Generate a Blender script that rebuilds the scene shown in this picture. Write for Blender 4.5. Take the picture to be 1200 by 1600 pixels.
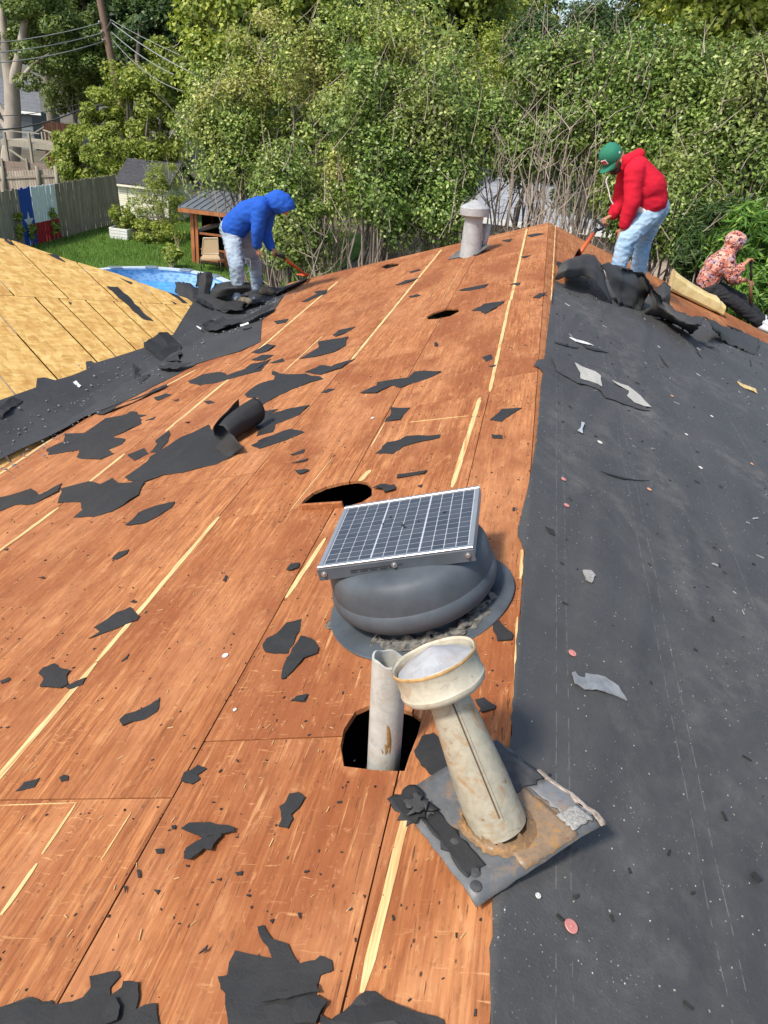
import bpy, bmesh, math, random
import numpy as np
from mathutils import Vector, Matrix, noise
from mathutils.geometry import delaunay_2d_cdt

for o in list(bpy.data.objects): bpy.data.objects.remove(o)
scene = bpy.context.scene
COL = scene.collection
random.seed(7)
rng = np.random.default_rng(11)

# ------------------------------------------------------------------ camera
CAM = Vector((-0.14686, 0.0, 1.3079))
AR = Vector((0.97617887, 0.20152953, 0.08037831))
AU = Vector((-0.16810752, 0.46832632, 0.86741589))
AF = Vector((-0.13716663, 0.86026526, -0.49104888))
FPX = 1152.5
cd = bpy.data.cameras.new('camera'); cam = bpy.data.objects.new('camera', cd); COL.objects.link(cam)
m = Matrix((AR, AU, -AF)).transposed().to_4x4(); m.translation = CAM
cam.matrix_world = m
cd.sensor_fit = 'VERTICAL'; cd.sensor_height = 36.0; cd.lens = FPX / 1600 * 36.0
cd.clip_start = 0.05; cd.clip_end = 900
scene.camera = cam

# ------------------------------------------------------------------ sky, sun, exposure
SUN_DIR = Vector((0.46, 0.60, -0.95)).normalized()       # the way the light travels
w = bpy.data.worlds.new('World'); scene.world = w; w.use_nodes = True
nt = w.node_tree; bg = nt.nodes['Background']
sky = nt.nodes.new('ShaderNodeTexSky'); sky.sky_type = 'NISHITA'; sky.sun_disc = False
sky.sun_elevation = math.asin(-SUN_DIR.z)
sky.sun_rotation = math.atan2(-SUN_DIR.x, -SUN_DIR.y)
sky.air_density = 1.0; sky.dust_density = 2.0
nt.links.new(sky.outputs[0], bg.inputs[0]); bg.inputs[1].default_value = 0.15
sl = bpy.data.lights.new('sun', 'SUN'); sl.energy = 3.1; sl.angle = math.radians(8.0); sl.color = (1.0, 0.95, 0.87)
so = bpy.data.objects.new('sun', sl); COL.objects.link(so)
so.rotation_euler = SUN_DIR.to_track_quat('-Z', 'Y').to_euler(); so.location = (-20, -20, 40)
scene.view_settings.view_transform = 'Standard'; scene.view_settings.look = 'None'
scene.view_settings.gamma = 1; scene.view_settings.use_curve_mapping = False
scene.view_settings.exposure = 0.6
scene.render.resolution_x = 768; scene.render.resolution_y = 1024

# ------------------------------------------------------------------ helpers
S = 0.3444                    # slope of the main roof
GZ = -4.15                    # ground level; the ridge is z = 0
def ray(px, py): return AF + AR * ((px - 600) / FPX) - AU * ((py - 800) / FPX)
def hit(q, p, n):
    d = ray(*q); n = Vector(n); t = (Vector(p) - CAM).dot(n) / d.dot(n); return CAM + d * t
def onL(q, h=0.0): return hit(q, (0, 0, h), (S, 0, -1))
def onR(q, h=0.0): return hit(q, (0, 0, h), (S, 0, 1))
def onG(q, z=GZ): return hit(q, (0, 0, z), (0, 0, 1))
def atY(px, py, Y):
    d = ray(px, py); return CAM + d * ((Y - CAM.y) / d.y)
NL = Vector((-S, 0, 1)).normalized(); NR = Vector((S, 0, 1)).normalized()

def tag(o, label=None, cat=None, group=None, kind=None):
    if label: o['label'] = label
    if cat: o['category'] = cat
    if group: o['group'] = group
    if kind: o['kind'] = kind
    return o
def empty(name, loc, label=None, cat=None, group=None, rz=0.0):
    o = bpy.data.objects.new(name, None); COL.objects.link(o); o.location = loc; o.rotation_euler.z = rz
    o.empty_display_size = .1
    return tag(o, label, cat, group)
def wm(o):
    mm = Matrix.LocRotScale(o.location, o.rotation_euler, o.scale)
    return (wm(o.parent) @ o.matrix_parent_inverse @ mm) if o.parent else mm
def link(name, me, mat=None, parent=None, local=False):
    o = bpy.data.objects.new(name, me); COL.objects.link(o)
    if mat is not None and len(me.materials) == 0: me.materials.append(mat)
    if parent is not None:
        o.parent = parent
        if not local: o.matrix_parent_inverse = wm(parent).inverted()
    return o
def obj(name, verts, faces, mat=None, parent=None, smooth=False, local=False):
    me = bpy.data.meshes.new(name); me.from_pydata([tuple(v) for v in verts], [], faces); me.update()
    if smooth: me.polygons.foreach_set('use_smooth', [True] * len(me.polygons))
    return link(name, me, mat, parent, local)
def bmobj(name, bm, mat=None, parent=None, smooth=False, local=False):
    bmesh.ops.recalc_face_normals(bm, faces=bm.faces)
    me = bpy.data.meshes.new(name); bm.to_mesh(me); bm.free()
    if smooth: me.polygons.foreach_set('use_smooth', [True] * len(me.polygons))
    return link(name, me, mat, parent, local)
def npmesh(name, V, Q, mat, parent=None, smooth=False):
    V = np.asarray(V, np.float32); Q = np.asarray(Q, np.int32)
    me = bpy.data.meshes.new(name); k = Q.shape[1]
    me.vertices.add(len(V)); me.vertices.foreach_set('co', V.ravel())
    me.loops.add(Q.size); me.loops.foreach_set('vertex_index', Q.ravel())
    me.polygons.add(len(Q)); me.polygons.foreach_set('loop_start', np.arange(0, Q.size, k, dtype=np.int32))
    if smooth: me.polygons.foreach_set('use_smooth', np.ones(len(Q), bool))
    me.update(calc_edges=True); return link(name, me, mat, parent)
def add_box(bm, c, size, rot=None, bev=0.0):
    r = bmesh.ops.create_cube(bm, size=1.0); vs = r['verts']
    M = Matrix.Translation(Vector(c)) @ (rot.to_4x4() if rot is not None else Matrix.Identity(4)) @ Matrix.Diagonal((*size, 1))
    bmesh.ops.transform(bm, matrix=M, verts=vs)
    if bev:
        es = list({e for v in vs for e in v.link_edges})
        bmesh.ops.bevel(bm, geom=es, offset=bev, segments=1, affect='EDGES')
def box(name, c, size, mat, parent=None, rot=None, bev=0.004):
    bm = bmesh.new(); add_box(bm, c, size, rot, bev); return bmobj(name, bm, mat, parent)
def beam(name, a, b, w_, h_, mat, parent=None, up=(0, 0, 1), bev=0.004):
    a = Vector(a); b = Vector(b); d = (b - a); L = d.length; y = d.normalized(); x = y.cross(Vector(up))
    if x.length < 1e-4: x = y.cross(Vector((1, 0, 0)))
    x.normalize(); z = x.cross(y)
    return box(name, (a + b) / 2, (w_, L, h_), mat, parent, Matrix((x, y, z)).transposed(), bev)
def frame_of(axis, hint=(0, 1, 0)):
    z = Vector(axis).normalized(); x = Vector(hint).cross(z)
    if x.length < 1e-4: x = Vector((1, 0, 0)).cross(z)
    x.normalize(); return Matrix((x, z.cross(x), z)).transposed()
def lathe(name, prof, c, axis, mat, parent=None, seg=40, hint=(0, 1, 0), smooth=True, wob=None):
    F = frame_of(axis, hint); V = []; Fa = []
    n = len(prof)
    for i in range(seg):
        a = 2 * math.pi * i / seg
        for (r, z) in prof:
            rr, zz = (r, z) if wob is None else wob(r, z, a)
            V.append(Vector(c) + F @ Vector((rr * math.cos(a), rr * math.sin(a), zz)))
    for i in range(seg):
        j = (i + 1) % seg
        for k in range(n - 1): Fa.append((i * n + k, j * n + k, j * n + k + 1, i * n + k + 1))
    o = obj(name, V, Fa, mat, parent, smooth)
    if smooth:
        bm = bmesh.new(); bm.from_mesh(o.data)
        bmesh.ops.remove_doubles(bm, verts=bm.verts, dist=1e-5)
        bmesh.ops.recalc_face_normals(bm, faces=bm.faces)
        for e in bm.edges:
            if len(e.link_faces) == 2 and e.calc_face_angle(0) > 0.6: e.smooth = False
        bm.to_mesh(o.data); bm.free()
    return o
def tube_arrays(lines, sides=6):
    """lines: list of [(point, radius), ...] -> verts, quads of open tapered tubes"""
    V = []; Q = []; base = 0
    for ln in lines:
        pts = [Vector(p) for p, _ in ln]; n = len(pts)
        d = (pts[1] - pts[0]).normalized(); x = d.orthogonal().normalized()
        for i in range(n):
            t = (pts[min(i + 1, n - 1)] - pts[max(i - 1, 0)])
            t = t.normalized() if t.length > 1e-6 else d
            x = (x - t * x.dot(t)).normalized(); y = t.cross(x); r = ln[i][1]
            for k in range(sides):
                a = 2 * math.pi * k / sides
                V.append(tuple(pts[i] + (x * math.cos(a) + y * math.sin(a)) * r))
        for i in range(n - 1):
            for k in range(sides):
                k2 = (k + 1) % sides
                Q.append((base + i * sides + k, base + i * sides + k2, base + (i + 1) * sides + k2, base + (i + 1) * sides + k))
        base += n * sides
    return V, Q
def tubes(name, lines, mat, parent=None, sides=6):
    V, Q = tube_arrays(lines, sides); return npmesh(name, V, Q, mat, parent, True)
def solid_tube(name, pts, r, mat, parent=None, sides=8):
    ln = [(p, r) for p in pts]; V, Q = tube_arrays([ln], sides); n = len(V)
    F = [tuple(q) for q in Q] + [tuple(range(sides))[::-1], tuple(range(n - sides, n))]
    return obj(name, V, F, mat, parent, True)
def poly2d(outline, holes=(), grid=0.0, bbox=None):
    """triangulate an outline with holes in 2D; optional inner grid points"""
    pts = [Vector(p) for p in outline]; loops = [list(range(len(pts)))]
    for h in holes:
        s0 = len(pts); pts += [Vector(p) for p in h]; loops.append(list(range(s0, len(pts))))
    edges = [(l[i], l[(i + 1) % len(l)]) for l in loops for i in range(len(l))]
    if grid:
        xs = [p.x for p in pts]; ys = [p.y for p in pts]
        x = min(xs) + grid / 2
        while x < max(xs):
            y = min(ys) + grid / 2
            while y < max(ys):
                pts.append(Vector((x + random.uniform(-.2, .2) * grid, y + random.uniform(-.2, .2) * grid))); y += grid
            x += grid
    V, E_, F, *_ = delaunay_2d_cdt(pts, edges, [], 0, 1e-6)
    def inside(p, poly):
        c = False; n = len(poly)
        for i in range(n):
            a = poly[i]; b = poly[i - 1]
            if (a[1] > p[1]) != (b[1] > p[1]) and p[0] < (b[0] - a[0]) * (p[1] - a[1]) / (b[1] - a[1]) + a[0]: c = not c
        return c
    out = []
    for f in F:
        cx = sum(V[i][0] for i in f) / len(f); cy = sum(V[i][1] for i in f) / len(f)
        if inside((cx, cy), outline) and not any(inside((cx, cy), h) for h in holes): out.append(tuple(f))
    return V, out
def slab(name, outline, holes, surf, thick, mat, parent=None, grid=0.0, bulge=None):
    """a sheet: 2D outline (+holes) mapped by surf(x, y) -> (point, normal), given a thickness downwards"""
    V2, F = poly2d(outline, holes, grid)
    used = sorted({i for f in F for i in f}); ix = {v: k for k, v in enumerate(used)}
    top = []; bot = []
    for i in used:
        p, n = surf(V2[i][0], V2[i][1]); b = bulge(V2[i][0], V2[i][1]) if bulge else 0
        top.append(p + n * b); bot.append(p + n * (b - thick))
    k = len(top); fs = []; cnt = {}
    for f in F:
        g = [ix[i] for i in f]
        a, b, c = [Vector((V2[used[q]][0], V2[used[q]][1])) for q in g[:3]]
        if (b - a).cross(c - a) < 0: g = g[::-1]
        fs.append(tuple(g)); fs.append(tuple(q + k for q in g[::-1]))
        for q in range(len(g)):
            e = (g[q], g[(q + 1) % len(g)]); cnt[e] = cnt.get(e, 0) + 1
    for (a, b) in list(cnt):
        if (b, a) not in cnt: fs.append((b, a, a + k, b + k))
    return obj(name, top + bot, fs, mat, parent)
def surfL(h=0.0): return lambda x, y: (Vector((x, y, S * x + h)), NL)
def surfR(h=0.0): return lambda x, y: (Vector((x, y, -S * x + h)), NR)
def surfLR(h=0.0): return lambda x, y: (Vector((x, y, -S * abs(x) + h)), NL if x < 0 else NR)

# ------------------------------------------------------------------ materials
class Mt:
    def __init__(s, name, base=(.5, .5, .5), rough=.7, metal=0.0, spec=None, bumpdist=.01):
        s.m = bpy.data.materials.new(name); s.m.use_nodes = True; s.nt = s.m.node_tree
        s.b = s.nt.nodes['Principled BSDF']; s.b.inputs['Base Color'].default_value = (*base, 1)
        s.b.inputs['Roughness'].default_value = rough; s.b.inputs['Metallic'].default_value = metal
        if spec is not None: s.b.inputs['Specular IOR Level'].default_value = spec
        s.tc = s.nt.nodes.new('ShaderNodeTexCoord'); s.co = s.tc.outputs['Object']
    def set(s, sock, v):
        if isinstance(v, bpy.types.NodeSocket): s.nt.links.new(v, sock)
        elif isinstance(v, tuple) and len(v) == 3 and sock.type == 'RGBA': sock.default_value = (*v, 1)
        else: sock.default_value = v
    def map(s, scale=(1, 1, 1), rot=(0, 0, 0), loc=(0, 0, 0), co=None):
        n = s.nt.nodes.new('ShaderNodeMapping'); s.nt.links.new(co or s.co, n.inputs[0])
        n.inputs['Scale'].default_value = scale; n.inputs['Rotation'].default_value = rot; s.set(n.inputs['Location'], loc); return n.outputs[0]
    def noise(s, scale, detail=4, rough=.55, dist=0.0, co=None):
        n = s.nt.nodes.new('ShaderNodeTexNoise'); s.nt.links.new(co or s.co, n.inputs['Vector'])
        n.inputs['Scale'].default_value = scale; n.inputs['Detail'].default_value = detail
        n.inputs['Roughness'].default_value = rough; n.inputs['Distortion'].default_value = dist; return n.outputs[0]
    def vor(s, scale, co=None, feat='F1', out='Distance', rand=1.0):
        n = s.nt.nodes.new('ShaderNodeTexVoronoi'); s.nt.links.new(co or s.co, n.inputs['Vector']); n.feature = feat
        n.inputs['Scale'].default_value = scale; n.inputs['Randomness'].default_value = rand; return n.outputs[out]
    def ramp(s, f, stops, mode='LINEAR'):
        n = s.nt.nodes.new('ShaderNodeValToRGB'); cr = n.color_ramp; cr.interpolation = mode
        while len(cr.elements) < len(stops): cr.elements.new(.5)
        for e, (p, c) in zip(cr.elements, stops):
            e.position = p; e.color = (c, c, c, 1) if isinstance(c, (int, float)) else (*c, 1)
        s.set(n.inputs[0], f); return n.outputs[0]
    def mix(s, f, a, b, mode='MIX'):
        n = s.nt.nodes.new('ShaderNodeMix'); n.data_type = 'RGBA'; n.blend_type = mode
        s.set(n.inputs[0], f); s.set(n.inputs[6], a); s.set(n.inputs[7], b); return n.outputs[2]
    def math(s, op, a, b=0.0):
        n = s.nt.nodes.new('ShaderNodeMath'); n.operation = op; s.set(n.inputs[0], a); s.set(n.inputs[1], b); return n.outputs[0]
    def xyz(s, co=None):
        n = s.nt.nodes.new('ShaderNodeSeparateXYZ'); s.nt.links.new(co or s.co, n.inputs[0]); return n.outputs
    def rnd(s):
        return s.nt.nodes.new('ShaderNodeObjectInfo').outputs['Random']
    def island(s):
        return s.nt.nodes.new('ShaderNodeNewGeometry').outputs['Random Per Island']
    def col(s, c): s.set(s.b.inputs['Base Color'], c); return s
    def rgh(s, v): s.set(s.b.inputs['Roughness'], v); return s
    def bump(s, h, dist=.004, strength=1.0):
        n = s.nt.nodes.new('ShaderNodeBump'); n.inputs['Distance'].default_value = dist; n.inputs['Strength'].default_value = strength
        s.set(n.inputs['Height'], h); s.nt.links.new(n.outputs[0], s.b.inputs['Normal']); return s

def mk_ply():
    k = Mt('weathered_plywood', rough=.78, spec=.25); r = k.rnd()
    off = k.nt.nodes.new('ShaderNodeCombineXYZ'); k.set(off.inputs[0], k.math('MULTIPLY', r, 37.0)); k.set(off.inputs[1], k.math('MULTIPLY', r, 19.0))
    co = k.map((1, 1, 1), loc=off.outputs[0])
    fine = k.noise(1.0, 6, .65, .5, k.map((95, 4.2, 50), co=co))       # grain runs along the ridge
    mid = k.noise(1.0, 5, .6, 1.2, k.map((26, 1.6, 20), co=co))
    big = k.noise(1.0, 3, .5, .6, k.map((3.2, 1.1, 3), co=co))
    c = k.ramp(mid, [(.30, (.130, .040, .014)), (.43, (.27, .094, .032)), (.55, (.405, .168, .062)), (.70, (.56, .295, .122))])
    c = k.mix(.55, c, k.ramp(fine, [(.34, (.13, .042, .015)), (.5, (.36, .135, .046)), (.64, (.57, .28, .115))]))
    c = k.mix(k.ramp(big, [(.42, 0.0), (.66, .5)]), c, (.47, .225, .105))
    c = k.mix(k.ramp(k.noise(1.0, 5, .6, .2, k.map((2.0, .9, 2), loc=(5, 3, 1), co=co)), [(.46, 0.0), (.62, .8)]), c, (.235, .074, .025))
    mo = k.noise(9, 5, .65, .3, k.map((1.6, .8, 1), loc=(1, 6, 3), co=co)); c = k.mix(k.ramp(mo, [(.50, 0.0), (.68, .5)]), c, (.21, .072, .026))
    m3 = k.noise(38, 4, .7, .2, k.map((1.5, .5, 1), loc=(2, 6, 9), co=co)); c = k.mix(k.ramp(m3, [(.58, 0.0), (.70, .55)]), c, (.14, .052, .022)); c = k.mix(k.ramp(m3, [(.28, .5), (.40, 0.0)]), c, (.58, .33, .16)); c = k.mix(k.ramp(mo, [(.28, .45), (.42, 0.0)]), c, (.56, .30, .14))
    kv = k.vor(1.0, k.map((3.1, 1.7, 3), loc=(.3, .7, 0), co=co)); c = k.mix(k.ramp(kv, [(.0, .75), (.035, .35), (.045, .8), (.055, .15), (.075, .45), (.09, 0.0)]), c, (.16, .06, .028))
    # dry checks: thin dark dashes along the grain
    ck = k.noise(1.0, 3, .5, .2, k.map((210, 11, 90), loc=(3, 7, 1), co=co))
    c = k.mix(k.ramp(ck, [(.655, 0.0), (.70, .85)]), c, (.075, .035, .018))
    # pale torn fibres and scrapes
    pf = k.noise(1.0, 4, .6, .3, k.map((75, 4.0, 50), loc=(9, 1, 2), co=co)); pz = k.noise(2.1, 3, .6, 0, co)
    c = k.mix(k.math('MULTIPLY', k.ramp(pf, [(.61, 0.0), (.70, .55)]), k.ramp(pz, [(.42, 0.0), (.6, 1.0)])), c, (.70, .44, .20))
    sc = k.noise(1.0, 4, .6, 1.5, k.map((7, 62, 30), rot=(0, 0, .22), loc=(2, 2, 2), co=co)); sz = k.noise(1.7, 3, .6, 0, k.map((1, 1, 1), loc=(4, 8, 1), co=co))
    c = k.mix(k.math('MULTIPLY', k.ramp(sc, [(.62, 0.0), (.69, .5)]), k.ramp(sz, [(.48, 0.0), (.62, 1.0)])), c, (.66, .38, .17))
    # nail and staple holes, tar specks
    v1 = k.vor(19, k.map((1, .6, 1), co=co)); c = k.mix(k.ramp(v1, [(.035, .9), (.075, 0.0)]), c, (.03, .017, .012))
    v2 = k.vor(46, k.map((1, .5, 1), loc=(7, 1, 0), co=co)); z2 = k.noise(2.6, 3, .6, 0, co)
    c = k.mix(k.math('MULTIPLY', k.ramp(v2, [(.06, .9), (.13, 0.0)]), k.ramp(z2, [(.45, 0.0), (.6, 1.0)])), c, (.05, .027, .018))
    c = k.mix(k.ramp(r, [(0, .22), (.35, 0.0), (.65, 0.0), (1, .28)]), c, k.ramp(r, [(.45, (.26, .09, .033)), (.55, (.50, .25, .115))]))
    c = k.mix(1.0, c, (.97, .90, .85), 'MULTIPLY'); k.col(c); k.bump(k.mix(.5, fine, ck), .003, .7); return k.m
def mk_bare():
    k = Mt('clean_pine_strip', rough=.75, spec=.25)
    f = k.noise(1, 5, .6, .4, k.map((170, 6, 60))); m_ = k.noise(1, 4, .6, .5, k.map((30, 3.2, 10)))
    c = k.ramp(f, [(.3, (.47, .30, .12)), (.5, (.60, .43, .19)), (.7, (.70, .54, .28))])
    c = k.mix(k.ramp(m_, [(.56, 0.0), (.68, .75)]), c, (.40, .17, .06)); k.col(c)
    k.bump(f, .002, .5); return k.m
def mk_felt(name='roofing_felt', lines=False, tint=(1, 1, 1)):
    k = Mt(name, rough=.62, spec=.34 if lines else .22)
    n1 = k.noise(1.3, 5, .6, .4); n2 = k.noise(22, 5, .65)
    base = k.ramp(n1, [(.3, (.050 * tint[0], .049 * tint[1], .048 * tint[2])), (.7, (.076 * tint[0], .075 * tint[1], .073 * tint[2]))])
    c = k.mix(k.ramp(n2, [(.45, 0.0), (.75, .4)]), base, tuple(x * t_ for x, t_ in zip((.088, .088, .087), tint)))
    if lines:
        # walked-on dust, pale granule specks and the printed chalk lines of the roll
        d = k.noise(1.0, 6, .65, .8, k.map((1.1, .7, 1), loc=(3, 0, 0))); dz = k.noise(9, 5, .7)
        c = k.mix(k.math('MULTIPLY', k.ramp(d, [(.50, 0.0), (.70, .55)]), k.ramp(dz, [(.42, 0.0), (.66, 1.0)])), c, (.19, .175, .155))
        v = k.vor(95, k.map((1, .8, 1))); vz = k.noise(1.9, 4, .7, 0, k.map((1, 1, 1), loc=(1, 2, 0)))
        c = k.mix(k.math('MULTIPLY', k.ramp(v, [(.07, .9), (.13, 0.0)]), k.ramp(vz, [(.50, 0.0), (.68, 1.0)])), c, (.62, .60, .56))
        v = k.vor(34, k.map((1, .7, 1), loc=(2, 4, 1))); c = k.mix(k.ramp(v, [(.035, .9), (.065, 0.0)]), c, (.6, .59, .56))
        xs = k.xyz(); dash = k.ramp(k.noise(1, 2, .5, 0, k.map((2, 34, 2))), [(.44, 0.0), (.56, 1.0)])
        for x0, wd, st in ((.110, .0009, .17), (.142, .0009, .15), (.455, .0012, .15), (.50, .0012, .16), (.93, .0014, .12), (1.40, .002, .2), (1.46, .0015, .12), (2.1, .002, .12)):
            a = k.math('ABSOLUTE', k.math('SUBTRACT', xs[0], x0))
            f = k.math('MULTIPLY', k.math('LESS_THAN', a, wd), k.math('MULTIPLY', dash, st)); c = k.mix(f, c, (.55, .54, .52))
    k.col(c); k.rgh(k.ramp(n2, [(.3, .5), (.7, .75)])); cr_ = k.noise(1, 4, .6, 1.5, k.map((9, 3.2, 5))); bh = k.mix(.35, cr_, k.noise(160, 3, .6)); k.bump(bh, .010 if lines else .007, .5); return k.m
def mk_osb():
    k = Mt('osb_board', rough=.7, spec=.3); r = k.rnd()
    off = k.nt.nodes.new('ShaderNodeCombineXYZ'); k.set(off.inputs[0], k.math('MULTIPLY', r, 23.0)); co = k.map((1, 1, 1), rot=(0, 0, .6), loc=off.outputs[0])
    wob = k.noise(5, 3, .6, 0, co)
    v = k.vor(1.0, k.map((30, 9, 16), co=co), 'F1', 'Color'); v2 = k.vor(1.0, k.map((10, 26, 16), loc=(3, 1, 0), co=co), 'F1', 'Color')
    s1 = k.nt.nodes.new('ShaderNodeSeparateColor'); k.set(s1.inputs[0], v); s2 = k.nt.nodes.new('ShaderNodeSeparateColor'); k.set(s2.inputs[0], v2)
    c = k.ramp(s1.outputs[0], [(0, (.45, .255, .058)), (.5, (.58, .36, .092)), (1, (.70, .48, .15))])
    c = k.mix(.45, c, k.ramp(s2.outputs[1], [(0, (.40, .20, .055)), (.5, (.60, .36, .12)), (1, (.74, .52, .22))]))
    c = k.mix(k.ramp(wob, [(.52, 0.0), (.7, .5)]), c, (.46, .22, .06))
    c = k.mix(k.ramp(k.vor(24, co), [(.03, .8), (.06, 0.0)]), c, (.10, .055, .02))
    k.col(c); k.bump(s1.outputs[0], .0015, .5); return k.m
def simple(name, c, rough=.7, metal=0.0, var=.25, scale=12.0, bump=0.0, spec=None, aniso=(1, 1, 1)):
    k = Mt(name, c, rough, metal, spec); n = k.noise(scale, 5, .6, .2, k.map(aniso))
    lo = tuple(max(0, x * (1 - var)) for x in c); hi = tuple(min(1, x * (1 + var)) for x in c)
    k.col(k.ramp(n, [(.3, lo), (.7, hi)]))
    if bump: k.bump(n, bump, .6)
    return k.m
def mk_fencewood(name='weathered_fence_wood', a=(.27, .225, .17), b=(.54, .465, .375)):
    k = Mt(name, rough=.85, spec=.2); n = k.noise(1, 5, .6, .3, k.map((30, 30, 1.6))); r = k.rnd(); n2 = k.noise(1.4, 3)
    c = k.ramp(n, [(.3, a), (.7, b)]); c = k.mix(k.ramp(r, [(0, 0.0), (1, .5)]), c, tuple(x * .55 for x in a)); k.col(k.mix(k.ramp(n2, [(.55, 0.0), (.75, .3)]), c, (.10, .11, .06))); k.bump(n, .004, .5); return k.m
def mk_leaf(name, stops, rough=.5, trans=.3, patch=None):
    k = Mt(name, rough=rough, spec=.35); c = k.ramp(k.island(), stops)
    if patch: c = k.mix(k.ramp(k.noise(patch[0], 3, .6), [(.47, 0.0), (.62, patch[2])]), c, patch[1])
    k.col(c); out = k.nt.nodes['Material Output']; tr = k.nt.nodes.new('ShaderNodeBsdfTranslucent'); k.set(tr.inputs[0], k.mix(1.0, c, (1.0, 1.0, .45), 'MULTIPLY'))
    mx = k.nt.nodes.new('ShaderNodeMixShader'); mx.inputs[0].default_value = trans
    k.nt.links.new(k.b.outputs[0], mx.inputs[1]); k.nt.links.new(tr.outputs[0], mx.inputs[2]); k.nt.links.new(mx.outputs[0], out.inputs[0]); return k.m
def mk_galv(name, base, rust=.5, q=1.0):
    k = Mt(name, rough=.5, spec=.5)
    n = k.noise(14 * q, 6, .65, .4); n2 = k.noise(6 * q, 5, .65, .8, k.map((1, 1, 1), loc=(3, 1, 5))); n3 = k.noise(60 * q, 4, .6)
    c = k.ramp(n, [(.3, tuple(x * .78 for x in base)), (.55, base), (.75, tuple(min(1, x * 1.12) for x in base))])
    c = k.mix(k.ramp(n2, [(.52, 0.0), (.64, .8 * rust)]), c, (.31, .165, .055))
    c = k.mix(k.ramp(k.noise(11 * q, 6, .7, .5, k.map((1, 1, 1), loc=(8, 2, 2))), [(.60, 0.0), (.70, rust)]), c, (.20, .085, .03))
    c = k.mix(k.ramp(n3, [(.6, 0.0), (.75, .25)]), c, (.25, .23, .2)); k.col(c); k.rgh(k.ramp(n2, [(.45, .38), (.65, .85)])); k.bump(n3, .001, .4); return k.m

PLY = mk_ply(); BARE = mk_bare(); FELT = mk_felt('torn_felt', False, (.46, .465, .47)); FELTR = mk_felt('roofing_felt_sheet', True, (.92, .92, .91)); OSB = mk_osb()
FELTP = mk_felt('peeled_felt', False, (.80, .80, .79)); FELTV = mk_felt('valley_felt', False, (.80, .81, .83))
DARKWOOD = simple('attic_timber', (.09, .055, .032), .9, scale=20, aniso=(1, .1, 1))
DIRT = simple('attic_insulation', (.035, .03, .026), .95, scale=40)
FENCE = mk_fencewood()
CEDAR = simple('stained_cedar', (.36, .125, .042), .7, var=.35, scale=9, aniso=(1, 1, .2))
GRIT = simple('pale_shingle_granules', (.27, .26, .235), .9, var=.45, scale=160, bump=.002)
GRITP = simple('bright_shingle_granules', (.40, .385, .34), .9, var=.3, scale=220, bump=.002)
SHDARK = simple('shingle_underside', (.05, .05, .05), .85, var=.3, scale=60)
WHITE = simple('white_paint', (.72, .71, .67), .6, var=.08, scale=5)
# ------------------------------------------------------------------ ground
G0 = obj('ground', [(-160, -60, GZ - .02), (160, -60, GZ - .02), (160, 260, GZ - .02), (-160, 260, GZ - .02)], [(0, 1, 2, 3)],
         simple('bare_earth', (.10, .085, .055), .95, var=.4, scale=.8)); tag(G0, kind='structure')
def mk_grass():
    k = Mt('lawn_green', rough=.9, spec=.15); n = k.noise(.55, 5, .6, .3); n2 = k.noise(14, 4, .6)
    c = k.ramp(n, [(.35, (.055, .115, .016)), (.6, (.10, .19, .03)), (.75, (.15, .22, .045))]); k.col(k.mix(k.ramp(n2, [(.4, 0.0), (.7, .5)]), c, (.045, .095, .013))); k.bump(n2, .03, .6); return k.m
LAWNM = mk_grass()
LW = []
for i in range(25):
    for j in range(25):
        x = -21 + i * .6; y = 12 + j * .9; LW.append((x, y, GZ + .02 + .05 * noise.noise((x * .5, y * .5, 0))))
obj_l = obj('lawn', LW, [(i * 25 + j, (i + 1) * 25 + j, (i + 1) * 25 + j + 1, i * 25 + j + 1) for i in range(24) for j in range(24)], LAWNM, smooth=True)
tag(obj_l, kind='structure')

# ------------------------------------------------------------------ the house with its roof
house = empty('house', (0, 4, GZ), 'low house with a stripped gable roof of bare orange plywood and grey felt', 'house')
XV, SO = -3.6, 0.30                             # valley line; slope of the wing's osb plane
ZV = S * XV
def zO(x): return ZV - SO * (x - XV)
def onO(q, h=0.0): return hit(q, (XV, 0, ZV + h), (SO, 0, 1))
def onV(q, h=0.0):
    a, b = onL(q, h), onO(q, h); return a if (a - CAM).length < (b - CAM).length else b
NO = Vector((SO, 0, 1)).normalized()
def surfO(h=0.0): return lambda x, y: (Vector((x, y, zO(x) + h)), NO)
def surfV(h=0.0): return lambda x, y: (Vector((x, y, max(S * x, zO(x)) + h)), Vector((0, 0, 1)))
def xy(p): return (p.x, p.y)
YG = 10.76
def ell(c, rx, ry, n=18, jit=.05):
    c = onL(c); return [(c.x + rx * math.cos(2 * math.pi * i / n) * (1 + random.uniform(-jit, jit)), c.y + ry * math.sin(2 * math.pi * i / n) * (1 + random.uniform(-jit, jit))) for i in range(n)]
def pxl(lst, f): return [xy(f(q)) for q in lst]
def cr(o, s, pts): return [(o[0] + x * s, o[1] + y * s) for x, y in pts]
big_hole = pxl([(467, 792), (476, 780), (490, 769), (510, 760), (535, 754), (558, 751), (573, 754), (581, 762), (581, 775), (565, 785), (537, 793), (500, 796)], onL)
hole2 = pxl([(666, 495), (678, 488), (697, 482), (716, 482), (717, 487), (703, 494), (685, 498), (669, 499)], onL)
hole3 = pxl([(595, 417), (606, 412), (624, 411), (622, 415), (604, 420)], onL)
pipe_hole = pxl([(537, 1197), (532, 1165), (537, 1140), (555, 1112), (575, 1103), (600, 1099), (642, 1113), (659, 1124), (652, 1150), (640, 1180), (632, 1205), (585, 1203)], onL)
far_hole = ell((737, 396), .13, .15)
HOLES = [big_hole, hole2, hole3, pipe_hole, far_hole]
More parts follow.
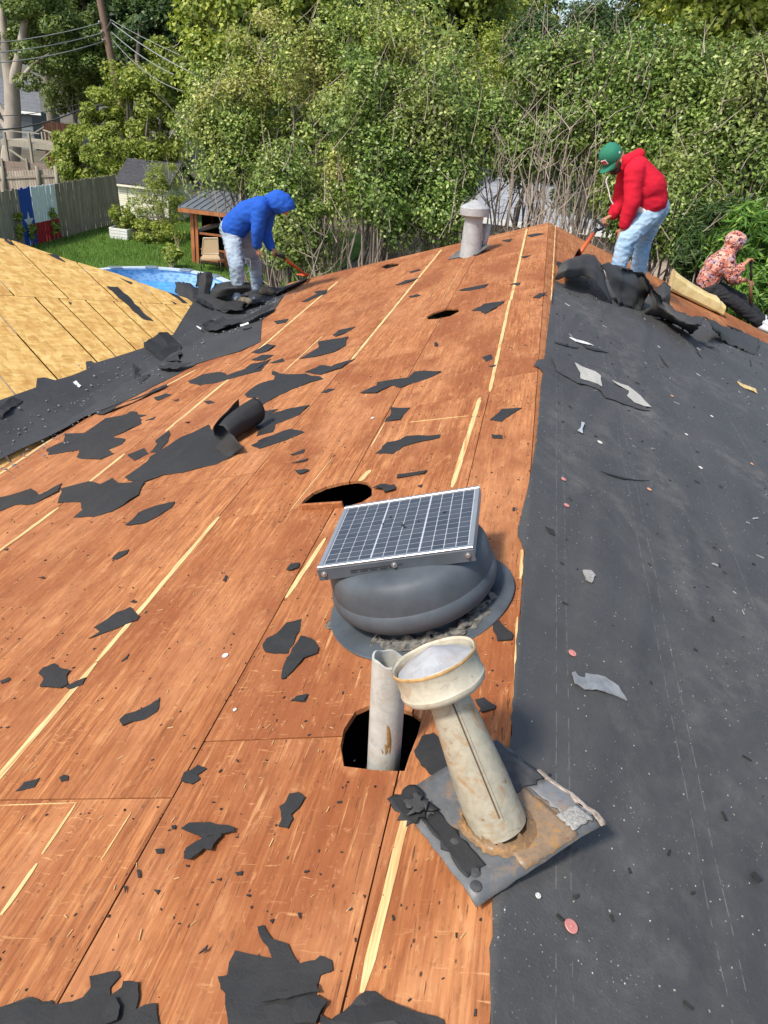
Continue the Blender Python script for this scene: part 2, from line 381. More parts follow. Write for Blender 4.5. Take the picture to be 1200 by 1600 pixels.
rows = [(-.003, -.2480, [1.9, 4.2, 6.6, 9.0]), (-.2515, -.8008, [1.35, 3.95, 6.4, 8.85]), (-.8045, -1.3738, [1.157, 2.78, 5.2, 7.6]),
        (-1.3775, -2.531, [.9, 3.3, 5.75, 8.2]), (-2.535, -3.598, [2.1, 4.5, 6.9, 9.3])]
for x0, x1, ys in rows:
    cuts = [-1.3] + ys + [YG]
    for a, b in zip(cuts[:-1], cuts[1:]):
        a2 = a + .0018; b2 = b - .0018; n = max(3, int((b2 - a2) / .2))
        jx = lambda t: noise.noise((x0 * 9 + 3, t * 7, 1)) * .002
        out = [(x0 + jx(a2 + (b2 - a2) * i / n) * .5, a2 + (b2 - a2) * i / n) for i in range(n + 1)] + [(x1 + abs(jx(b2 - (b2 - a2) * i / n)), b2 - (b2 - a2) * i / n) for i in range(n + 1)]
        hs = [h for h in HOLES if max(p[0] for p in h) > x1 and min(p[0] for p in h) < x0 and max(p[1] for p in h) > a and min(p[1] for p in h) < b]
        dz = random.uniform(-.0012, .0012)
        slab('plywood_sheet', out, hs, surfL(dz), .014, PLY, house)
# the right slope's deck under the felt: sheets run up to the rake
for x0, x1, ys in [(.004, 1.2, [2.2, 4.6, 7.0, 9.1]), (1.205, 2.4, [1.0, 3.4, 5.8, 8.3]), (2.405, 3.6, [2.2, 4.6, 7.0, 9.4]), (3.605, 4.6, [3.4, 8.3])]:
    cuts = [-1.3] + ys + [YG]
    for a, b in zip(cuts[:-1], cuts[1:]):
        slab('plywood_sheet', [(x0, a + .002), (x1, a + .002), (x1, b - .002), (x0, b - .002)], [], surfR(0), .014, PLY, house)
# rake boards under the deck's far edge, fascia, walls, attic
beam('rake_board', (-3.6, YG - .03, -S * 3.6 - .10), (0, YG - .03, -.10), .03, .16, CEDAR, house)
beam('rake_board', (0, YG - .03, -.10), (4.6, YG - .03, -S * 4.6 - .10), .03, .16, CEDAR, house)
BRICK = simple('pale_brick_wall', (.33, .26, .2), .9, var=.3, scale=14)
obj('gable_wall', [(-8.8, 10.4, GZ), (4.2, 10.4, GZ), (4.2, 10.4, -S * 4.2 - .03), (0, 10.4, -.03), (-3.6, 10.4, ZV - .03), (-3.9, 10.4, ZV - .03), (-3.9, 10.4, -1.6), (-8.8, 10.4, -1.6)], [tuple(range(8))], BRICK, house)
obj('side_wall', [(4.2, -1.2, GZ), (4.2, 10.4, GZ), (4.2, 10.4, -S * 4.2 - .03), (4.2, -1.2, -S * 4.2 - .03)], [(0, 1, 2, 3)], BRICK, house)
obj('end_wall', [(-9, -1.2, GZ), (4.2, -1.2, GZ), (4.2, -1.2, -S * 4.2 - .03), (0, -1.2, -.03), (-3.6, -1.2, ZV - .03), (-9, -1.2, zO(-9) - .03)], [tuple(range(6))], BRICK, house)
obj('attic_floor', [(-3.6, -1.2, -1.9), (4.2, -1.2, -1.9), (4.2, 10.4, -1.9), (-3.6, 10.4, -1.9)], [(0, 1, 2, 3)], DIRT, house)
obj('attic_light_block', [(XV - .02, -1.2, GZ), (XV - .02, 10.4, GZ), (XV - .02, 10.4, ZV - .03), (XV - .02, -1.2, ZV - .03)], [(0, 1, 2, 3)], DARKWOOD, house)  # unseen wall added to stop sunlight leaking in from under the wing
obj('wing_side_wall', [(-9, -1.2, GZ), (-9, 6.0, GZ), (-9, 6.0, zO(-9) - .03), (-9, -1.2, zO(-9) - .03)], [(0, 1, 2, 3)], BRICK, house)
for i in range(18):
    y = -.77 + i * .61
    if 2.4 < y + .12 < 4.3 or 6 < y + .12 < 7.2: continue
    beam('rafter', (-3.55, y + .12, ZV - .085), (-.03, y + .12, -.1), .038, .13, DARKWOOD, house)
# strip of clean wood where the seams were covered
def strip(a, b, wd, taper=(0.55, 0.45), jag=.16, mat=None, surf=None, f=None, h=.0026):
    f = f or onL; A = f(a); B = f(b); L = (B - A).length; n = max(5, int(L / .06)); d = Vector((B.x - A.x, B.y - A.y)).normalized(); s_ = Vector((-d.y, d.x))
    l, r_ = [], []
    for i in range(n + 1):
        t = i / n; p = Vector((A.x, A.y)).lerp(Vector((B.x, B.y)), t)
        e = .82 * min(1, t * n / 1.5 + taper[0]) * min(1, (1 - t) * n / 1.5 + taper[1])
        l.append(tuple(p + s_ * wd * .34 * e * (1 + random.uniform(-jag, jag)))); r_.append(tuple(p - s_ * wd * .34 * e * (1 + random.uniform(-jag, jag))))
    return slab('bare_wood_strip', l + r_[::-1], [], (surf or surfL)(h), .002, mat or BARE, house)
for a, b, wd in [((640, 1252), (565, 1552), .032), ((563, 1560), (545, 1640), .032), ((750, 622), (706, 762), .040), ((823, 358), (798, 470), .040), ((797, 468), (765, 612), .036),
                 ((-25, 1243), (150, 1036), .044), ((151, 1034), (342, 808), .040), ((550, 562), (690, 390), .046), ((447, 934), (508, 842), .034), ((562, 752), (578, 735), .05),
                 ((-10, 868), (92, 793), .05), ((139, 754), (195, 709), .045), ((259, 674), (358, 592), .05), ((401, 549), (528, 440), .055),
                 ((-5, 744), (84, 684), .06), ((250, 608), (306, 578), .05), ((443, 582), (504, 525), .02), ((580, 698), (601, 661), .012),
                 ((2, 1430), (58, 1350), .022), ((66, 1335), (118, 1257), .014), ((158, 1345), (205, 1270), .006), ((0, 1259), (120, 1255), .004),
                 ((640, 330 + 330 * 0 + 330), (732, 650), .01), ((452, 800), (520, 715), .007), ((690, 470), (735, 395), .006), ((655, 480), (690, 440), .006)]:
    strip(a, b, wd)
# proud front lip of the big hole and the stub of sheathing beside it
A, B = onL((470, 797)), onL((537, 793))
beam('cut_edge', A + NL * .012, B + NL * .012, .016, .036, PLY, house, up=NL)
# pale splintered edge of the far sheet along the ridge and rake
strip((868, 352), (861, 470), .012, jag=.6, h=.003); strip((866, 352), (735, 379), .018, jag=.5, h=.003)
strip((815, 860), (813, 905), .02, jag=.6, h=.003); strip((808, 965), (801, 1135), .010, jag=.6, h=.003)

# ------------------------------------------------------------------ wing roof of osb
oc = lambda *pts: [xy(onO(q)) for q in pts]
far_edge = oc((0, 372), (22, 376), (67, 392), (112, 407), (184, 428), (240, 449), (292, 466), (302, 473))
dl = (Vector(far_edge[0]) - Vector(far_edge[3])).normalized()
ol = [(-9.0, -1.25), (XV - .002, -1.25), (XV - .002, far_edge[-1][1] - .35), (XV - .4, far_edge[-1][1] - .1)] + far_edge[::-1] + [tuple(Vector(far_edge[0]) + dl * 3.2), (-9.0, far_edge[0][1] - 1.0)]
seams = [cr((0, 340), .375, s_) for s_ in [((0, 665), (70, 735)), ((0, 410), (245, 670)), ((165, 345), (400, 600)), ((235, 320), (480, 580)), ((320, 295), (555, 550))]]
D0 = Vector((0, 0))
for a, b in seams: D0 += (Vector(xy(onO(b))) - Vector(xy(onO(a)))).normalized()
D0.normalize(); N0 = Vector((-D0.y, D0.x))
bs = sorted([(Vector(xy(onO(a))).dot(N0) + Vector(xy(onO(b))).dot(N0)) / 2 for a, b in seams])
a_cut = Vector(xy(onO((75, 465)))).dot(D0)
def clip(poly, n, c):                      # keep n.p <= c
    out = []; n = Vector(n)
    for i in range(len(poly)):
        p, q = Vector(poly[i - 1]), Vector(poly[i]); dp, dq = n.dot(p) - c, n.dot(q) - c
        if dp <= 0: out.append(tuple(p))
        if (dp < 0 < dq) or (dq < 0 < dp): out.append(tuple(p + (q - p) * (dp / (dp - dq))))
    return out
lo_b = [bs[0] - .41 * k for k in range(9, 0, -1)]; hi_b = [bs[-1] + .32 * k for k in range(1, 12)]
cuts = lo_b + bs + hi_b
def strips(base, cuts):
    c0 = [-50] + cuts + [50]
    for a, b in zip(c0[:-1], c0[1:]):
        pl = clip(clip(base, N0, b - .013), -N0, -(a + .013))
        if len(pl) >= 3:
            ar = abs(sum(pl[i - 1][0] * pl[i][1] - pl[i][0] * pl[i - 1][1] for i in range(len(pl)))) / 2
            if ar > .004: slab('osb_sheet', pl, [], surfO(random.uniform(-.002, .002)), .012, OSB, house)
strips(clip(ol, -D0, -(a_cut + .003)), cuts)
l1 = [cr((0, 340), .375, s_) for s_ in [((0, 260), (95, 360)), ((60, 110), (250, 305))]]
bu = sorted([Vector(xy(onO(s_[0]))).dot(N0) for s_ in l1] + [Vector(xy(onO(s_[1]))).dot(N0) for s_ in l1][:0])
strips(clip(ol, D0, a_cut - .003), sorted([bu[0] - 1.0, bu[0] - 2.0] + bu + [bu[-1] + .55, bu[-1] + 1.1, bu[-1] + 1.65]))
ws = [(p[0] + .1, p[1] - .12) for p in far_edge]
V = []; F = []
for x, y in ws: V += [(x, y, zO(x) - .03), (x, y, GZ)]
for i in range(len(ws) - 1): F.append((2 * i, 2 * i + 2, 2 * i + 3, 2 * i + 1))
obj('wing_wall', V, F, BRICK, house)

# ------------------------------------------------------------------ felt lining the valley
vl = cr((0, 340), .375, [(-60, 790), (0, 765), (70, 740), (150, 710), (155, 672), (185, 668), (230, 680), (300, 660), (360, 635), (358, 602), (380, 598), (395, 608), (480, 585), (600, 545), (598, 522), (650, 505), (690, 500), (722, 490), (770, 410), (800, 362), (815, 330), (900, 300), (1040, 282)])
vr = cr((0, 340), .375, [(1200, 300), (1140, 390), (1090, 430), (1085, 520), (1000, 560), (905, 585), (820, 612), (740, 655), (640, 705), (560, 748), (440, 800), (350, 842), (280, 885), (200, 930), (100, 978), (0, 1025), (-60, 1055)])
slab('valley_felt', pxl(vl + vr, onV), [], surfV(.005), .003, FELTV, house, grid=.16,
     bulge=lambda x, y: .012 * abs(noise.noise((x * 2.2, y * 1.3, 4))) + .03 * math.exp(-((x - XV) / .12) ** 2))

# ------------------------------------------------------------------ felt on the right slope
lp = [(760, 1660), (765, 1600), (767, 1560), (763, 1530), (767, 1470), (769, 1420), (775, 1350), (786, 1250), (798, 1142), (802, 1080), (806, 1000), (812, 960), (815, 905), (819, 862), (812, 846), (807, 838), (815, 800), (823, 770), (829, 740), (838, 690), (845, 600), (849, 582), (834, 571), (838, 565), (851, 561), (855, 520), (859, 490), (863, 462), (868, 438)]
edge = sorted([((hit(q, (0, 0, 0), (0, 0, 1)).y), (hit(q, (0, 0, 0), (0, 0, 1)).x)) for q in lp])
ey = [e[0] for e in edge]; ex = [e[1] for e in edge]
farp = sorted([(onR(q).x, onR(q).y) for q in cr((840, 380), .3, [(90, 200), (210, 150), (330, 175), (430, 215), (540, 250), (640, 320), (760, 385), (880, 405), (1000, 450), (1100, 480), (1200, 530), (1400, 640)])])
fx = [p[0] for p in farp]; fy = [p[1] for p in farp]
def felt_f(x, y):
    # long soft wrinkles fanning down from the ridge, and a few creases
    f = .040 * max(0, noise.noise((x * 8 - y * 1.5, y * .8, 2))) * math.exp(-x * .55) + .004 * noise.noise((x * 13 - y * 2, y * 2.1, 8)) + .008 * noise.noise((x * 2, y * 1.5, 5))
    f += .014 * math.exp(-((y - 1.02 + (x - .25) * .52) / .013) ** 2) * (0 < x < 2.2) * (.6 + .4 * noise.noise((x * 5, 0, 0)))
    return .012 + f * min(1, .25 + abs(x) * 3)
def surfF(h=0.0): return lambda x, y: (Vector((x, y, -S * abs(x) + felt_f(x, y) + h)), NR)
NX, NY = 150, 330
Y0, XR = -1.2, 4.65
V = np.zeros((NY + 1, NX + 1, 3), np.float32)
for i in range(NX + 1):
    u = (i / NX) ** 1.5; xb = XR * u; yf = float(np.interp(xb, fx, fy))
    for j in range(NY + 1):
        t = (j / NY) ** 1.35; y = Y0 + (yf - Y0) * t
        x = xb + (1 - u) ** 14 * (float(np.interp(y, ey, ex)) + .006 * noise.noise((y * 22, 3, 1)) + .004 * noise.noise((y * 70, 5, 1)))
        V[j, i] = (x, y, -S * abs(x) + felt_f(x, y))
q = np.arange((NY + 1) * (NX + 1)).reshape(NY + 1, NX + 1)
Q = np.stack([q[:-1, :-1], q[:-1, 1:], q[1:, 1:], q[1:, :-1]], -1).reshape(-1, 4)
felt_r = npmesh('roofing_felt', V.reshape(-1, 3), Q, FELTR, house, True)
sm = felt_r.modifiers.new('thickness', 'SOLIDIFY'); sm.thickness = .003; sm.offset = -1
# ------------------------------------------------------------------ torn scraps of felt
SMALL = 'small torn scrap of black felt lying flat on bare roof sheathing'
SG = 'small torn felt scraps'
c6 = ((0, 340), .375); c7 = ((380, 330), .41667); c3 = ((0, 760), .41667); c4 = ((0, 1200), .5); c1 = ((440, 720), 1 / 3); c5 = ((800, 500), 1 / 3); c2 = ((480, 960), .41667)
def rough(pts, k=2, amp=.05):
    out = []
    for i in range(len(pts)):
        a = Vector(pts[i]); b = Vector(pts[(i + 1) % len(pts)]); n = Vector((-(b - a).y, (b - a).x)); out.append(tuple(a))
        for j in range(1, k + 1): out.append(tuple(a.lerp(b, (j + random.uniform(-.25, .25)) / (k + 1)) + n * random.uniform(-amp, amp)))
    return out
def scrap(crop, pts, label=None, f=None, surf=None, mat=None, name='felt_scrap', cat='felt scrap', h=.0045, group=None, lift=.014, k=2):
    f = f or onL; P = [xy(f(p)) for p in cr(*crop, pts)]
    xs = [p[0] for p in P]; ys = [p[1] for p in P]; size = max(max(xs) - min(xs), max(ys) - min(ys)); sd = random.uniform(0, 99)
    bl = lambda x, y: lift * max(0, noise.noise((x * 6 + sd, y * 6, sd))) + .35 * lift * noise.noise((x * 17, y * 17 + sd, sd))
    o = slab(name, rough(P, k), [], (surf or surfL)(h), .003, mat or FELT, None, grid=max(.03, size / 9) if size > .08 else 0, bulge=bl)
    c = Vector((sum(xs) / len(xs), sum(ys) / len(ys))); p, n = (surf or surfL)(h)(c.x, c.y)
    o.data.transform(Matrix.Translation(-p)); o.location = p
    small = label is None
    tag(o, SMALL if small else label, cat, SG if small else group); return o
scrap(c6, [(195, 965), (265, 935), (270, 905), (350, 900), (440, 840), (530, 820), (545, 808), (610, 825), (580, 835), (590, 860), (520, 895), (470, 915), (522, 925), (510, 945), (450, 970), (475, 985), (420, 1010), (320, 1000), (330, 970), (240, 985), (200, 990)], 'wide ragged black felt sheet torn into layers beside the valley felt')
scrap(c6, [(520, 1085), (600, 1030), (625, 1000), (660, 975), (720, 940), (760, 915), (870, 865), (880, 885), (930, 880), (985, 990), (900, 1030), (760, 1065), (680, 1075), (590, 1110), (540, 1098)], 'large flat black felt sheet running under the curled roll of felt')
scrap(c6, [(650, 930), (705, 890), (700, 935), (665, 978), (625, 980), (650, 950)], 'upright black felt scrap just left of the sheet with the curled roll')
scrap(c6, [(530, 990), (600, 962), (620, 985), (560, 1015), (545, 1003)], 'small spiky felt scrap lying on the third pale seam strip')
scrap(c6, [(-30, 1165), (0, 1170), (130, 1130), (160, 1155), (260, 1110), (245, 1145), (140, 1195), (60, 1200), (0, 1225), (-30, 1240)], 'long black felt scrap leaving the photo at its left edge')
scrap(((0, 0), 1), [(94, 764), (139, 754), (157, 758), (176, 748), (184, 756), (227, 756), (217, 775), (175, 800), (146, 808), (115, 809), (129, 797), (125, 785), (90, 787)], 'broad black felt scrap covering the end of a pale seam strip')
scrap(c3, [(470, 150), (520, 100), (580, 75), (655, 58), (645, 80), (590, 115), (540, 140)], 'leaf shaped black felt scrap beside the broad one over the strip')
scrap(c6, [(785, 685), (840, 655), (920, 645), (945, 660), (1035, 625), (1130, 590), (1100, 620), (1090, 640), (970, 670), (900, 690), (830, 700)], 'long wavy felt scrap next to the torn valley felt')
scrap(c7, [(5, 690), (60, 650), (115, 635), (110, 600), (160, 615), (235, 610), (300, 630), (250, 645), (180, 670), (110, 705), (40, 750), (10, 745), (40, 715), (60, 700), (15, 700)], 'branching black felt scrap in the middle of the orange slope')
scrap(c7, [(230, 605), (290, 580), (330, 585), (420, 555), (370, 590), (290, 615)], 'narrow felt scrap touching the tip of the branching scrap')
scrap(c7, [(-10, 772), (80, 750), (130, 745), (90, 770), (20, 780)])
scrap(c7, [(45, 790), (120, 760), (180, 740), (250, 730), (210, 765), (120, 800), (110, 830), (50, 845)], 'black felt scrap stretching away behind the curled roll')
scrap(c7, [(30, 880), (80, 850), (180, 822), (230, 830), (160, 860), (60, 893)], 'pointed felt scrap in front of the open end of the roll')
scrap(c7, [(210, 555), (260, 530), (285, 505), (280, 490), (395, 472), (385, 505), (340, 530), (270, 548)], 'felt scrap beside the second long seam strip, towards the worker in blue')
scrap(c7, [(335, 465), (360, 448), (420, 435), (380, 460), (345, 472)])
scrap(c7, [(440, 685), (505, 660), (500, 645), (620, 625), (640, 605), (745, 605), (700, 625), (640, 645), (590, 665), (560, 655), (500, 685)], 'long thin felt scrap midway between the oval holes')
scrap(c7, [(530, 790), (555, 755), (550, 738), (625, 740), (600, 765), (590, 785)], 'squarish felt scrap on the thin split seam above the oval opening')
scrap(c7, [(495, 910), (540, 870), (590, 858), (610, 845), (740, 840), (735, 852), (650, 870), (600, 885), (560, 912)], 'two lobed felt scrap behind the solar panel')
scrap(c7, [(575, 1005), (580, 990), (690, 975), (680, 988)], 'straight narrow felt scrap close behind the solar panel')
scrap(c7, [(925, 785), (970, 745), (1045, 740), (1010, 760), (970, 790)], 'bow tie felt scrap between the first seam strip and the ridge')
scrap(c7, [(930, 840), (970, 842), (972, 855), (935, 853)])
scrap(c7, [(855, 375), (905, 350), (980, 340), (950, 365), (905, 388), (890, 375)], 'arrow shaped felt scrap right of the small oval hole')
for cc, p in [(c7, [(895, 550), (930, 540), (935, 555), (910, 565)]), (c7, [(805, 300), (860, 285), (920, 275), (905, 287), (850, 298)]), (c7, [(1085, 325), (1110, 312), (1140, 308), (1110, 328)]),
              (c7, [(570, 280), (610, 260), (640, 255), (665, 248), (640, 262), (600, 275)]), (c7, [(215, 340), (260, 320), (300, 300), (315, 295), (310, 310), (270, 325), (240, 340)]), (c7, [(265, 305), (320, 295), (300, 312)]),
              (c7, [(0, 600), (30, 575), (95, 560), (60, 590), (20, 612)]), (c7, [(30, 560), (70, 540), (115, 540), (80, 560)]), (c7, [(30, 530), (60, 520), (90, 502), (125, 503), (95, 525), (60, 535)]), (c7, [(100, 570), (150, 552), (155, 565), (110, 572)]),
              (c7, [(115, 415), (170, 405), (160, 418), (125, 425)]), (c7, [(175, 915), (230, 895), (225, 908), (185, 918)]), (c7, [(180, 950), (245, 930), (235, 940)]), (c7, [(195, 975), (245, 972), (215, 990)]), (c7, [(620, 320), (650, 312), (665, 318), (630, 325)]),
              (c7, [(290, 680), (320, 668), (345, 668), (310, 683)]), (c7, [(715, 498), (728, 495), (730, 508), (718, 510)]), (c7, [(920, 583), (950, 578), (940, 586)]), (c7, [(620, 228), (660, 218), (668, 222), (630, 232)]), (c7, [(1065, 90), (1110, 82), (1130, 86), (1080, 98)]), (c7, [(970, 112), (1010, 106), (1000, 116)]), (c7, [(1040, 175), (1080, 165), (1060, 176)]), (c7, [(1000, 275), (1040, 270), (1030, 280)]),
              (c3, [(420, 275), (445, 248), (485, 238), (475, 255), (440, 275)]), (c3, [(222, 1095), (240, 1083), (258, 1090), (255, 1105), (230, 1110)]), (c3, [(1075, 320), (1090, 298), (1125, 293), (1120, 310), (1095, 320)]), (c3, [(0, 730), (35, 718), (40, 728), (5, 742)]),
              (c3, [(835, 355), (845, 335), (855, 338), (845, 360)]), (c3, [(455, 660), (485, 630), (475, 650)]), (c3, [(490, 440), (508, 430), (510, 440)]), (c3, [(145, 350), (165, 342), (168, 350)]), (c3, [(15, 240), (30, 232), (28, 242)]),
              (c4, [(485, 258), (512, 255), (510, 268), (490, 270)]), (c4, [(735, 330), (758, 325), (755, 338), (740, 338)]), (c4, [(625, 590), (655, 565), (650, 580)]), (c4, [(536, 184), (550, 182), (548, 194), (538, 194)]), (c4, [(675, 350), (692, 345), (690, 353)]), (c4, [(428, 325), (437, 322), (440, 345), (432, 347)]), (c4, [(1132, 398), (1142, 400), (1138, 408)]), (c4, [(842, 478), (856, 474), (850, 488)]), (c4, [(930, 462), (940, 458), (938, 478)]), (c4, [(388, 372), (397, 378), (393, 396)]), (c4, [(480, 383), (500, 385), (492, 397)]),
              (c1, [(60, 45), (110, 40), (130, 50), (100, 65), (75, 60)]), (c1, [(635, 120), (660, 112), (655, 128)]), (c1, [(1080, 225), (1095, 220), (1095, 235), (1082, 238)]), (c1, [(45, 1130), (70, 1110), (125, 1100), (105, 1130)]), (c6, [(850, 772), (880, 768), (895, 773), (865, 778)]), (c6, [(640, 750), (690, 735), (715, 740), (660, 765)]), (c6, [(720, 762), (745, 757), (740, 767)]), (c6, [(770, 855), (792, 852), (785, 860)]), (c6, [(605, 848), (650, 830), (640, 842)])]:
    scrap(cc, p, k=1)
scrap(c3, [(350, 530), (420, 490), (490, 458), (505, 475), (525, 490), (515, 505), (460, 525), (400, 548), (330, 575), (375, 548)], 'felt scrap with a thin tail touching the long pale seam strip')
scrap(c3, [(145, 705), (165, 685), (205, 668), (230, 685), (265, 695), (250, 715), (255, 745), (230, 760), (150, 755), (165, 730)], 'square black felt scrap beside the lower part of the long pale strip')
scrap(c3, [(245, 755), (280, 735), (325, 720), (310, 745), (265, 763)], 'small felt piece lying across the long pale seam strip')
scrap(c3, [(450, 885), (470, 860), (510, 850), (550, 830), (600, 800), (590, 845), (545, 875), (500, 885), (460, 905)], 'fish shaped felt scrap on clear plywood right of the long strip')
scrap(c3, [(58, 1145), (90, 1110), (150, 1095), (130, 1130), (90, 1140)], 'small folded felt scrap with a grey edge near the lower left border')
scrap(c3, [(680, 1110), (690, 1080), (720, 1065), (740, 1045), (775, 1062), (740, 1085), (750, 1100), (720, 1120)], 'hooked felt scrap on the dark sheet joint below the paired scraps')
scrap(c3, [(985, 600), (1000, 575), (1040, 555), (1075, 515), (1130, 498), (1125, 535), (1105, 580), (1080, 628), (1030, 630), (995, 625)], 'upper of two paired felt scraps left of the vent flange')
scrap(c3, [(1055, 728), (1060, 690), (1090, 640), (1130, 572), (1170, 580), (1195, 610), (1190, 630), (1140, 650), (1100, 695), (1070, 725)], 'lower of two paired felt scraps left of the vent flange', h=.0065)
scrap(c3, [(1090, 808), (1125, 785), (1155, 790), (1145, 810)])
scrap(c4, [(570, 200), (595, 180), (660, 177), (735, 195), (735, 208), (690, 215), (650, 222), (645, 232), (605, 215)], 'flat arm of a beak shaped felt scrap on the plywood')
scrap(c4, [(578, 295), (585, 265), (620, 240), (690, 212), (695, 222), (670, 250), (665, 268), (640, 262), (600, 297)], 'curved felt piece lying under the beak shaped scrap', h=.007, lift=.014)
scrap(c4, [(870, 185), (880, 165), (873, 125), (890, 115), (905, 85), (935, 80), (955, 95), (940, 120), (910, 150), (915, 165), (900, 192)], 'boot shaped felt scrap below the square hole with the white pipe')
scrap(c4, [(805, 500), (825, 495), (850, 540), (900, 555), (935, 615), (985, 605), (1000, 592), (1035, 605), (1040, 635), (1000, 650), (990, 690), (985, 720), (1020, 740), (1000, 775), (985, 820), (715, 820), (705, 710), (690, 695), (680, 655), (708, 650), (715, 610), (735, 575), (850, 600), (840, 570), (820, 545)], 'largest black felt piece at the bottom edge with a pointed ear', lift=.014)
scrap(c4, [(815, 742), (830, 715), (900, 712), (985, 690), (1000, 715), (915, 728), (850, 738)], 'narrow loose felt strip lying on the largest bottom felt piece', h=.013, lift=.012)
scrap(c4, [(905, 775), (930, 735), (985, 718), (1020, 742), (1000, 775), (985, 812), (920, 812)], 'curled felt corner on the right of the largest bottom felt piece', h=.017, lift=.02)
scrap(c4, [(-40, 770), (0, 750), (95, 720), (130, 735), (165, 730), (170, 750), (260, 720), (285, 690), (280, 655), (370, 638), (375, 655), (345, 690), (345, 715), (380, 690), (385, 670), (435, 675), (435, 730), (425, 760), (455, 745), (490, 740), (495, 840), (-40, 840)], 'wide jagged felt piece in the bottom left corner', lift=.014)
scrap(c4, [(0, 760), (120, 745), (260, 740), (365, 730), (380, 760), (370, 800), (300, 830), (0, 830)], 'smooth felt layer on top of the jagged corner piece', h=.013, lift=.012)
scrap(((0, 0), 1), [(500, 1590), (515, 1600), (545, 1577), (556, 1565), (570, 1553), (582, 1551), (600, 1565), (625, 1580), (650, 1588), (690, 1597), (700, 1640), (500, 1640)], 'crumpled felt piece at the bottom end of the ridge side strip', h=.012, lift=.05)
scrap(c1, [(905, 1125), (950, 1115), (1005, 1155), (1000, 1170), (935, 1190)], 'pointed felt scrap right behind the tilted flue pipe')
scrap(c1, [(990, 780), (1020, 755), (1050, 790), (1085, 820), (1080, 845), (1010, 850)], 'felt scrap tucked under the right edge of the vent flange')
scrap(c7, [(485, 1045), (520, 1030), (570, 1035), (572, 1050), (530, 1062), (520, 1050)], 'crumpled felt scrap at the right end of the big oval hole', lift=.03)
scrap(c2, [(400, 510), (430, 455), (475, 440), (510, 470), (560, 640), (565, 700), (555, 715), (520, 690), (470, 610), (425, 560)], 'black felt scrap caught behind the tilted flue and its plate', f=lambda q: onL(q, .02), h=.02, lift=.02)
# on the osb
ool = dict(f=onO, surf=surfO)
scrap(c6, [(445, 288), (490, 290), (530, 325), (580, 375), (600, 400), (640, 432), (600, 425), (560, 395), (530, 365), (480, 320)], 'long diagonal felt strip lying on the yellow osb roof', **ool)
scrap(c6, [(0, 78), (20, 85), (62, 118), (40, 112)], 'felt tatter at the left tip of the osb roof', **ool)
scrap(c6, [(200, 152), (240, 157), (272, 188), (238, 172)], 'black felt tatter on the upper edge of the osb roof', **ool)
for p in ([(500, 252), (550, 272), (545, 278)], [(700, 312), (742, 325), (782, 358), (760, 356), (735, 335)], [(285, 352), (298, 355), (294, 364)], [(710, 345), (735, 360), (728, 362)]): scrap(c6, p, k=1, **ool)
# loose layers on the valley felt
vv = dict(f=onV, surf=surfV)
scrap(c6, [(600, 545), (615, 520), (655, 505), (700, 498), (740, 530), (755, 570), (750, 610), (700, 612), (645, 590)], 'curling black felt sheet on the bend of the valley', h=.04, lift=.07, **vv)
scrap(c6, [(555, 618), (580, 640), (625, 665), (590, 700), (568, 690)], 'triangular felt flap on the valley felt below the curling sheet', h=.03, lift=.05, **vv)
scrap(c6, [(840, 470), (930, 440), (1010, 445), (1075, 410), (1140, 385), (1130, 400), (1060, 440), (960, 470), (900, 492), (860, 490)], 'long folded felt strip lying across the upper valley', h=.06, lift=.06, **vv)
scrap(c6, [(660, 640), (720, 622), (760, 630), (800, 625), (740, 650), (690, 652)], 'thin crumpled felt strip at the valley bottom', h=.05, lift=.06, **vv)
scrap(c6, [(0, 790), (60, 760), (95, 770), (60, 800), (30, 830), (0, 850)], 'felt flap on the near end of the valley felt', h=.02, lift=.05, **vv)
scrap(c6, [(380, 820), (450, 805), (540, 775), (640, 725), (700, 700), (690, 712), (600, 755), (520, 790), (430, 825)], 'narrow felt ribbon along the lower edge of the valley', h=.02, lift=.04, **vv)
scrap(c6, [(0, 1000), (120, 950), (230, 895), (340, 845), (300, 875), (190, 925), (60, 985), (0, 1020)], 'dark felt ribbon bordering the near valley edge', h=.02, lift=.04, **vv)
scrap(c6, [(305, 690), (318, 684), (340, 708), (330, 716)], 'crumpled white scrap lying on the valley felt', mat=WHITE, name='white_scrap', cat='scrap', h=.012, **vv)
# fragments on the right slope
rr = dict(f=lambda q: onR(q, .02), surf=surfF, h=.008)
def shingle(pts, pale, label):
    o = scrap(c5, pts, label, mat=SHDARK, name='shingle_strip', cat='shingle strip', lift=.008, **rr)
    P = [xy(onR(p)) for p in cr(*c5, pale)]
    slab('granule_face', rough(P, 1, .03), [], surfF(.0145), .003, GRITP, o, grid=.05)
shingle([(190, 180), (290, 215), (310, 230), (385, 265), (410, 290), (415, 338), (310, 292), (205, 235)], [(292, 218), (385, 264), (410, 290), (416, 338), (350, 306), (318, 290), (318, 262)], 'upper of two curled shingle strips on the grey felt')
shingle([(410, 286), (470, 302), (545, 330), (600, 375), (645, 432), (560, 402), (440, 365), (412, 335)], [(465, 304), (540, 328), (600, 375), (645, 433), (572, 404), (535, 372), (545, 350)], 'lower of two curled shingle strips on the grey felt')
GREYB = simple('grey_shingle_scrap', (.19, .20, .205), .8, var=.25, scale=30)
scrap(c2, [(990, 230), (1000, 225), (1015, 245), (1040, 252), (1040, 235), (1110, 255), (1160, 290), (1195, 340), (1150, 320), (1080, 300), (1040, 295), (1000, 270)], 'grey torn shingle backing on the felt right of the tilted flue', mat=GREYB, name='shingle_scrap', cat='shingle scrap', **rr)
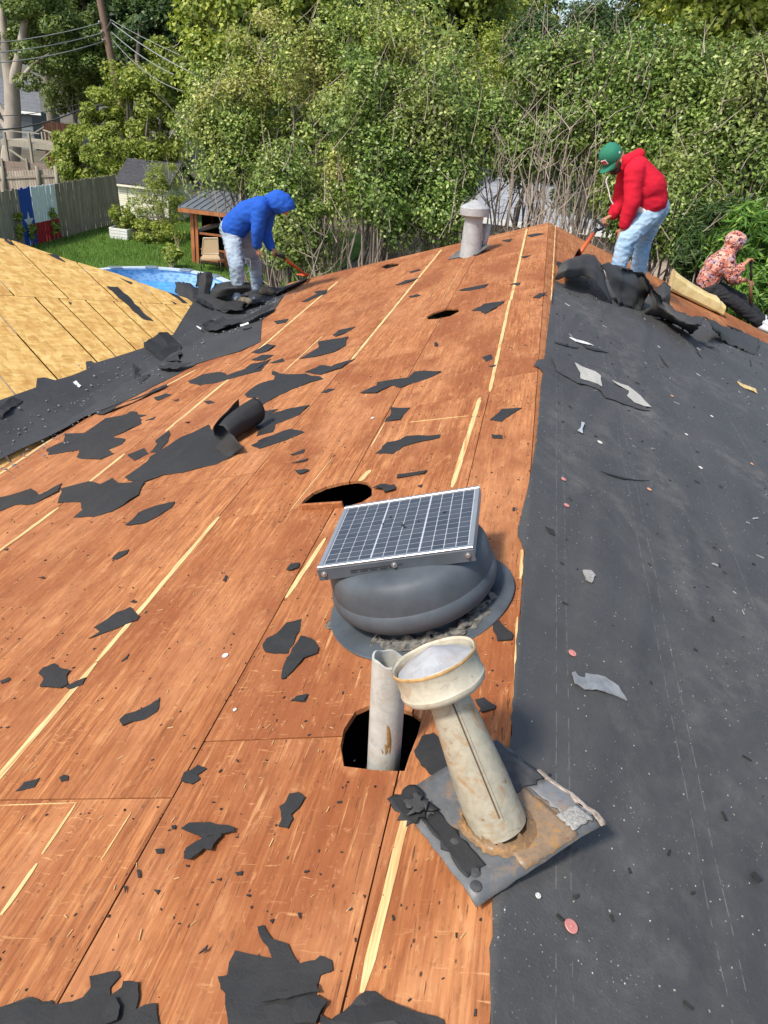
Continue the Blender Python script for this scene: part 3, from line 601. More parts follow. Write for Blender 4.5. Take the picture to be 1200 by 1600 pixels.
scrap(((0, 0), 1), [(910, 893), (922, 897), (929, 905), (924, 916), (915, 910)], 'pale grey crumpled scrap on the felt in line with the solar vent', mat=GRIT, name='shingle_scrap', cat='shingle scrap', **rr)
scrap(c5, [(305, 520), (325, 480), (340, 485), (330, 532)], 'whitish plastic flake on the felt below the shingle strips', mat=simple('dull_plastic', (.42, .45, .47), .4), name='plastic_flake', cat='flake', **rr)
scrap(c5, [(268, 85), (320, 96), (350, 105), (385, 122), (340, 112), (300, 103)], 'thin white torn strip on the felt above the shingle strips', mat=WHITE, name='paper_strip', cat='strip', **rr)
scrap(c5, [(1055, 288), (1140, 325), (1150, 345), (1065, 305)], 'orange wood splinter on the felt at the right', mat=BARE, name='wood_splinter', cat='splinter', **rr)
scrap(((0, 0), 1), [(1168, 1377), (1175, 1372), (1187, 1384), (1180, 1389)], 'small thick black chip on the open felt by the right border', name='felt_chip', cat='chip', f=onR, surf=surfF, h=.012)
# dark tears and slits in the felt sheet
for cc, pl in [(c5, [(190, 120), (230, 128), (312, 148), (270, 142), (215, 132)]), (c5, [(325, 122), (350, 138), (400, 148), (450, 168), (395, 158), (345, 146)]), (c5, [(688, 170), (705, 200), (730, 240), (712, 222)]),
               (c5, [(410, 736), (520, 755), (640, 770), (520, 762)]), (c5, [(850, 125), (870, 155), (888, 190), (862, 155)]), (c5, [(880, 115), (930, 140), (975, 165), (925, 143)]), (c5, [(150, 990), (190, 1010), (196, 1035), (170, 1020)]), (c5, [(1110, 190), (1120, 205), (1118, 228)])]:
    scrap(cc, pl, 'thin dark curled tear in the grey felt sheet', f=onR, surf=surfF, h=.006, name='felt_tear', cat='felt tear', group='tears in the felt sheet', mat=FELT, k=1, lift=.02)

# curled roll on the big scrap
SOFT = [.6]
def catmull(P, n):
    out = []; m_ = len(P)
    for i in range(m_ - 1):
        p0, p1, p2, p3 = P[max(i - 1, 0)], P[i], P[i + 1], P[min(i + 2, m_ - 1)]
        for k in range(n):
            t = k / n; out.append(p1.lerp(p2, t) * (1 - SOFT[0]) + SOFT[0] * .5 * ((2 * p1) + (-p0 + p2) * t + (2 * p0 - 5 * p1 + 4 * p2 - p3) * t * t + (-p0 + 3 * p1 - 3 * p2 + p3) * t ** 3))
    out.append(P[-1]); return out
def patch(name, grid, mat, parent=None, nu=5, nv=5, thick=.003, wr=.01, sc=6, jag=0.0):
    """a sheet through a grid of 3D control points, rows x columns"""
    R_ = [catmull([Vector(p) for p in row], nu) for row in grid]
    C_ = [catmull([r_[i] for r_ in R_], nv) for i in range(len(R_[0]))]
    V = []; sd = random.uniform(0, 50); nc = len(C_); nr = len(C_[0])
    for i in range(nc):
        for j in range(nr):
            p = C_[i][j]; e = 0
            if jag and j in (0, nr - 1): e = jag * noise.noise((i * 1.7, sd, j))
            d = Vector((noise.noise(p * sc + Vector((sd, 0, 0))), noise.noise(p * sc + Vector((0, sd, 0))), noise.noise(p * sc + Vector((0, 0, sd))))) * wr
            V.append(p + d + Vector((0, 0, e)))
    F = [(i * nr + j, (i + 1) * nr + j, (i + 1) * nr + j + 1, i * nr + j + 1) for i in range(nc - 1) for j in range(nr - 1)]
    o = obj(name, V, F, mat, parent, True); md = o.modifiers.new('thickness', 'SOLIDIFY'); md.thickness = thick; return o
a, b = onL((348, 700)), onL((398, 668)); ax = (b - a); 
roll = []
for t in (0, .33, .66, 1):
    base = a.lerp(b, t) + Vector((.02, .02, 0)); rad = .075 + .035 * t; row = []
    side = ax.cross(NL).normalized(); n_ = NL
    for k in range(9):
        an = math.radians(-150 + k * 40 * (1 - .12 * t)); rk = rad * (1 - .03 * k)
        row.append(base + n_ * (rad + .012) + (side * math.cos(an - 1.2) + n_ * math.sin(an - 1.2)) * rk)
    roll.append(row)
tail = [[p for p in onrow] for onrow in roll]
o = patch('felt_roll', roll, FELT, None, 4, 4, .003, .012, 7)
tag(o, 'curled black felt roll standing up at the end of the large felt sheet', 'felt roll')
flap = [[onL(q, h) for q, h in r_] for r_ in [[((334, 700), .004), ((345, 708), .004), ((352, 717), .004)], [((346, 690), .05), ((356, 700), .04), ((364, 710), .012)], [((358, 676), .10), ((370, 688), .09), ((382, 700), .04)]]]
o = patch('felt_flap', flap, FELT, None, 4, 4, .003, .01); tag(o, 'lifted grey felt flap folded against the curled roll', 'felt flap')
# ------------------------------------------------------------------ solar attic vent
FANGREY = simple('grey_painted_steel', (.066, .077, .088), .55, var=.25, scale=9, spec=.35)
ALU = simple('anodised_aluminium', (.45, .46, .46), .35, metal=.7, var=.06)
BOLT = simple('bolt_steel', (.62, .62, .6), .25, metal=.9, var=.05)
TARGREY = simple('dried_grey_sealant', (.12, .112, .095), .9, var=.85, scale=45, bump=.008)
CELL = Mt('solar_cell_blue', rough=.33, spec=.6)
CELL.col(CELL.mix(CELL.ramp(CELL.rnd(), [(0, 0.0), (1, 1.0)]), (.036, .043, .056), (.056, .065, .080))); CELL = CELL.m
BACK = simple('cell_gap_grey', (.42, .44, .47), .3, var=.05)
fc = Vector((-.312, 1.945, -S * .312)); 
vent = empty('solar_vent', fc, 'dark grey domed attic vent with a square solar panel on top', 'roof vent')
F_ = frame_of(NL, (0, 1, 0))
def fl_w(r, z, a):
    return r * (1 + .02 * math.sin(3 * a + 1)), z + .012 * max(0, (r - .2) / .1) * math.sin(2 * a + .8) * .6
lathe('flange', [(.20, .012), (.235, .014), (.262, .013), (.30, .010), (.303, .007), (.30, .003), (.20, .004)], fc, NL, FANGREY, vent, 72, wob=fl_w)
lathe('base_ring', [(.205, .006), (.205, .030), (.215, .034), (.200, .036), (.196, .064), (.19, .07)], fc, NL, FANGREY, vent, 64)
lathe('dome', [(.185, .060), (.212, .048), (.234, .048), (.250, .055), (.261, .070), (.266, .088), (.266, .104), (.261, .116), (.2575, .121), (.2575, .135), (.2565, .160), (.252, .184), (.243, .203), (.226, .216), (.20, .223), (.15, .227), (.08, .228), (.0005, .228)], fc, NL, FANGREY, vent, 96)
def onP(q, h): return hit(q, fc + NL * h, NL)
ph = .262
pc = [onP(q, ph) for q in [(498, 886), (741, 857), (748, 758), (537, 793)]]
cc_ = sum(pc, Vector()) / 4; ux = ((pc[1] - pc[0]) + (pc[2] - pc[3])).normalized(); ux = (ux - NL * ux.dot(NL)).normalized(); uy = NL.cross(ux)
PWX = ((pc[1] - pc[0]).length + (pc[2] - pc[3]).length) / 2; PWY = ((pc[3] - pc[0]).length + (pc[2] - pc[1]).length) / 2
PF = Matrix((ux, uy, NL)).transposed()
def pp(x, y, z): return cc_ + PF @ Vector((x, y, z))
panel = obj('solar_panel', [pp(sx * PWX / 2 * .985, sy * PWY / 2 * .985, z) for z in (-.004, -.014) for sx, sy in ((-1, -1), (1, -1), (1, 1), (-1, 1))],
            [(0, 1, 2, 3), (7, 6, 5, 4), (0, 4, 5, 1), (1, 5, 6, 2), (2, 6, 7, 3), (3, 7, 4, 0)], BACK, vent)
def pbox(name, x, y, z, sx, sy, sz, mat, parent, bev=.0015): return box(name, pp(x, y, z), (sx, sy, sz), mat, parent, PF, bev)
fw_ = .014; fh = .034
pbox('frame', 0, -PWY / 2 + fw_ / 2, -fh / 2 + .002, PWX, fw_, .008, ALU, panel)
pbox('frame', 0, PWY / 2 - fw_ / 2, -fh / 2 + .002, PWX, fw_, fh, ALU, panel)
pbox('frame', -PWX / 2 + fw_ / 2, 0, -fh / 2 + .001, fw_, PWY - 2 * fw_ - .002, fh, ALU, panel)
pbox('frame', PWX / 2 - fw_ / 2, 0, -fh / 2 + .001, fw_, PWY - 2 * fw_ - .002, fh, ALU, panel)
pbox('frame', 0, -PWY / 2 + fw_ / 2, .0005, PWX + .001, fw_ + .001, .006, ALU, panel)
pbox('skirt', 0, -PWY / 2 - .002, -.023, PWX + .004, .004, .040, FANGREY, panel)
pbox('louvre_slot', -.055, -PWY / 2 - .0045, -.020, .16, .002, .003, simple('slot_dark', (.02, .02, .02), .8), panel, .0005)
for i in range(5): pbox('louvre_slot', -.125 + .03 * i, -PWY / 2 - .0045, -.026, .022, .002, .004, bpy.data.materials['slot_dark'], panel, .0005)
for x in (-PWX / 2 + .018, 0.0, PWX / 2 - .018):
    lathe('bolt', [(.0005, .010), (.004, .010), (.0055, .007), (.0055, .003), (.009, .003), (.009, 0), (.0005, 0)], pp(x, -PWY / 2 - .004, -.020), -uy, BOLT, vent, 16)
# legs that carry the panel
for sx, sy in ((-1, -1), (1, -1), (1, 1), (-1, 1)):
    p = pp(sx * .13, sy * .11, -.03); beam('bracket', p, p - NL * .03, .03, .03, FANGREY, vent, up=uy)
# three strings of cells, four by twelve each
IW = PWX - 2 * fw_ - .008; IH = PWY - 2 * fw_ - .008; sec = (IW - 2 * .006) / 3; nc_, nr_ = 4, 12
cw = (sec - 3 * .0030) / nc_; ch = (IH - 11 * .0040) / nr_
cme = bpy.data.meshes.new('solar_cell'); cme.from_pydata([(sx * cw / 2, sy * ch / 2, z) for z in (0, .001) for sx, sy in ((-1, -1), (1, -1), (1, 1), (-1, 1))], [], [(4, 5, 6, 7), (0, 1, 5, 4), (1, 2, 6, 5), (2, 3, 7, 6), (3, 0, 4, 7)])
for sI in range(3):
    for i in range(nc_):
        for j in range(nr_):
            x = -IW / 2 + sI * (sec + .006) + cw / 2 + i * (cw + .0030); y = -IH / 2 + ch / 2 + j * (ch + .0040)
            o = link('solar_cell', cme, CELL, panel); M_ = PF.to_4x4(); M_.translation = pp(x, y, -.0035); o.matrix_basis = M_
# bird mess / tar blots
for (x, y, r) in ((.0, .0, .006), (.01, -.015, .004), (.13, .05, .006), (-.05, .07, .004), (-.07, .03, .003), (.05, .01, .003)):
    pts = [(x + r * (1 + random.uniform(-.4, .4)) * math.cos(a * .9), y + r * .8 * math.sin(a * .9)) for a in range(7)]
    obj('tar_spot', [pp(u, v, .0002) for u, v in pts] + [pp(u, v, -.002) for u, v in pts], [tuple(range(7))] + [(i, (i + 1) % 7, (i + 1) % 7 + 7, i + 7) for i in range(7)], FELT, panel)
# old sealant torn off the flange, right and front
V = []; F = []
for i in range(46):
    a = math.radians(-118 + i * 2.55); 
    for k in range(7):
        r = .268 - .070 * (k / 6) * (.65 + .5 * noise.noise((i * .13, 1, 2))) + .024 * noise.noise((i * .55, k * .4, 0)) - .02 * max(0, abs(i - 24) / 24 - .6); z = .0115 + .006 * math.sin(k / 6 * 3.1) * (.45 + noise.noise((i * .45, k * .7, 4))) + (.03 * (k / 6) ** 2 if k > 3 else 0) * (.4 + .6 * noise.noise((i * .3, 7, 1)))
        V.append(fc + F_ @ Vector((-r * math.cos(a) if False else r * math.cos(a), r * math.sin(a), z)))
for i in range(45):
    for k in range(6):
        if noise.noise((i * .5, k * .8, 9)) < .42: F.append((i * 7 + k, (i + 1) * 7 + k, (i + 1) * 7 + k + 1, i * 7 + k + 1))
o = obj('sealant', V, F, TARGREY, vent, True); md = o.modifiers.new('thickness', 'SOLIDIFY'); md.thickness = .004
lathe('flange_tab', [(.0005, .014), (.022, .013), (.026, .006), (.024, .003)], onL((521, 978)), NL, TARGREY, vent, 9)

# ------------------------------------------------------------------ white plastic pipe in the square hole
PVC = mk_galv('stained_white_plastic', (.44, .44, .40), .32, 2.2)
pd = onL((602, 1170)); pt = atY(609, 1030, pd.y); pb = Vector((pd.x - (pt.x - pd.x) * 1.2, pd.y, -.55))
RUSTD = simple('rust_drip', (.27, .155, .05), .8, var=.35, scale=70)
pipe = empty('vent_pipe', pb, 'short white plastic vent pipe standing in the square roof hole', 'vent pipe')
ax_ = (pt - pb); Lp = ax_.length
lathe('pipe', [(.034, 0), (.041, 0), (.0415, Lp * .5), (.041, Lp), (.036, Lp + .001), (.0355, Lp - .25)], pb, ax_, PVC, pipe, 40, wob=lambda r, z, a: (r, z + (.010 * math.cos(a + 2.2) + .003 * math.sin(5 * a) if z > Lp - .1 and r > .03 else 0)))
lathe('coupling', [(.042, .26), (.0475, .26), (.0475, Lp - .385), (.042, Lp - .38)], pb, ax_, PVC, pipe, 36)
tubes('rubber_band', [[(Vector(pb) + ax_.normalized() * (Lp - .372 + .008 * math.sin(a)) + frame_of(ax_) @ Vector((.0445 * math.cos(a), .0445 * math.sin(a), 0)), .003) for a in [i * 2 * math.pi / 24 for i in range(25)]]], simple('black_rubber', (.015, .015, .015), .6), pipe)
for da, z0_, z1_, r_ in ((.16, .545, .655, .0085), (.27, .52, .65, .005), (.06, .53, .585, .006), (-.15, .535, .56, .004)):
    Fp = frame_of(ax_); dc = Fp.transposed() @ (CAM - pb); aa = math.atan2(dc.y, dc.x) + da
    tubes('drip_stain', [[(pb + Fp @ Vector(((.0410 - r_ * .72) * math.cos(aa + .06 * math.sin(t * 5)), (.0410 - r_ * .72) * math.sin(aa + .06 * math.sin(t * 5)), Lp - .80 + z0_ + (z1_ - z0_) * t)), r_ * (.45 + .55 * math.sin(t * 2.6 + .4))) for t in np.linspace(0, 1, 9)]], RUSTD, pipe, 8)

# ------------------------------------------------------------------ tilted flue with its flashing plate
GALV = mk_galv('rust_stained_galvanised_steel', (.37, .335, .25), 1.0, 3.2)
CREAM = mk_galv('aged_cream_steel', (.47, .43, .325), .6, 2.6)
PLATE = mk_galv('flashing_plate_steel', (.115, .118, .116), .55, 3.0)
PLATERUST = mk_galv('rusty_flashing_steel', (.235, .16, .095), 1.4, 5.5)
def onF(q, z=.03): return hit(q, (0, 0, z), (-.10, 0, 1))
cor = [onF(q) for q in [(617, 1247), (778, 1149), (949, 1277), (745, 1413)]]       # left, far, right, near
fb = onF((778, 1288))
flue = empty('flue_vent', fb, 'rust stained metal flue with round cap tipped over on its loose flashing plate', 'flue vent')
def pl(u, v):           # u: left->right along the far edge, v: far->near
    p = cor[0].lerp(cor[1], u).lerp(cor[3].lerp(cor[2], u), v)
    bend = -.014 * max(0, (u - .78) / .22) ** 2 - .010 * max(0, (v - .90) / .10) ** 2 + .003 * noise.noise((u * 3, v * 3, 2)) + .006 * (abs(u - .5) > .44) * noise.noise((u * 9, v * 9, 5))
    return p + Vector((0, 0, bend))
def plate_piece(name, u0, u1, v0, v1, mat, dz=0.0, n=14, jag=0.0, thick=.0025, parent=None):
    V = []; F = []
    for i in range(n + 1):
        for j in range(n + 1):
            u = u0 + (u1 - u0) * i / n; v = v0 + (v1 - v0) * j / n
            if jag:
                if i in (0, n): u += jag * noise.noise((j * .9, i, 3))
                if j in (0, n): v += jag * noise.noise((i * .9, j, 7))
            V.append(pl(u, v) + Vector((0, 0, dz)))
    for i in range(n):
        for j in range(n): F.append((i * (n + 1) + j, (i + 1) * (n + 1) + j, (i + 1) * (n + 1) + j + 1, i * (n + 1) + j + 1))
    o = obj(name, V, F, mat, parent or flue, True); md = o.modifiers.new('thickness', 'SOLIDIFY'); md.thickness = thick; md.offset = 0; return o
plate_piece('flashing_plate', 0, 1, 0, 1, PLATE, jag=.006)
plate_piece('rusty_panel', .36, .78, .30, .985, PLATERUST, .0022, jag=.02)
plate_piece('felt_patch', .70, .96, .03, .50, SHDARK, .005, jag=.05, n=10)
plate_piece('felt_patch', .045, .085 + .10, .28, .82, FELT, .004, jag=.04, n=10)
plate_piece('grey_patch', .80, .985, .52, .92, mk_galv('dull_lead_grey', (.19, .19, .19), .5, 4.0), .004, jag=.03, n=10)
plate_piece('grit_patch', .76, .94, .80, .95, GRIT, .0055, jag=.025, n=8)
plate_piece('sealant_edge', .965, 1.0, .42, 1.0, simple('pinkish_old_sealant', (.33, .27, .215), .9, var=.5, scale=60, bump=.006), .004, jag=.03, n=8, thick=.007)
for u, v, r in ((.06, .90, .012), (.11, .82, .011), (.13, .56, .012)):
    p = pl(u, v); lathe('nail_head', [(.0005, .006), (r * .6, .006), (r, .003), (r, 0)], p, (0, 0, 1), SHDARK, flue, 10)
# crumpled felt on the plate's left corner
ftop = CAM + ray(684, 1046) * 1.455
fa = (ftop - fb).normalized(); FL = (ftop - fb).length
R0, R1 = .0600, .0395
lathe('pipe', [(R0, .0), (R0 - .004, FL * .3), (R0 - .012, FL * .6), (R1, FL * .86), (R1, FL * .90), (R1 + .003, FL * .905), (R1 + .003, FL * .95)], fb, fa, GALV, flue, 48)
Ff = frame_of(fa, (0, 1, 0))
def onpipe(a, z, out=0.0):
    r = float(np.interp(z, [0, FL * .3, FL * .6, FL * .86], [R0, R0 - .004, R0 - .012, R1])) + out; return fb + Ff @ Vector((r * math.cos(a), r * math.sin(a), z))
dcam = Ff.transposed() @ (CAM - fb); ang = math.atan2(dcam.y, dcam.x)
tubes('seam', [[(onpipe(ang + .12 - .05 * t, .05 + (FL * .84 - .05) * t, .0005), .0016) for t in np.linspace(0, 1, 9)]], simple('seam_dark_brown', (.10, .065, .035), .8), flue)  # thin dark brown line along the pipe seam
tubes('seam', [[(onpipe(ang + .21 - .03 * t, .04 + (FL * .84 - .04) * t, .0004), .0019) for t in np.linspace(0, 1, 9)]], GALV, flue)
V = []; F = []; NA = 64
for i in range(NA):
    a = 2 * math.pi * i / NA; q = fb + Ff @ Vector((R0 * math.cos(a), R0 * math.sin(a), 0)); q = q + fa * ((.03 + .10 * q.x - q.z) / fa.z)
    o_ = (q - fb); o_ = (o_ - Vector((0, 0, o_.z))).normalized(); nz = noise.noise((math.cos(a) * 3.2, math.sin(a) * 3.2, 2)); n2 = noise.noise((math.cos(a) * 8, math.sin(a) * 8, 6))
    V += [q + fa * (.020 + .016 * nz + .012 * n2) + o_ * .0006, q + fa * (.010 + .006 * n2) + o_ * (.0035 + .002 * nz), q + o_ * (.008 + .004 * n2) + Vector((0, 0, .006)), q + o_ * (.016 + .009 * nz + .006 * n2) + Vector((0, 0, .0045))]
for i in range(NA):
    j_ = (i + 1) % NA
    for k in range(3): F.append((i * 4 + k, j_ * 4 + k, j_ * 4 + k + 1, i * 4 + k + 1))
CAKED = mk_galv('caked_rust', (.20, .115, .05), 1.2, 9.0)
obj('rusty_sealant', V, F, CAKED, flue, True)
cz = FL * .90
cap = lathe('cap', [(.045, cz - .010), (.076, cz - .008), (.0835, cz - .003), (.0865, cz + .004), (.0870, cz + .010), (.0845, cz + .014), (.0845, cz + .052), (.087, cz + .056), (.0875, cz + .061), (.085, cz + .064), (.0815, cz + .060), (.0805, cz + .042), (.077, cz + .038)], fb, fa, CREAM, flue, 64, wob=lambda r, z, a: (r * (1 + .010 * math.sin(2 * a + 1)), z + .002 * noise.noise((a * 2, 1, 5))))
lathe('cap_cone', [(.0005, cz + .084), (.012, cz + .081), (.035, cz + .071), (.060, cz + .058), (.078, cz + .050), (.0795, cz + .047), (.070, cz + .042)], fb, fa, mk_galv('pale_zinc', (.36, .365, .37), .22, 2.5), cap, 48, wob=lambda r, z, a: (r, z + .0035 * noise.noise((r * 30 * math.cos(a), r * 30 * math.sin(a), 3)) * (r > .005)))
lathe('rust_rim', [(.0876, cz + .0575), (.0884, cz + .061), (.0868, cz + .064)], fb, fa, simple('rim_rust', (.40, .24, .09), .8, var=.4, scale=40), cap, 64)

# scrap hanging over the plate
o = plate_piece('felt_scrap', -.07, .17, .00, .27, FELT, .010, n=7, jag=.07, thick=.003); o.parent = None
tag(o, 'torn black felt scrap draped over the corner of the flashing plate', 'felt scrap')
o = plate_piece('felt_scrap', .00, .13, .10, .24, FELTP, .020, n=6, jag=.09, thick=.003); o.parent = None
tag(o, 'small grey felt flake on top of the scrap at the flashing plate corner', 'felt scrap')

# ------------------------------------------------------------------ far flue near the gable
fz = onL((735, 399)); 
far = empty('flue_vent', fz, 'pale grey flue with a flat round cap at the far end of the roof', 'flue vent')
FG = mk_galv('weathered_zinc', (.35, .355, .35), .15)
tp = atY(741, 334, fz.y); dv = (tp - fz).normalized(); FLf = (tp - fz).length
lathe('pipe', [(.135, -.02), (.128, .05), (.118, FLf * .5), (.106, FLf * .95)], fz, dv, FG, far, 32)
cpf = lathe('cap', [(.10, FLf * .93), (.165, FLf * .96), (.172, FLf * .98), (.172, FLf + .07), (.16, FLf + .085), (.08, FLf + .12), (.03, FLf + .15), (.0005, FLf + .155)], fz, dv, FG, far, 40)
pv = [onL(q, .03) for q in [(697, 404), (722, 388), (768, 380), (742, 398)]]
pv = [onL((699, 405), .01), onL((716, 391), .05), onL((768, 381), .08), onL((745, 397), .02)]
o = obj('flashing_plate', [p for p in pv] + [p - NL * .004 for p in pv], [(0, 1, 2, 3), (7, 6, 5, 4), (0, 4, 5, 1), (1, 5, 6, 2), (2, 6, 7, 3), (3, 7, 4, 0)], PLATE, far)
solid_tube('side_pipe', [fz + Vector((.12, .12, -.05)), fz + Vector((.16, .12, .36))], .035, FG, far)
# ------------------------------------------------------------------ people
def caps_bm(caps):
    bm = bmesh.new(); SEG = 14
    for p0, r0, p1, r1 in caps:
        p0 = Vector(p0); p1 = Vector(p1); d = p1 - p0
        if d.length < 1e-4: d = Vector((0, 0, 1e-3)); p1 = p0 + d
        z = d.normalized(); x = z.orthogonal().normalized(); y = z.cross(x); rings = []
        for k in range(1, 6):
            a = math.pi / 2 * k / 5; rings.append((p0 - z * r0 * math.cos(a), r0 * math.sin(a)))
        for k in range(5, 0, -1):
            a = math.pi / 2 * k / 5; rings.append((p1 + z * r1 * math.cos(a), r1 * math.sin(a)))
        a0 = bm.verts.new(p0 - z * r0); a1 = bm.verts.new(p1 + z * r1); L = []
        for c, r in rings: L.append([bm.verts.new(c + (x * math.cos(2 * math.pi * i / SEG) + y * math.sin(2 * math.pi * i / SEG)) * r) for i in range(SEG)])
        for i in range(SEG):
            j = (i + 1) % SEG; bm.faces.new((a0, L[0][j], L[0][i])); bm.faces.new((a1, L[-1][i], L[-1][j]))
            for A_, B_ in zip(L[:-1], L[1:]): bm.faces.new((A_[i], A_[j], B_[j], B_[i]))
    return bm
def blob(name, caps, vox, mat, parent=None, smooth=4, fold=0.0, fs=9.0, cut=None, fold_dir=None):
    bm = caps_bm(caps); me = bpy.data.meshes.new('tmp'); bm.to_mesh(me); bm.free()
    t = bpy.data.objects.new('tmp', me); COL.objects.link(t)
    r = t.modifiers.new('r', 'REMESH'); r.mode = 'VOXEL'; r.voxel_size = vox
    if smooth: s = t.modifiers.new('s', 'SMOOTH'); s.iterations = smooth; s.factor = .5
    dg = bpy.context.evaluated_depsgraph_get(); dg.update()
    out = bpy.data.meshes.new_from_object(t.evaluated_get(dg)); bpy.data.objects.remove(t); bpy.data.meshes.remove(me); out.name = name
    if fold:
        out.update(); sd = random.uniform(0, 50)
        nv_ = len(out.vertices); co = np.empty(nv_ * 3, np.float32); no = np.empty(nv_ * 3, np.float32)
        out.vertices.foreach_get('co', co); out.vertices.foreach_get('normal', no); co = co.reshape(-1, 3); no = no.reshape(-1, 3); amt = np.empty(nv_, np.float32)
        for i_ in range(nv_):
            q = Vector((co[i_, 0] * fs + sd, co[i_, 1] * fs, co[i_, 2] * fs * 1.9))
            amt[i_] = fold * ((1 - 2.2 * abs(noise.noise(q))) * .6 + .5 * noise.noise(q * 2.3))
        out.vertices.foreach_set('co', (co + no * amt[:, None]).ravel()); out.update()
    if cut:
        bm = bmesh.new(); bm.from_mesh(out); bmesh.ops.delete(bm, geom=[v for v in bm.verts if cut(v.co)], context='VERTS'); bm.to_mesh(out); bm.free()
    out.polygons.foreach_set('use_smooth', [True] * len(out.polygons)); out.update()
    o = link(name, out, mat, parent)
    if cut: md = o.modifiers.new('thickness', 'SOLIDIFY'); md.thickness = .006
    return o
def chain(*pr): return [(pr[i][0], pr[i][1], pr[i + 1][0], pr[i + 1][1]) for i in range(len(pr) - 1)]
def hand(wrist, fwd, palm, curl=.5, side=1, sc=1.0):
    f = Vector(fwd).normalized(); n = (Vector(palm) - f * f.dot(Vector(palm))).normalized(); s_ = f.cross(n) * side; out = []
    w0 = Vector(wrist); k = w0 + f * .085 * sc
    for t in (-.028, -.010, .010, .027): out.append((w0 + s_ * t * .6 * sc + f * .01, .018 * sc, k + s_ * t * sc, .0145 * sc))
    for t, L in ((-.031, .066), (-.0105, .078), (.0105, .084), (.031, .072)):
        a = k + s_ * t * sc; d1 = (f * math.cos(curl) + n * math.sin(curl)); b = a + d1 * L * .5 * sc; d2 = (f * math.cos(curl * 2.3) + n * math.sin(curl * 2.3)); c = b + d2 * L * .5 * sc
        out += [(a, .0105 * sc, b, .0098 * sc), (b, .0098 * sc, c, .0082 * sc)]
    a = w0 + f * .03 * sc + s_ * .028 * sc; b = a + (f * .6 + s_ * .7 + n * .35).normalized() * .045 * sc; c = b + (f * .8 + n * .55 + s_ * .1).normalized() * .034 * sc
    out += [(a, .014 * sc, b, .0115 * sc), (b, .0115 * sc, c, .0092 * sc)]
    return out
SKIN = simple('warm_brown_skin', (.40, .19, .11), .5, var=.12, scale=20, spec=.4)
def denim(name, base, pale):
    k = Mt(name, rough=.85, spec=.2); n = k.noise(4.5, 5, .6, .4); n2 = k.noise(26, 4, .6)
    c = k.ramp(n, [(.35, base), (.62, pale)]); c = k.mix(k.ramp(n2, [(.5, 0.0), (.75, .3)]), c, tuple(x * .6 for x in base)); k.col(c); k.bump(n2, .006, .4); return k.m
DENIM1 = denim('light_grey_blue_denim', (.19, .25, .32), (.36, .42, .47)); DENIM2 = denim('light_blue_denim', (.20, .33, .48), (.38, .50, .61))
BLUE = simple('royal_blue_fleece', (.018, .085, .40), .85, var=.12, scale=8, bump=.004, spec=.15); RED = simple('red_fleece', (.52, .012, .030), .85, var=.12, scale=8, bump=.004, spec=.15)
BLACKP = simple('black_trousers', (.012, .012, .014), .8, var=.3, scale=8); BOOT = simple('dusty_tan_boot', (.15, .125, .085), .85, var=.35, scale=18, bump=.004); SHOE = simple('white_shoe', (.62, .62, .60), .6, var=.12)
HAIR = simple('black_hair', (.012, .010, .009), .7, var=.4, scale=90)
ORANGE = simple('orange_fibreglass', (.56, .095, .022), .45, var=.12, scale=14); BLKPL = simple('black_plastic', (.018, .018, .02), .45); ORBL = simple('orange_painted_blade', (.58, .075, .03), .5, var=.2, scale=18)
GREENCAP = simple('green_cap_cloth', (.012, .15, .085), .8, var=.15, scale=12)
PAT = Mt('patterned_cloth', rough=.85, spec=.15); pv1 = PAT.vor(30, PAT.map((1, 1, .75), rot=(.3, .5, .6))); pv2 = PAT.noise(24, 4, .65, 1.2); pv3 = PAT.vor(17, PAT.map((1, 1, 1.2), loc=(3, 2, 1)), 'F1', 'Color')
ps = PAT.nt.nodes.new('ShaderNodeSeparateColor'); PAT.set(ps.inputs[0], pv3)
pcol = PAT.ramp(ps.outputs[0], [(0, (.50, .16, .11)), (.4, (.62, .30, .22)), (.62, (.70, .36, .27)), (.8, (.36, .24, .30)), (1, (.16, .15, .24))], 'CONSTANT')
pcol = PAT.mix(PAT.ramp(pv2, [(.52, 0.0), (.56, 1.0)]), pcol, (.035, .022, .035)); pcol = PAT.mix(PAT.ramp(PAT.noise(40, 3, .6, .8, PAT.map((1, 1, 1), loc=(4, 4, 4))), [(.60, 0.0), (.63, .9)]), pcol, (.70, .42, .33)); PAT.col(pcol); PAT = PAT.m

def shovel(label, grip, foot, blade_n, blade_d):
    g = Vector(grip); b = Vector(foot); d = (b - g).normalized(); s = empty('shovel', b, label, 'shovel', 'orange roofing shovels')
    x = d.cross(Vector((0, -1, .2))).normalized()
    ring = [g + x * .055, g - x * .055, g - x * .055 + d * .03, g - x * .03 + d * .10, g + d * .14, g + x * .03 + d * .10, g + x * .055 + d * .03, g + x * .055, g]
    tubes('handle_grip', [[(p, .015) for p in ring]], BLKPL, s, 8); solid_tube('collar', [g + d * .12, g + d * .22], .022, BLKPL, s, 10)
    solid_tube('shaft', [g + d * .20, b - d * .16], .021, ORANGE, s, 12)
    w_ = Vector(blade_n).cross(Vector(blade_d)).normalized(); bd = Vector(blade_d).normalized(); bn = Vector(blade_n).normalized()
    rows_ = []
    for v in range(5):
        t = v / 4; rows_.append([b - bd * .17 * (1 - t) * 1.0 + w_ * (u - 1.5) / 1.5 * (.055 + .05 * min(1, t * 2.2)) + bn * (.016 + .06 * (1 - t) + .018 * abs((u - 1.5) / 1.5) ** 2) for u in range(4)])
    o = patch('blade', rows_, ORBL, s, 3, 3, .004, 0); tubes('socket', [[(b - d * .20, .026), (b - d * .08 + bn * .02, .020)]], ORBL, s, 10)
    return s

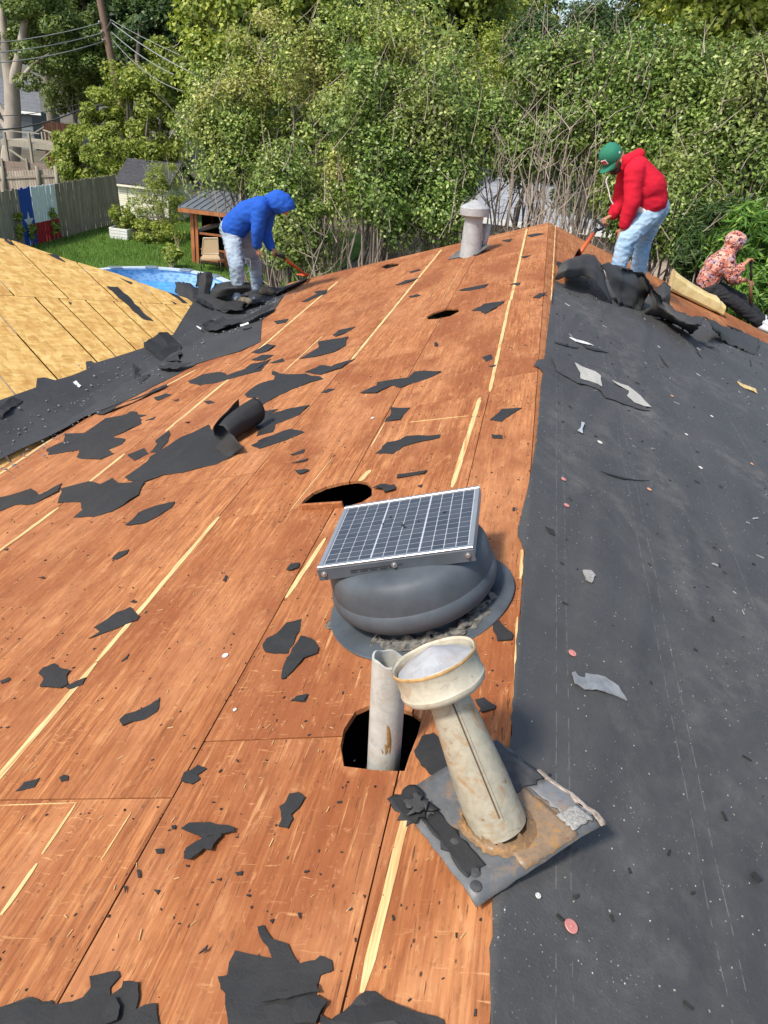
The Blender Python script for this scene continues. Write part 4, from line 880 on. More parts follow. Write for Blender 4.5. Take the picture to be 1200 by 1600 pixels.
# --- worker in the blue hood
def person_blue():
    f1 = onV((374, 477)); f2 = onV((412, 463)); Y1 = f1.y; Y2 = f2.y; Y0 = (Y1 + Y2) / 2
    J = lambda x, y, dy=0.0: atY(x, y, Y0 + dy)
    hn, hf = J(362, 368, -.10), J(378, 368, .10); kn, kf = atY(370, 418, Y1 - .02), atY(399, 416, Y2)
    an, af = atY(373, 465, Y1), atY(404, 449, Y2)
    sn, sf = J(407, 326, -.19), J(420, 326, .17); en, ef = J(402, 362, -.21), J(414, 362, .14); wn, wf = J(402, 386, -.16), J(424, 387, .05)
    grip = J(437, 398, -.02); hc = J(441, 318)
    fd = (J(452, 342) - hc).normalized()
    B = chain((J(370, 362), .10), (J(388, 338), .11), (J(408, 325), .11), (J(425, 320), .055), (hc, .095)) + [(hc + fd * .03, .08, hc + fd * .07, .06), (hc + fd * .10, .018, hc + fd * .115 + Vector((.01, 0, -.02)), .016)]
    B += chain((hn, .09), (kn, .055), (an, .04)) + chain((hf, .09), (kf, .055), (af, .04)) + chain((sn, .055), (en, .04), (wn, .027)) + chain((sf, .055), (ef, .04), (wf, .027))
    B += hand(wn, J(404, 400, -.14) - wn, Vector((.5, .6, 0)), .35) + hand(wf, grip - wf, Vector((-.4, -.1, -.9)), .95)
    root = blob('person', B, .0065, SKIN, None, 2)
    tag(root, 'worker in a royal blue hoodie with the hood up, bent over an orange shovel', 'person')
    hood_c = hc - fd * .02
    blob('hoodie', [(J(366, 355, dy), .165, J(386, 335, dy), .16) for dy in (-.07, .07)] + [(J(386, 335, dy), .16, J(408, 324, dy), .135) for dy in (-.09, .08)] + [(J(408, 324), .13, J(425, 319), .10)]
         + chain((sn, .098), (en, .078), (atY(402, 383, Y0 - .16), .058)) + chain((sf, .095), (ef, .08), (atY(423, 386, Y0 + .05), .058)), .013, BLUE, root, 5, .010, 7)
    blob('hood', [(J(424, 317), .115, J(434, 316), .145), (J(434, 316), .145, hc, .135), (hc, .135, J(446, 322), .12)], .011, BLUE, root, 4, .008, 8, cut=lambda v: (v - hc).normalized().dot(fd) > .74 and (v - hc).length > .06)
    blob('jeans', [(J(362, 360, -.06), .155, hn, .125), (J(368, 360, .08), .145, hf, .12)] + chain((hn, .122), (kn, .090), (atY(372, 462, Y1), .074)) + chain((hf, .12), (kf, .088), (atY(402, 449, Y2), .072)), .012, DENIM1, root, 5, .013, 11)
    up = Vector((0, 0, 1))
    for q, Yq in (((366, 476), Y1), ((402, 461), Y2)):
        h = onV(q); h.y = Yq; t = h + Vector((.20, -.05, .02)); b = blob('boot', [(h + up * .05, .050, t + up * .045, .047), (h + up * .06, .052, h + up * .15, .052), (h + up * .11 + Vector((.03, 0, 0)), .04, t + up * .05 - Vector((.06, 0, 0)), .045)], .008, BOOT, root, 3, .004, 14)
        solid_tube('sole', [h + up * .012 - Vector((.04, 0, 0)), t + up * .012 + Vector((.03, 0, 0))], .022, BLKPL, b, 8)
    pts = [atY(383, 412, Y0), atY(384, 406, Y0), atY(388, 404, Y0), atY(391, 408, Y0), atY(391, 420, Y0), atY(386, 426, Y0)]
    tubes('white_cord', [[(p, .008) for p in catmull(pts, 4)]], WHITE, root)
    shovel('orange shovel held by the worker in blue, blade under the felt edge', grip, onL((484, 435)) + Vector((0, 0, .01)), NL, Vector((.9, .25, S * .9)))
person_blue()

# --- worker in red with the green cap
def person_red():
    g1 = onR((963, 442)); g2 = onR((997, 452)); Y1, Y2 = g1.y, g2.y + .12; Y0 = (Y1 + Y2) / 2
    J = lambda x, y, dy=0.0: atY(x, y, Y0 + dy)
    hn, hf = J(1012, 336, -.10), J(1022, 334, .10); kn, kf = atY(978, 376, Y1), atY(1005, 374, Y2); an, af = atY(966, 422, Y1), atY(997, 430, Y2)
    sn, sf = J(992, 268, -.20), J(980, 268, .18); en, ef = J(988, 316, -.24), J(968, 316, .16); wn, wf = J(974, 356, -.22), J(955, 337, .06)
    hc = J(961, 252, -.02); fd = (J(946, 266, -.06) - hc).normalized(); grip = J(938, 349, .0)
    side = fd.cross(Vector((0, 0, 1))).normalized(); upv = side.cross(fd)
    B = chain((J(1018, 326), .10), (J(1016, 300), .11), (J(998, 268), .11), (J(978, 256), .06), (hc - fd * .02, .088)) + [(hc - fd * .02 + upv * .02, .092, hc + fd * .02 + upv * .01, .082), (hc + fd * .03 - upv * .03, .068, hc + fd * .045 - upv * .065, .045)]
    B += [(hc + fd * .095 + upv * .015, .012, hc + fd * .115 - upv * .02, .016)] + [(hc + side * s_ * .088 - upv * .005 - fd * .02, .016, hc + side * s_ * .09 - upv * .035 - fd * .015, .012) for s_ in (-1, 1)] + [(hc + fd * .098 + side * .02 - upv * .048, .010, hc + fd * .098 - side * .02 - upv * .048, .010)]
    B += chain((hn, .09), (kn, .055), (an, .04)) + chain((hf, .09), (kf, .055), (af, .04)) + chain((sn, .055), (en, .042), (wn, .028)) + chain((sf, .055), (ef, .042), (wf, .028))
    B += hand(wn, J(968, 378, -.19) - wn, Vector((.35, .9, 0)), .30, -1, 1.1) + hand(wf, J(939, 346, .0) - wf, Vector((.2, -.15, -.95)), 1.0, -1, 1.05)
    root = blob('person', B, .0062, SKIN, None, 2)
    tag(root, 'bearded worker in a red hoodie and green cap standing at the gable peak', 'person')
    blob('beard', [(hc + fd * (.075 * math.cos(a)) + side * (.070 * math.sin(a)) - upv * (.062 + .012 * math.cos(a)), .026, hc + fd * (.078 * math.cos(a + .35)) + side * (.072 * math.sin(a + .35)) - upv * (.062 + .012 * math.cos(a + .35)), .026) for a in (-1.2, -.85, -.5, -.15, .2, .55, .85)]
         + [(hc + fd * .098 + side * .028 - upv * .036, .009, hc + fd * .098 - side * .028 - upv * .036, .009), (hc + fd * .03 + side * .075 - upv * .05, .018, hc + side * .082 - upv * .005, .014), (hc + fd * .03 - side * .075 - upv * .05, .018, hc - side * .082 - upv * .005, .014)], .006, HAIR, root, 1)
    for s_ in (-1, 1):
        blob('eye', [(hc + fd * .084 + side * s_ * .034 + upv * .010, .012, hc + fd * .085 + side * s_ * .036 + upv * .010, .012)], .004, simple('eye_white', (.35, .30, .27), .4) if s_ < 0 else bpy.data.materials['eye_white'], root, 1)
        tubes('eyebrow', [[(hc + fd * .092 + side * s_ * .018 + upv * .030, .005), (hc + fd * .088 + side * s_ * .038 + upv * .034, .006), (hc + fd * .075 + side * s_ * .055 + upv * .026, .003)]], HAIR, root)
    # cap
    cc = J(957, 246, -.02); cu = (upv * .86 + fd * .10).normalized(); cfw = (fd - cu * fd.dot(cu)).normalized(); cs = cu.cross(cfw)
    cap_ = lathe('cap', [(.112, -.012), (.116, .01), (.117, .05), (.108, .09), (.085, .122), (.05, .140), (.0005, .146)], cc - cu * .0, cu, GREENCAP, root, 32)
    rows_ = [[cc + cfw * (.095 + .095 * v) * math.cos(u * .9) * (1 if v else 1) + cs * (.112 - .004 * v) * math.sin(u * .9) * (1.06 if v < 1 else 1.0) + cu * (-.004 - .018 * v - .02 * (u * .9) ** 2 * (.3 + v)) for u in (-1.3, -.8, -.3, .3, .8, 1.3)] for v in (0, .5, 1)]
    patch('brim', rows_, GREENCAP, cap_, 4, 4, .006, 0)
    lathe('button', [(.009, 0), (.008, .006), (.0005, .009)], cc + cu * .144, cu, GREENCAP, cap_, 10)
    LG = simple('logo_white', (.62, .60, .58), .7); LR_ = simple('logo_red', (.50, .03, .05), .7)
    th = Vector((cfw * .92 - cs * .38)) ; th = th if (J(943, 243, -.1) - cc).dot(cs) < 0 else (cfw * .92 + cs * .38); th.normalize(); tx = cu.cross(th).normalized()
    Fm = Matrix((tx, th, cu)).transposed(); ctr = cc + th * .1135 + cu * .050
    box('logo', ctr, (.066, .010, .060), LG, cap_, Fm, .004)
    for k in (-1, 0, 1): box('logo_bar', ctr + tx * .020 * k + th * .004, (.013, .010, .050), LR_, cap_, Fm, .002)
    box('logo_bar', ctr + th * .0042 + cu * .022, (.052, .010, .010), LR_, cap_, Fm, .002)
    sm_ = (cs if th.dot(cs) > 0 else -cs) * .9 - cfw * .42; sm_.normalize(); box('side_flag', cc + sm_ * .1145 + cu * .03, (.022, .006, .018), LG, cap_, Matrix((cu.cross(sm_).normalized(), sm_, cu)).transposed(), .002)
    blob('hoodie', [(J(1017, 314, dy), .170, J(1014, 292, dy), .172) for dy in (-.07, .08)] + [(J(1014, 292, dy), .168, J(996, 266, dy), .135) for dy in (-.10, .10)] + [(J(996, 266), .13, J(984, 256), .10)]
         + chain((sn, .108), (en, .088), (J(976, 350, -.22), .064)) + chain((sf, .10), (ef, .085), (J(959, 334, .07), .062)), .013, RED, root, 5, .007, 6.5)
    blob('hood', [(J(980, 250, -.10), .055, J(998, 242, -.04), .062), (J(998, 242, -.04), .062, J(998, 242, .08), .06), (J(980, 250, .10), .05, J(998, 242, .08), .06), (J(974, 262, -.08), .03, J(982, 250, -.11), .05)], .010, RED, root, 4, .006, 9)
    blob('jeans', [(J(1018, 326, -.06), .150, hn, .13), (J(1024, 326, .08), .145, hf, .125)] + chain((hn, .125), (kn, .094), (atY(965, 420, Y1), .082)) + chain((hf, .122), (kf, .092), (atY(997, 428, Y2), .08)), .012, DENIM2, root, 5, .014, 10)
    blob('white_shirt_tail', [(J(1000, 327, -.15), .05, J(1010, 329, -.17), .045), (J(1010, 330, -.16), .045, J(1012, 336, -.17), .03)], .009, WHITE, root, 3)
    up = Vector((0, 0, 1))
    for q, Yq in (((966, 441), Y1), ((999, 452), Y2)):
        h = onR(q, .01); h.y = Yq; h.z = -S * h.x + .012; t = h + Vector((-.19, -.05, S * .19)); b = blob('shoe', [(h + up * .045, .048, t + up * .04, .044), (h + up * .06, .05, h + up * .12, .052)], .008, SHOE, root, 3)
        solid_tube('sole', [h + up * .012 + Vector((.035, 0, -S * .035)), t + up * .01], .02, simple('pale_blue_sole', (.35, .5, .55), .6) if 'pale_blue_sole' not in bpy.data.materials else bpy.data.materials['pale_blue_sole'], b, 8)
    tubes('neck_cord', [[(p, .006) for p in catmull([J(950, 276, -.1), J(947, 283, -.1), J(951, 298, -.1), J(954, 312, -.1), J(958, 319, -.1)], 4)]], WHITE, root)
    shovel('orange shovel held by the worker in red, blade hidden behind peeled felt', grip, onR((893, 418)) + Vector((0, 0, .03)), NR, Vector((-.9, .1, S * .9)))
person_red()

# --- worker in the patterned hoodie at the rake
def person_pattern():
    Y0 = onR((1100, 468)).y + .16
    J = lambda x, y, dy=0.0: atY(x, y, Y0 + dy)
    hn, hf = J(1110, 452, -.10), J(1112, 449, .10); kn, kf = J(1150, 474, -.12), J(1156, 468, .12); an, af = J(1187, 507, -.1), J(1192, 500, .1)
    sn, sf = J(1137, 406, -.18), J(1136, 404, .16); en, ef = J(1143, 432, -.20), J(1143, 437, .14); wn, wf = J(1163, 413, -.14), J(1166, 438, .06)
    hc = J(1151, 377); fd = (J(1163, 384) - hc).normalized()
    B = chain((J(1107, 445), .10), (J(1120, 420), .11), (J(1136, 398), .10), (J(1144, 388), .055), (hc, .09)) + [(hc, .085, hc + fd * .035, .075), (hc + fd * .09, .016, hc + fd * .10, .014)]
    B += chain((hn, .09), (kn, .055), (an, .04)) + chain((hf, .09), (kf, .055), (af, .04)) + chain((sn, .05), (en, .042), (wn, .032)) + chain((sf, .05), (ef, .042), (wf, .03))
    B += hand(wn, J(1174, 401, -.1) - wn, Vector((.5, 0, -.8)), .8) + hand(wf, J(1177, 441, .02) - wf, Vector((0, -.2, -.9)), .9, -1)
    root = blob('person', B, .0065, SKIN, None, 2)
    tag(root, 'worker in a pink and black patterned hoodie sitting by the yellow foam pad', 'person')
    blob('hoodie', [(J(1106, 438, dy), .145, J(1119, 416, dy), .155) for dy in (-.06, .07)] + [(J(1119, 416, dy), .155, J(1133, 402, dy), .125) for dy in (-.09, .09)] + [(J(1133, 402), .12, J(1143, 388), .09)] + chain((sn, .095), (en, .075), (J(1158, 418, -.16), .058)) + chain((sf, .09), (ef, .07), (J(1154, 438, .1), .056)), .012, PAT, root, 4, .012, 8)
    blob('hood', [(J(1142, 388), .095, J(1148, 376), .125), (J(1148, 376), .125, J(1152, 377), .118)], .010, PAT, root, 3, .007, 9, cut=lambda v: (v - hc).normalized().dot(fd) > .80 and (v - hc).length > .06)
    blob('trousers', [(J(1106, 448, -.05), .13, hn, .12), (J(1108, 447, .07), .13, hf, .12)] + chain((hn, .118), (kn, .088), (J(1184, 503, -.1), .072)) + chain((hf, .118), (kf, .088), (J(1188, 497, .1), .07)), .012, BLACKP, root, 4, .012, 9)
    for a in (an, af): blob('shoe', [(a + Vector((0, 0, -.02)), .05, a + Vector((.17, -.05, -.06)), .044), (a, .05, a + Vector((0, 0, .03)), .05)], .009, SHOE, root, 3)
    g0, g1 = J(1174, 408, -.06), J(1173, 474, .0); t_ = empty('pry_bar', g1, 'dark upright tool gripped by the worker in the patterned hoodie', 'hand tool')
    solid_tube('shaft', [g0, g0.lerp(g1, .5)], .016, simple('worn_dark_steel', (.06, .05, .045), .4, metal=.6), t_, 8); solid_tube('wood_handle', [g0.lerp(g1, .45), g1], .021, simple('dark_wood_handle', (.16, .07, .03), .6), t_, 8)
person_pattern()

# ------------------------------------------------------------------ yellow foam pad
FOAM = Mt('yellow_foam', rough=.9, spec=.15); fn = FOAM.noise(9, 5, .65, .4); fv = FOAM.vor(17)
fcx = FOAM.ramp(fn, [(.35, (.54, .41, .17)), (.65, (.68, .56, .29))]); FOAM.col(FOAM.mix(FOAM.ramp(fv, [(.05, .8), (.12, 0.0)]), fcx, (.14, .075, .03))); FOAM.bump(fn, .01, .5); FOAM = FOAM.m
a, b = onR((1048, 458)), onR((1131, 497)); V = []; F = []; NS = 14; K = 12
dxy = (b - a)
for i in range(NS + 1):
    t = i / NS; base = a + dxy * t; hgt = .235 - .06 * t - .035 * math.sin(t * 3.1); dep = .34
    if t > .9: hgt *= .78; base = base + Vector((-.01, 0, 0))
    for k in range(K):
        an = 2 * math.pi * (k + .5) / K; cx, cz = math.cos(an), math.sin(an); sq = lambda v: math.copysign(abs(v) ** .38, v)
        V.append(base + Vector((.10 * (1 - t) * 0, dep / 2 + sq(cx) * dep / 2, hgt / 2 + sq(cz) * hgt / 2)) + Vector((0, 0, .012)) + Vector((0, 0, .01 * noise.noise((t * 5, an, 2)))))
for i in range(NS):
    for k in range(K): F.append((i * K + k, i * K + (k + 1) % K, (i + 1) * K + (k + 1) % K, (i + 1) * K + k))
F += [tuple(range(K))[::-1], tuple(range(NS * K, NS * K + K))]
pad = obj('foam_pad', V, F, FOAM); pad.data.transform(Matrix.Translation(-a)); pad.location = a
tag(pad, 'yellow foam pad with dark specks lying along the right rake edge', 'foam pad')

# ------------------------------------------------------------------ peeled felt below the worker in red
def fpatch(label, rows_, mat=None, f=onR, cat='peeled felt', name='peeled_felt', wr=.022, nu=6, nv=5, jag=.03, sc=11):
    mat = mat or FELTP
    g = [[f((x, y), h) if Y is None else atY(x, y, Y) for (x, y, h, Y) in [(p + (None,))[:4] if len(p) == 3 else p for p in r_]] for r_ in rows_]
    c = g[len(g) // 2][0]; g = [[p - c for p in r_] for r_ in g]
    o = patch(name, g, mat, None, nu, nv, .0035, wr, sc, jag); o.location = c
    return tag(o, label, cat, None)
R5 = lambda *pts: [((840 + x * .3), (380 + y * .3), h) for x, y, h in pts]
SOFT[0] = .25
fpatch('peeled black felt arched over like a hood at the gable peak', [R5((88, 196, .03), (140, 186, .09), (225, 168, .15), (300, 205, .15), (388, 318, .02)), R5((96, 158, .10), (150, 140, .17), (230, 122, .23), (305, 140, .24), (362, 222, .14)), R5((110, 120, .16), (163, 84, .24), (230, 66, .29), (292, 60, .31), (338, 118, .27)), R5((128, 116, .06), (182, 84, .14), (236, 70, .2), (286, 70, .2), (322, 124, .17))], sc=9, wr=.018)
fpatch('pointed felt flap sticking up left of the arched felt', [R5((170, 105, .02), (200, 90, .06), (228, 78, .1)), R5((195, 62, .12), (212, 52, .14), (228, 62, .16)), R5((216, 30, .22), (219, 31, .22), (224, 36, .22))], wr=.004)
fpatch('broad peeled felt sheet leaning up in front of the red worker', [R5((322, 100, .30), (425, 122, .30), (520, 160, .27), (592, 222, .22)), R5((352, 150, .24), (430, 190, .22), (510, 222, .20), (580, 252, .17)), R5((378, 232, .13), (440, 262, .11), (510, 290, .10), (562, 300, .08)), R5((418, 318, .03), (450, 322, .03), (500, 338, .02), (532, 356, .012))])
fpatch('narrow peeled felt fold hanging right of the bulging sheet', [R5((430, 132, .30), (480, 140, .3), (550, 155, .3), (600, 220, .3), (660, 300, .24)), R5((455, 160, .22), (500, 180, .22), (560, 200, .22), (590, 240, .22), (640, 320, .14)), R5((500, 205, .14), (530, 215, .15), (560, 230, .18), (585, 255, .16), (615, 340, .05))])
fpatch('dark felt tongue curled up beside the yellow foam pad', [R5((610, 330, .02), (660, 350, .02), (690, 330, .02)), R5((615, 270, .12), (660, 280, .16), (692, 270, .16)), R5((622, 232, .14), (660, 200, .22), (695, 232, .2))], wr=.008)
fpatch('long curling felt flange running down from the bulging sheet', [R5((590, 235, .24), (660, 300, .22), (740, 362, .2), (810, 385, .22), (878, 380, .26)), R5((600, 300, .16), (665, 350, .16), (740, 400, .16), (800, 425, .2), (850, 420, .22)), R5((560, 365, .02), (650, 395, .02), (700, 420, .02), (760, 445, .03), (806, 474, .04))])
fpatch('last peeled felt fold reaching the right border over the wood', [R5((870, 385, .24), (920, 410, .16), (990, 440, .10), (1080, 470, .05), (1150, 500, .03)), R5((900, 420, .22), (950, 450, .12), (1010, 480, .08), (1080, 510, .05), (1150, 540, .03)), R5((940, 480, .08), (965, 510, .03), (1030, 540, .02), (1090, 565, .02), (1145, 588, .015))])
for p in ([(975, 425), (1060, 460), (1100, 500), (1090, 498), (1040, 465)], [(1000, 450), (1045, 470), (1040, 482), (1005, 460)]):
    scrap(((840, 380), .3), p, 'thin black felt tatter on the bare wood below the yellow foam pad', f=onR, surf=surfR, h=.012, group='felt tatters at the rake', k=1, lift=.03)
scrap(((840, 380), .3), [(100, 100), (130, 108), (118, 130), (100, 135)], 'felt corner stuck to the plywood beside the ridge top', f=onR, surf=surfR, h=.01)

SOFT[0] = .35
# ------------------------------------------------------------------ felt heap at the valley end
H2 = lambda Y, *pts: [((240 + x * .25), (240 + y * .25), 0, Y + dy) for x, y, dy in pts]
Yh = onV((340, 470)).y + .25
hp = lambda label, rows_, **k: fpatch(label, rows_, cat='felt heap', name='felt_heap', mat=FELT, **k)
hp('black felt curl standing upright in the heap by the blue worker', [H2(Yh, (270, 900, -.2), (310, 905, -.25), (345, 890, -.2)), H2(Yh, (280, 820, -.1), (320, 815, -.2), (370, 800, -.1)), H2(Yh, (285, 765, 0), (325, 755, -.12), (368, 760, 0)), H2(Yh, (310, 745, .06), (340, 735, .0), (358, 738, .08))], wr=.006)
hp('small jagged felt piece sticking up behind the upright curl', [H2(Yh + .1, (262, 830, 0), (290, 830, 0), (312, 820, 0)), H2(Yh + .1, (270, 780, .02), (290, 780, 0), (310, 770, 0)), H2(Yh + .1, (275, 742, .02), (292, 745, 0), (312, 748, 0))], wr=.01)
hp('torn felt sheet slumped at the left of the valley heap', [H2(Yh, (128, 862, -.1), (180, 905, -.3), (250, 930, -.35), (290, 940, -.3)), H2(Yh, (140, 825, .0), (190, 850, -.15), (240, 865, -.2), (285, 870, -.15)), H2(Yh, (140, 795, .05), (185, 800, .05), (235, 815, 0), (280, 835, 0))])
hp('wide rolled felt sheet in the heap behind the blue worker', [H2(Yh, (340, 920, -.2), (420, 900, -.2), (520, 880, -.15), (610, 860, -.1)), H2(Yh, (365, 860, -.15), (430, 845, -.22), (520, 838, -.22), (605, 835, -.1)), H2(Yh, (385, 812, .0), (440, 803, -.08), (520, 800, -.08), (600, 808, .0)), H2(Yh, (410, 830, .15), (450, 812, .16), (520, 810, .16), (590, 815, .15))])
hp('flat dark felt layer under the heap at the valley end', [H2(Yh, (230, 930, -.3), (330, 985, -.55), (430, 985, -.6), (560, 985, -.55)), H2(Yh, (240, 905, .0), (330, 940, -.3), (430, 950, -.35), (560, 940, -.3)), H2(Yh, (260, 885, .2), (330, 900, .1), (440, 905, .0), (600, 890, .1))])
hp('long felt edge peeled up by the shovel along the rake', [[(430, 463, .01), (460, 449, .01), (482, 437, .01)], [(432, 458, .06), (458, 445, .07), (478, 436, .04)], [(420, 452, .02, 10.75), (452, 444, .02, 10.85), (474, 436, .02, 10.85)]], f=onL, wr=.008)
for pts, lab in (([(250, 915), (300, 940), (370, 975), (360, 990), (300, 965), (255, 935)], 'narrow crumpled felt strip in front of the valley heap, on the left'), ([(440, 1010), (520, 990), (640, 950), (690, 935), (690, 950), (600, 985), (500, 1015)], 'crumpled felt strip at the toes of the blue worker'), ([(300, 1095), (380, 1065), (500, 1080), (480, 1105), (380, 1135), (330, 1130)], 'folded felt tongue below the blue worker on the valley')):
    scrap(((240, 240), .25), pts, lab, f=onV, surf=surfV, h=.05, lift=.06)
for p in ([(540, 1108), (590, 1095), (595, 1103), (545, 1118)], [(612, 935), (630, 930), (634, 940), (616, 944)], [(270, 1115), (300, 1130), (298, 1138), (272, 1122)]):
    scrap(((240, 240), .25), p, 'tiny white scrap among the torn felt of the valley', mat=WHITE, name='white_scrap', cat='scrap', f=onV, surf=surfV, h=.07, group='white scraps in the valley', k=1)
# ------------------------------------------------------------------ above ground pool
LINER = Mt('pool_liner', rough=.3, spec=.5); lx = LINER.xyz(); lv = LINER.vor(9, LINER.map((1, 1, 1.6)))
WL = -3.22
lcol = LINER.ramp(lv, [(.25, (.16, .36, .62)), (.6, (.34, .54, .74))]); LINER.col(lcol); LINER = LINER.m
WATER = Mt('pool_water', (.045, .26, .60), .04, spec=.5); wn_ = WATER.noise(3.2, 3, .5, .6); WATER.bump(wn_, .03, .3); WATER.col(WATER.ramp(wn_, [(.3, (.03, .20, .50)), (.7, (.08, .34, .66))])); WATER = WATER.m
RIMM = simple('pool_rim_white', (.50, .58, .66), .45, var=.06); PWALL = simple('pool_wall_grey', (.35, .38, .42), .5, var=.1)
RIMZ = -2.9
rim_pts = [onG(q, RIMZ) for q in [(192, 430), (300, 419), (372, 426)]]
# circle through three rim points
def circ(p, q, r):
    ax_, ay, bx, by, cx, cy = p.x, p.y, q.x, q.y, r.x, r.y; d = 2 * (ax_ * (by - cy) + bx * (cy - ay) + cx * (ay - by))
    ux_ = ((ax_ ** 2 + ay ** 2) * (by - cy) + (bx ** 2 + by ** 2) * (cy - ay) + (cx ** 2 + cy ** 2) * (ay - by)) / d
    uy_ = ((ax_ ** 2 + ay ** 2) * (cx - bx) + (bx ** 2 + by ** 2) * (ax_ - cx) + (cx ** 2 + cy ** 2) * (bx - ax_)) / d
    return Vector((ux_, uy_, 0)), math.hypot(ax_ - ux_, ay - uy_)
far_rim = onG((296, 423), RIMZ); PR = 1.95
pc0 = Vector((far_rim.x - .12, far_rim.y - PR, GZ))
pool = empty('swimming_pool', pc0, 'round above ground pool with blue patterned liner and white rim', 'pool')
hR = RIMZ - GZ; hW = WL - GZ
lathe('outer_wall', [(PR - .03, 0), (PR - .03, hR - .06)], pc0, (0, 0, 1), PWALL, pool, 64)
lathe('liner', [(PR - .06, hR - .02), (PR - .06, .05), (.001, .05)], pc0, (0, 0, 1), LINER, pool, 64)
lathe('rim', [(PR - .09, hR - .03), (PR - .09, hR + .01), (PR + .07, hR + .01), (PR + .07, hR - .05)], pc0, (0, 0, 1), RIMM, pool, 64, smooth=False)
lathe('water', [(PR - .061, hW), (.001, hW)], pc0, (0, 0, 1), WATER, pool, 64)
for k in range(14):
    a = 2 * math.pi * k / 14 + .2; box('rim_cap', pc0 + Vector((math.cos(a) * (PR - .01), math.sin(a) * (PR - .01), hR + .012)), (.22, .30, .03), simple('rim_cap_grey', (.16, .20, .25), .5) if k == 0 else bpy.data.materials['rim_cap_grey'], pool, Matrix.Rotation(a, 3, 'Z'), .01)
    box('upright', pc0 + Vector((math.cos(a) * (PR + .0), math.sin(a) * (PR + .0), hR / 2 - .03)), (.06, .12, hR - .07), PWALL, pool, Matrix.Rotation(a, 3, 'Z'), .01)

# ------------------------------------------------------------------ cedar playhouse with metal roof
pa = onG((303, 412)); Yp = pa.y
ph_ = empty('playhouse', (pa.x + .7, Yp + .6, GZ), 'open cedar playhouse with a grey metal roof behind the pool', 'playhouse')
def PX(px, py, dy=0.0): return atY(px, py, Yp + dy)
zt = PX(296, 327).z; xl = pa.x + .02; xr = PX(352, 415).x + .06; dp = 1.5
for x, y in ((xl, 0), (xr, 0), (xl + .02, dp), (xr, dp)):
    beam('post', (x, Yp + y, GZ), (x, Yp + y, zt), .12, .12, CEDAR, ph_, up=(0, 1, 0))
beam('corner_brace', (xl + .14, Yp - .02, GZ), (xl + .14, Yp - .02, zt - .02), .10, .05, CEDAR, ph_, up=(0, 1, 0))
beam('beam', (xl - .2, Yp - .02, zt + .05), (xr + .6, Yp - .02, zt + .05), .06, .11, CEDAR, ph_); beam('beam', (xl - .2, Yp + dp, zt + .22), (xr + .6, Yp + dp, zt + .22), .06, .11, CEDAR, ph_)
for z in (GZ + .20, GZ + 1.0): beam('rail', (xl, Yp + .03, z), (xr, Yp + .03, z), .05, .12 if z < GZ + .5 else .07, CEDAR, ph_)
beam('rail', (xl, Yp, GZ + 1.0), (xl, Yp + dp, GZ + 1.05), .05, .09, CEDAR, ph_); beam('rail', (xl, Yp + .05, GZ + .5), (xr, Yp + .05, GZ + .5), .04, .06, CEDAR, ph_)
beam('sill_board', (xl, Yp + .1, GZ + 1.03), (xr - .2, Yp + dp, GZ + 1.3), .35, .04, FENCE, ph_)
DKI = simple('shade_dark_boards', (.035, .022, .014), .9, var=.4, aniso=(1, 1, .2))  # near-black colour stands in for the shade inside the playhouse
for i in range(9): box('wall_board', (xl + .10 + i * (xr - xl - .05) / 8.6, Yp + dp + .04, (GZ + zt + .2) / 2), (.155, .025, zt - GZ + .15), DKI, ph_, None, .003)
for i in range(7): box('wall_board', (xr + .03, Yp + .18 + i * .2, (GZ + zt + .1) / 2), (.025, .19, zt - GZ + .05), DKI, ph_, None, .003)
for i in range(5): box('wall_board', (xl + .03, Yp + .25 + i * .27, GZ + .55), (.025, .25, .9), DKI, ph_, None, .003)  # boards added on the open side so the interior reads dark
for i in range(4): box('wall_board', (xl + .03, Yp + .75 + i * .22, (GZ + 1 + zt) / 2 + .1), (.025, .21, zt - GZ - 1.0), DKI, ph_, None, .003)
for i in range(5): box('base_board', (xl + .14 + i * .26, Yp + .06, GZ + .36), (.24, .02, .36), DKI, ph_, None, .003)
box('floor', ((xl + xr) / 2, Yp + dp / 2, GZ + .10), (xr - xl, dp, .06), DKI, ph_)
TIN = simple('grey_metal_roofing', (.17, .185, .20), .4, var=.12, scale=4, metal=.2)
x0r, x1r = xl - .32, xr + .75; y0r, y1r = Yp - .35, Yp + dp + .35
zr0, zr1 = zt + .10, zt + .42
obj('roof', [(x0r, y0r, zr0), (x1r, y0r, zr0), (x1r, y1r, zr1), (x0r, y1r, zr1), (x0r, y0r, zr0 - .03), (x1r, y0r, zr0 - .03), (x1r, y1r, zr1 - .03), (x0r, y1r, zr1 - .03)], [(0, 1, 2, 3), (7, 6, 5, 4), (0, 4, 5, 1), (1, 5, 6, 2), (2, 6, 7, 3), (3, 7, 4, 0)], TIN, ph_)
for i in range(10):
    x = x0r + .03 + i * (x1r - x0r - .06) / 9; beam('roof_seam', (x, y0r, zr0 + .012), (x, y1r, zr1 + .012), .025, .03, TIN, ph_)
beam('fascia', (x0r, y0r - .012, zr0 - .10), (x1r, y0r - .012, zr0 - .10), .03, .12, CEDAR, ph_)
for i in range(5): 
    p = PX(305 + i * .6, 338 + i * 7.5); box('hanging_ornament', p, (.07, .03, .13), WHITE, ph_, Matrix.Rotation(.6 * (-1) ** i, 3, 'Y'), .01)
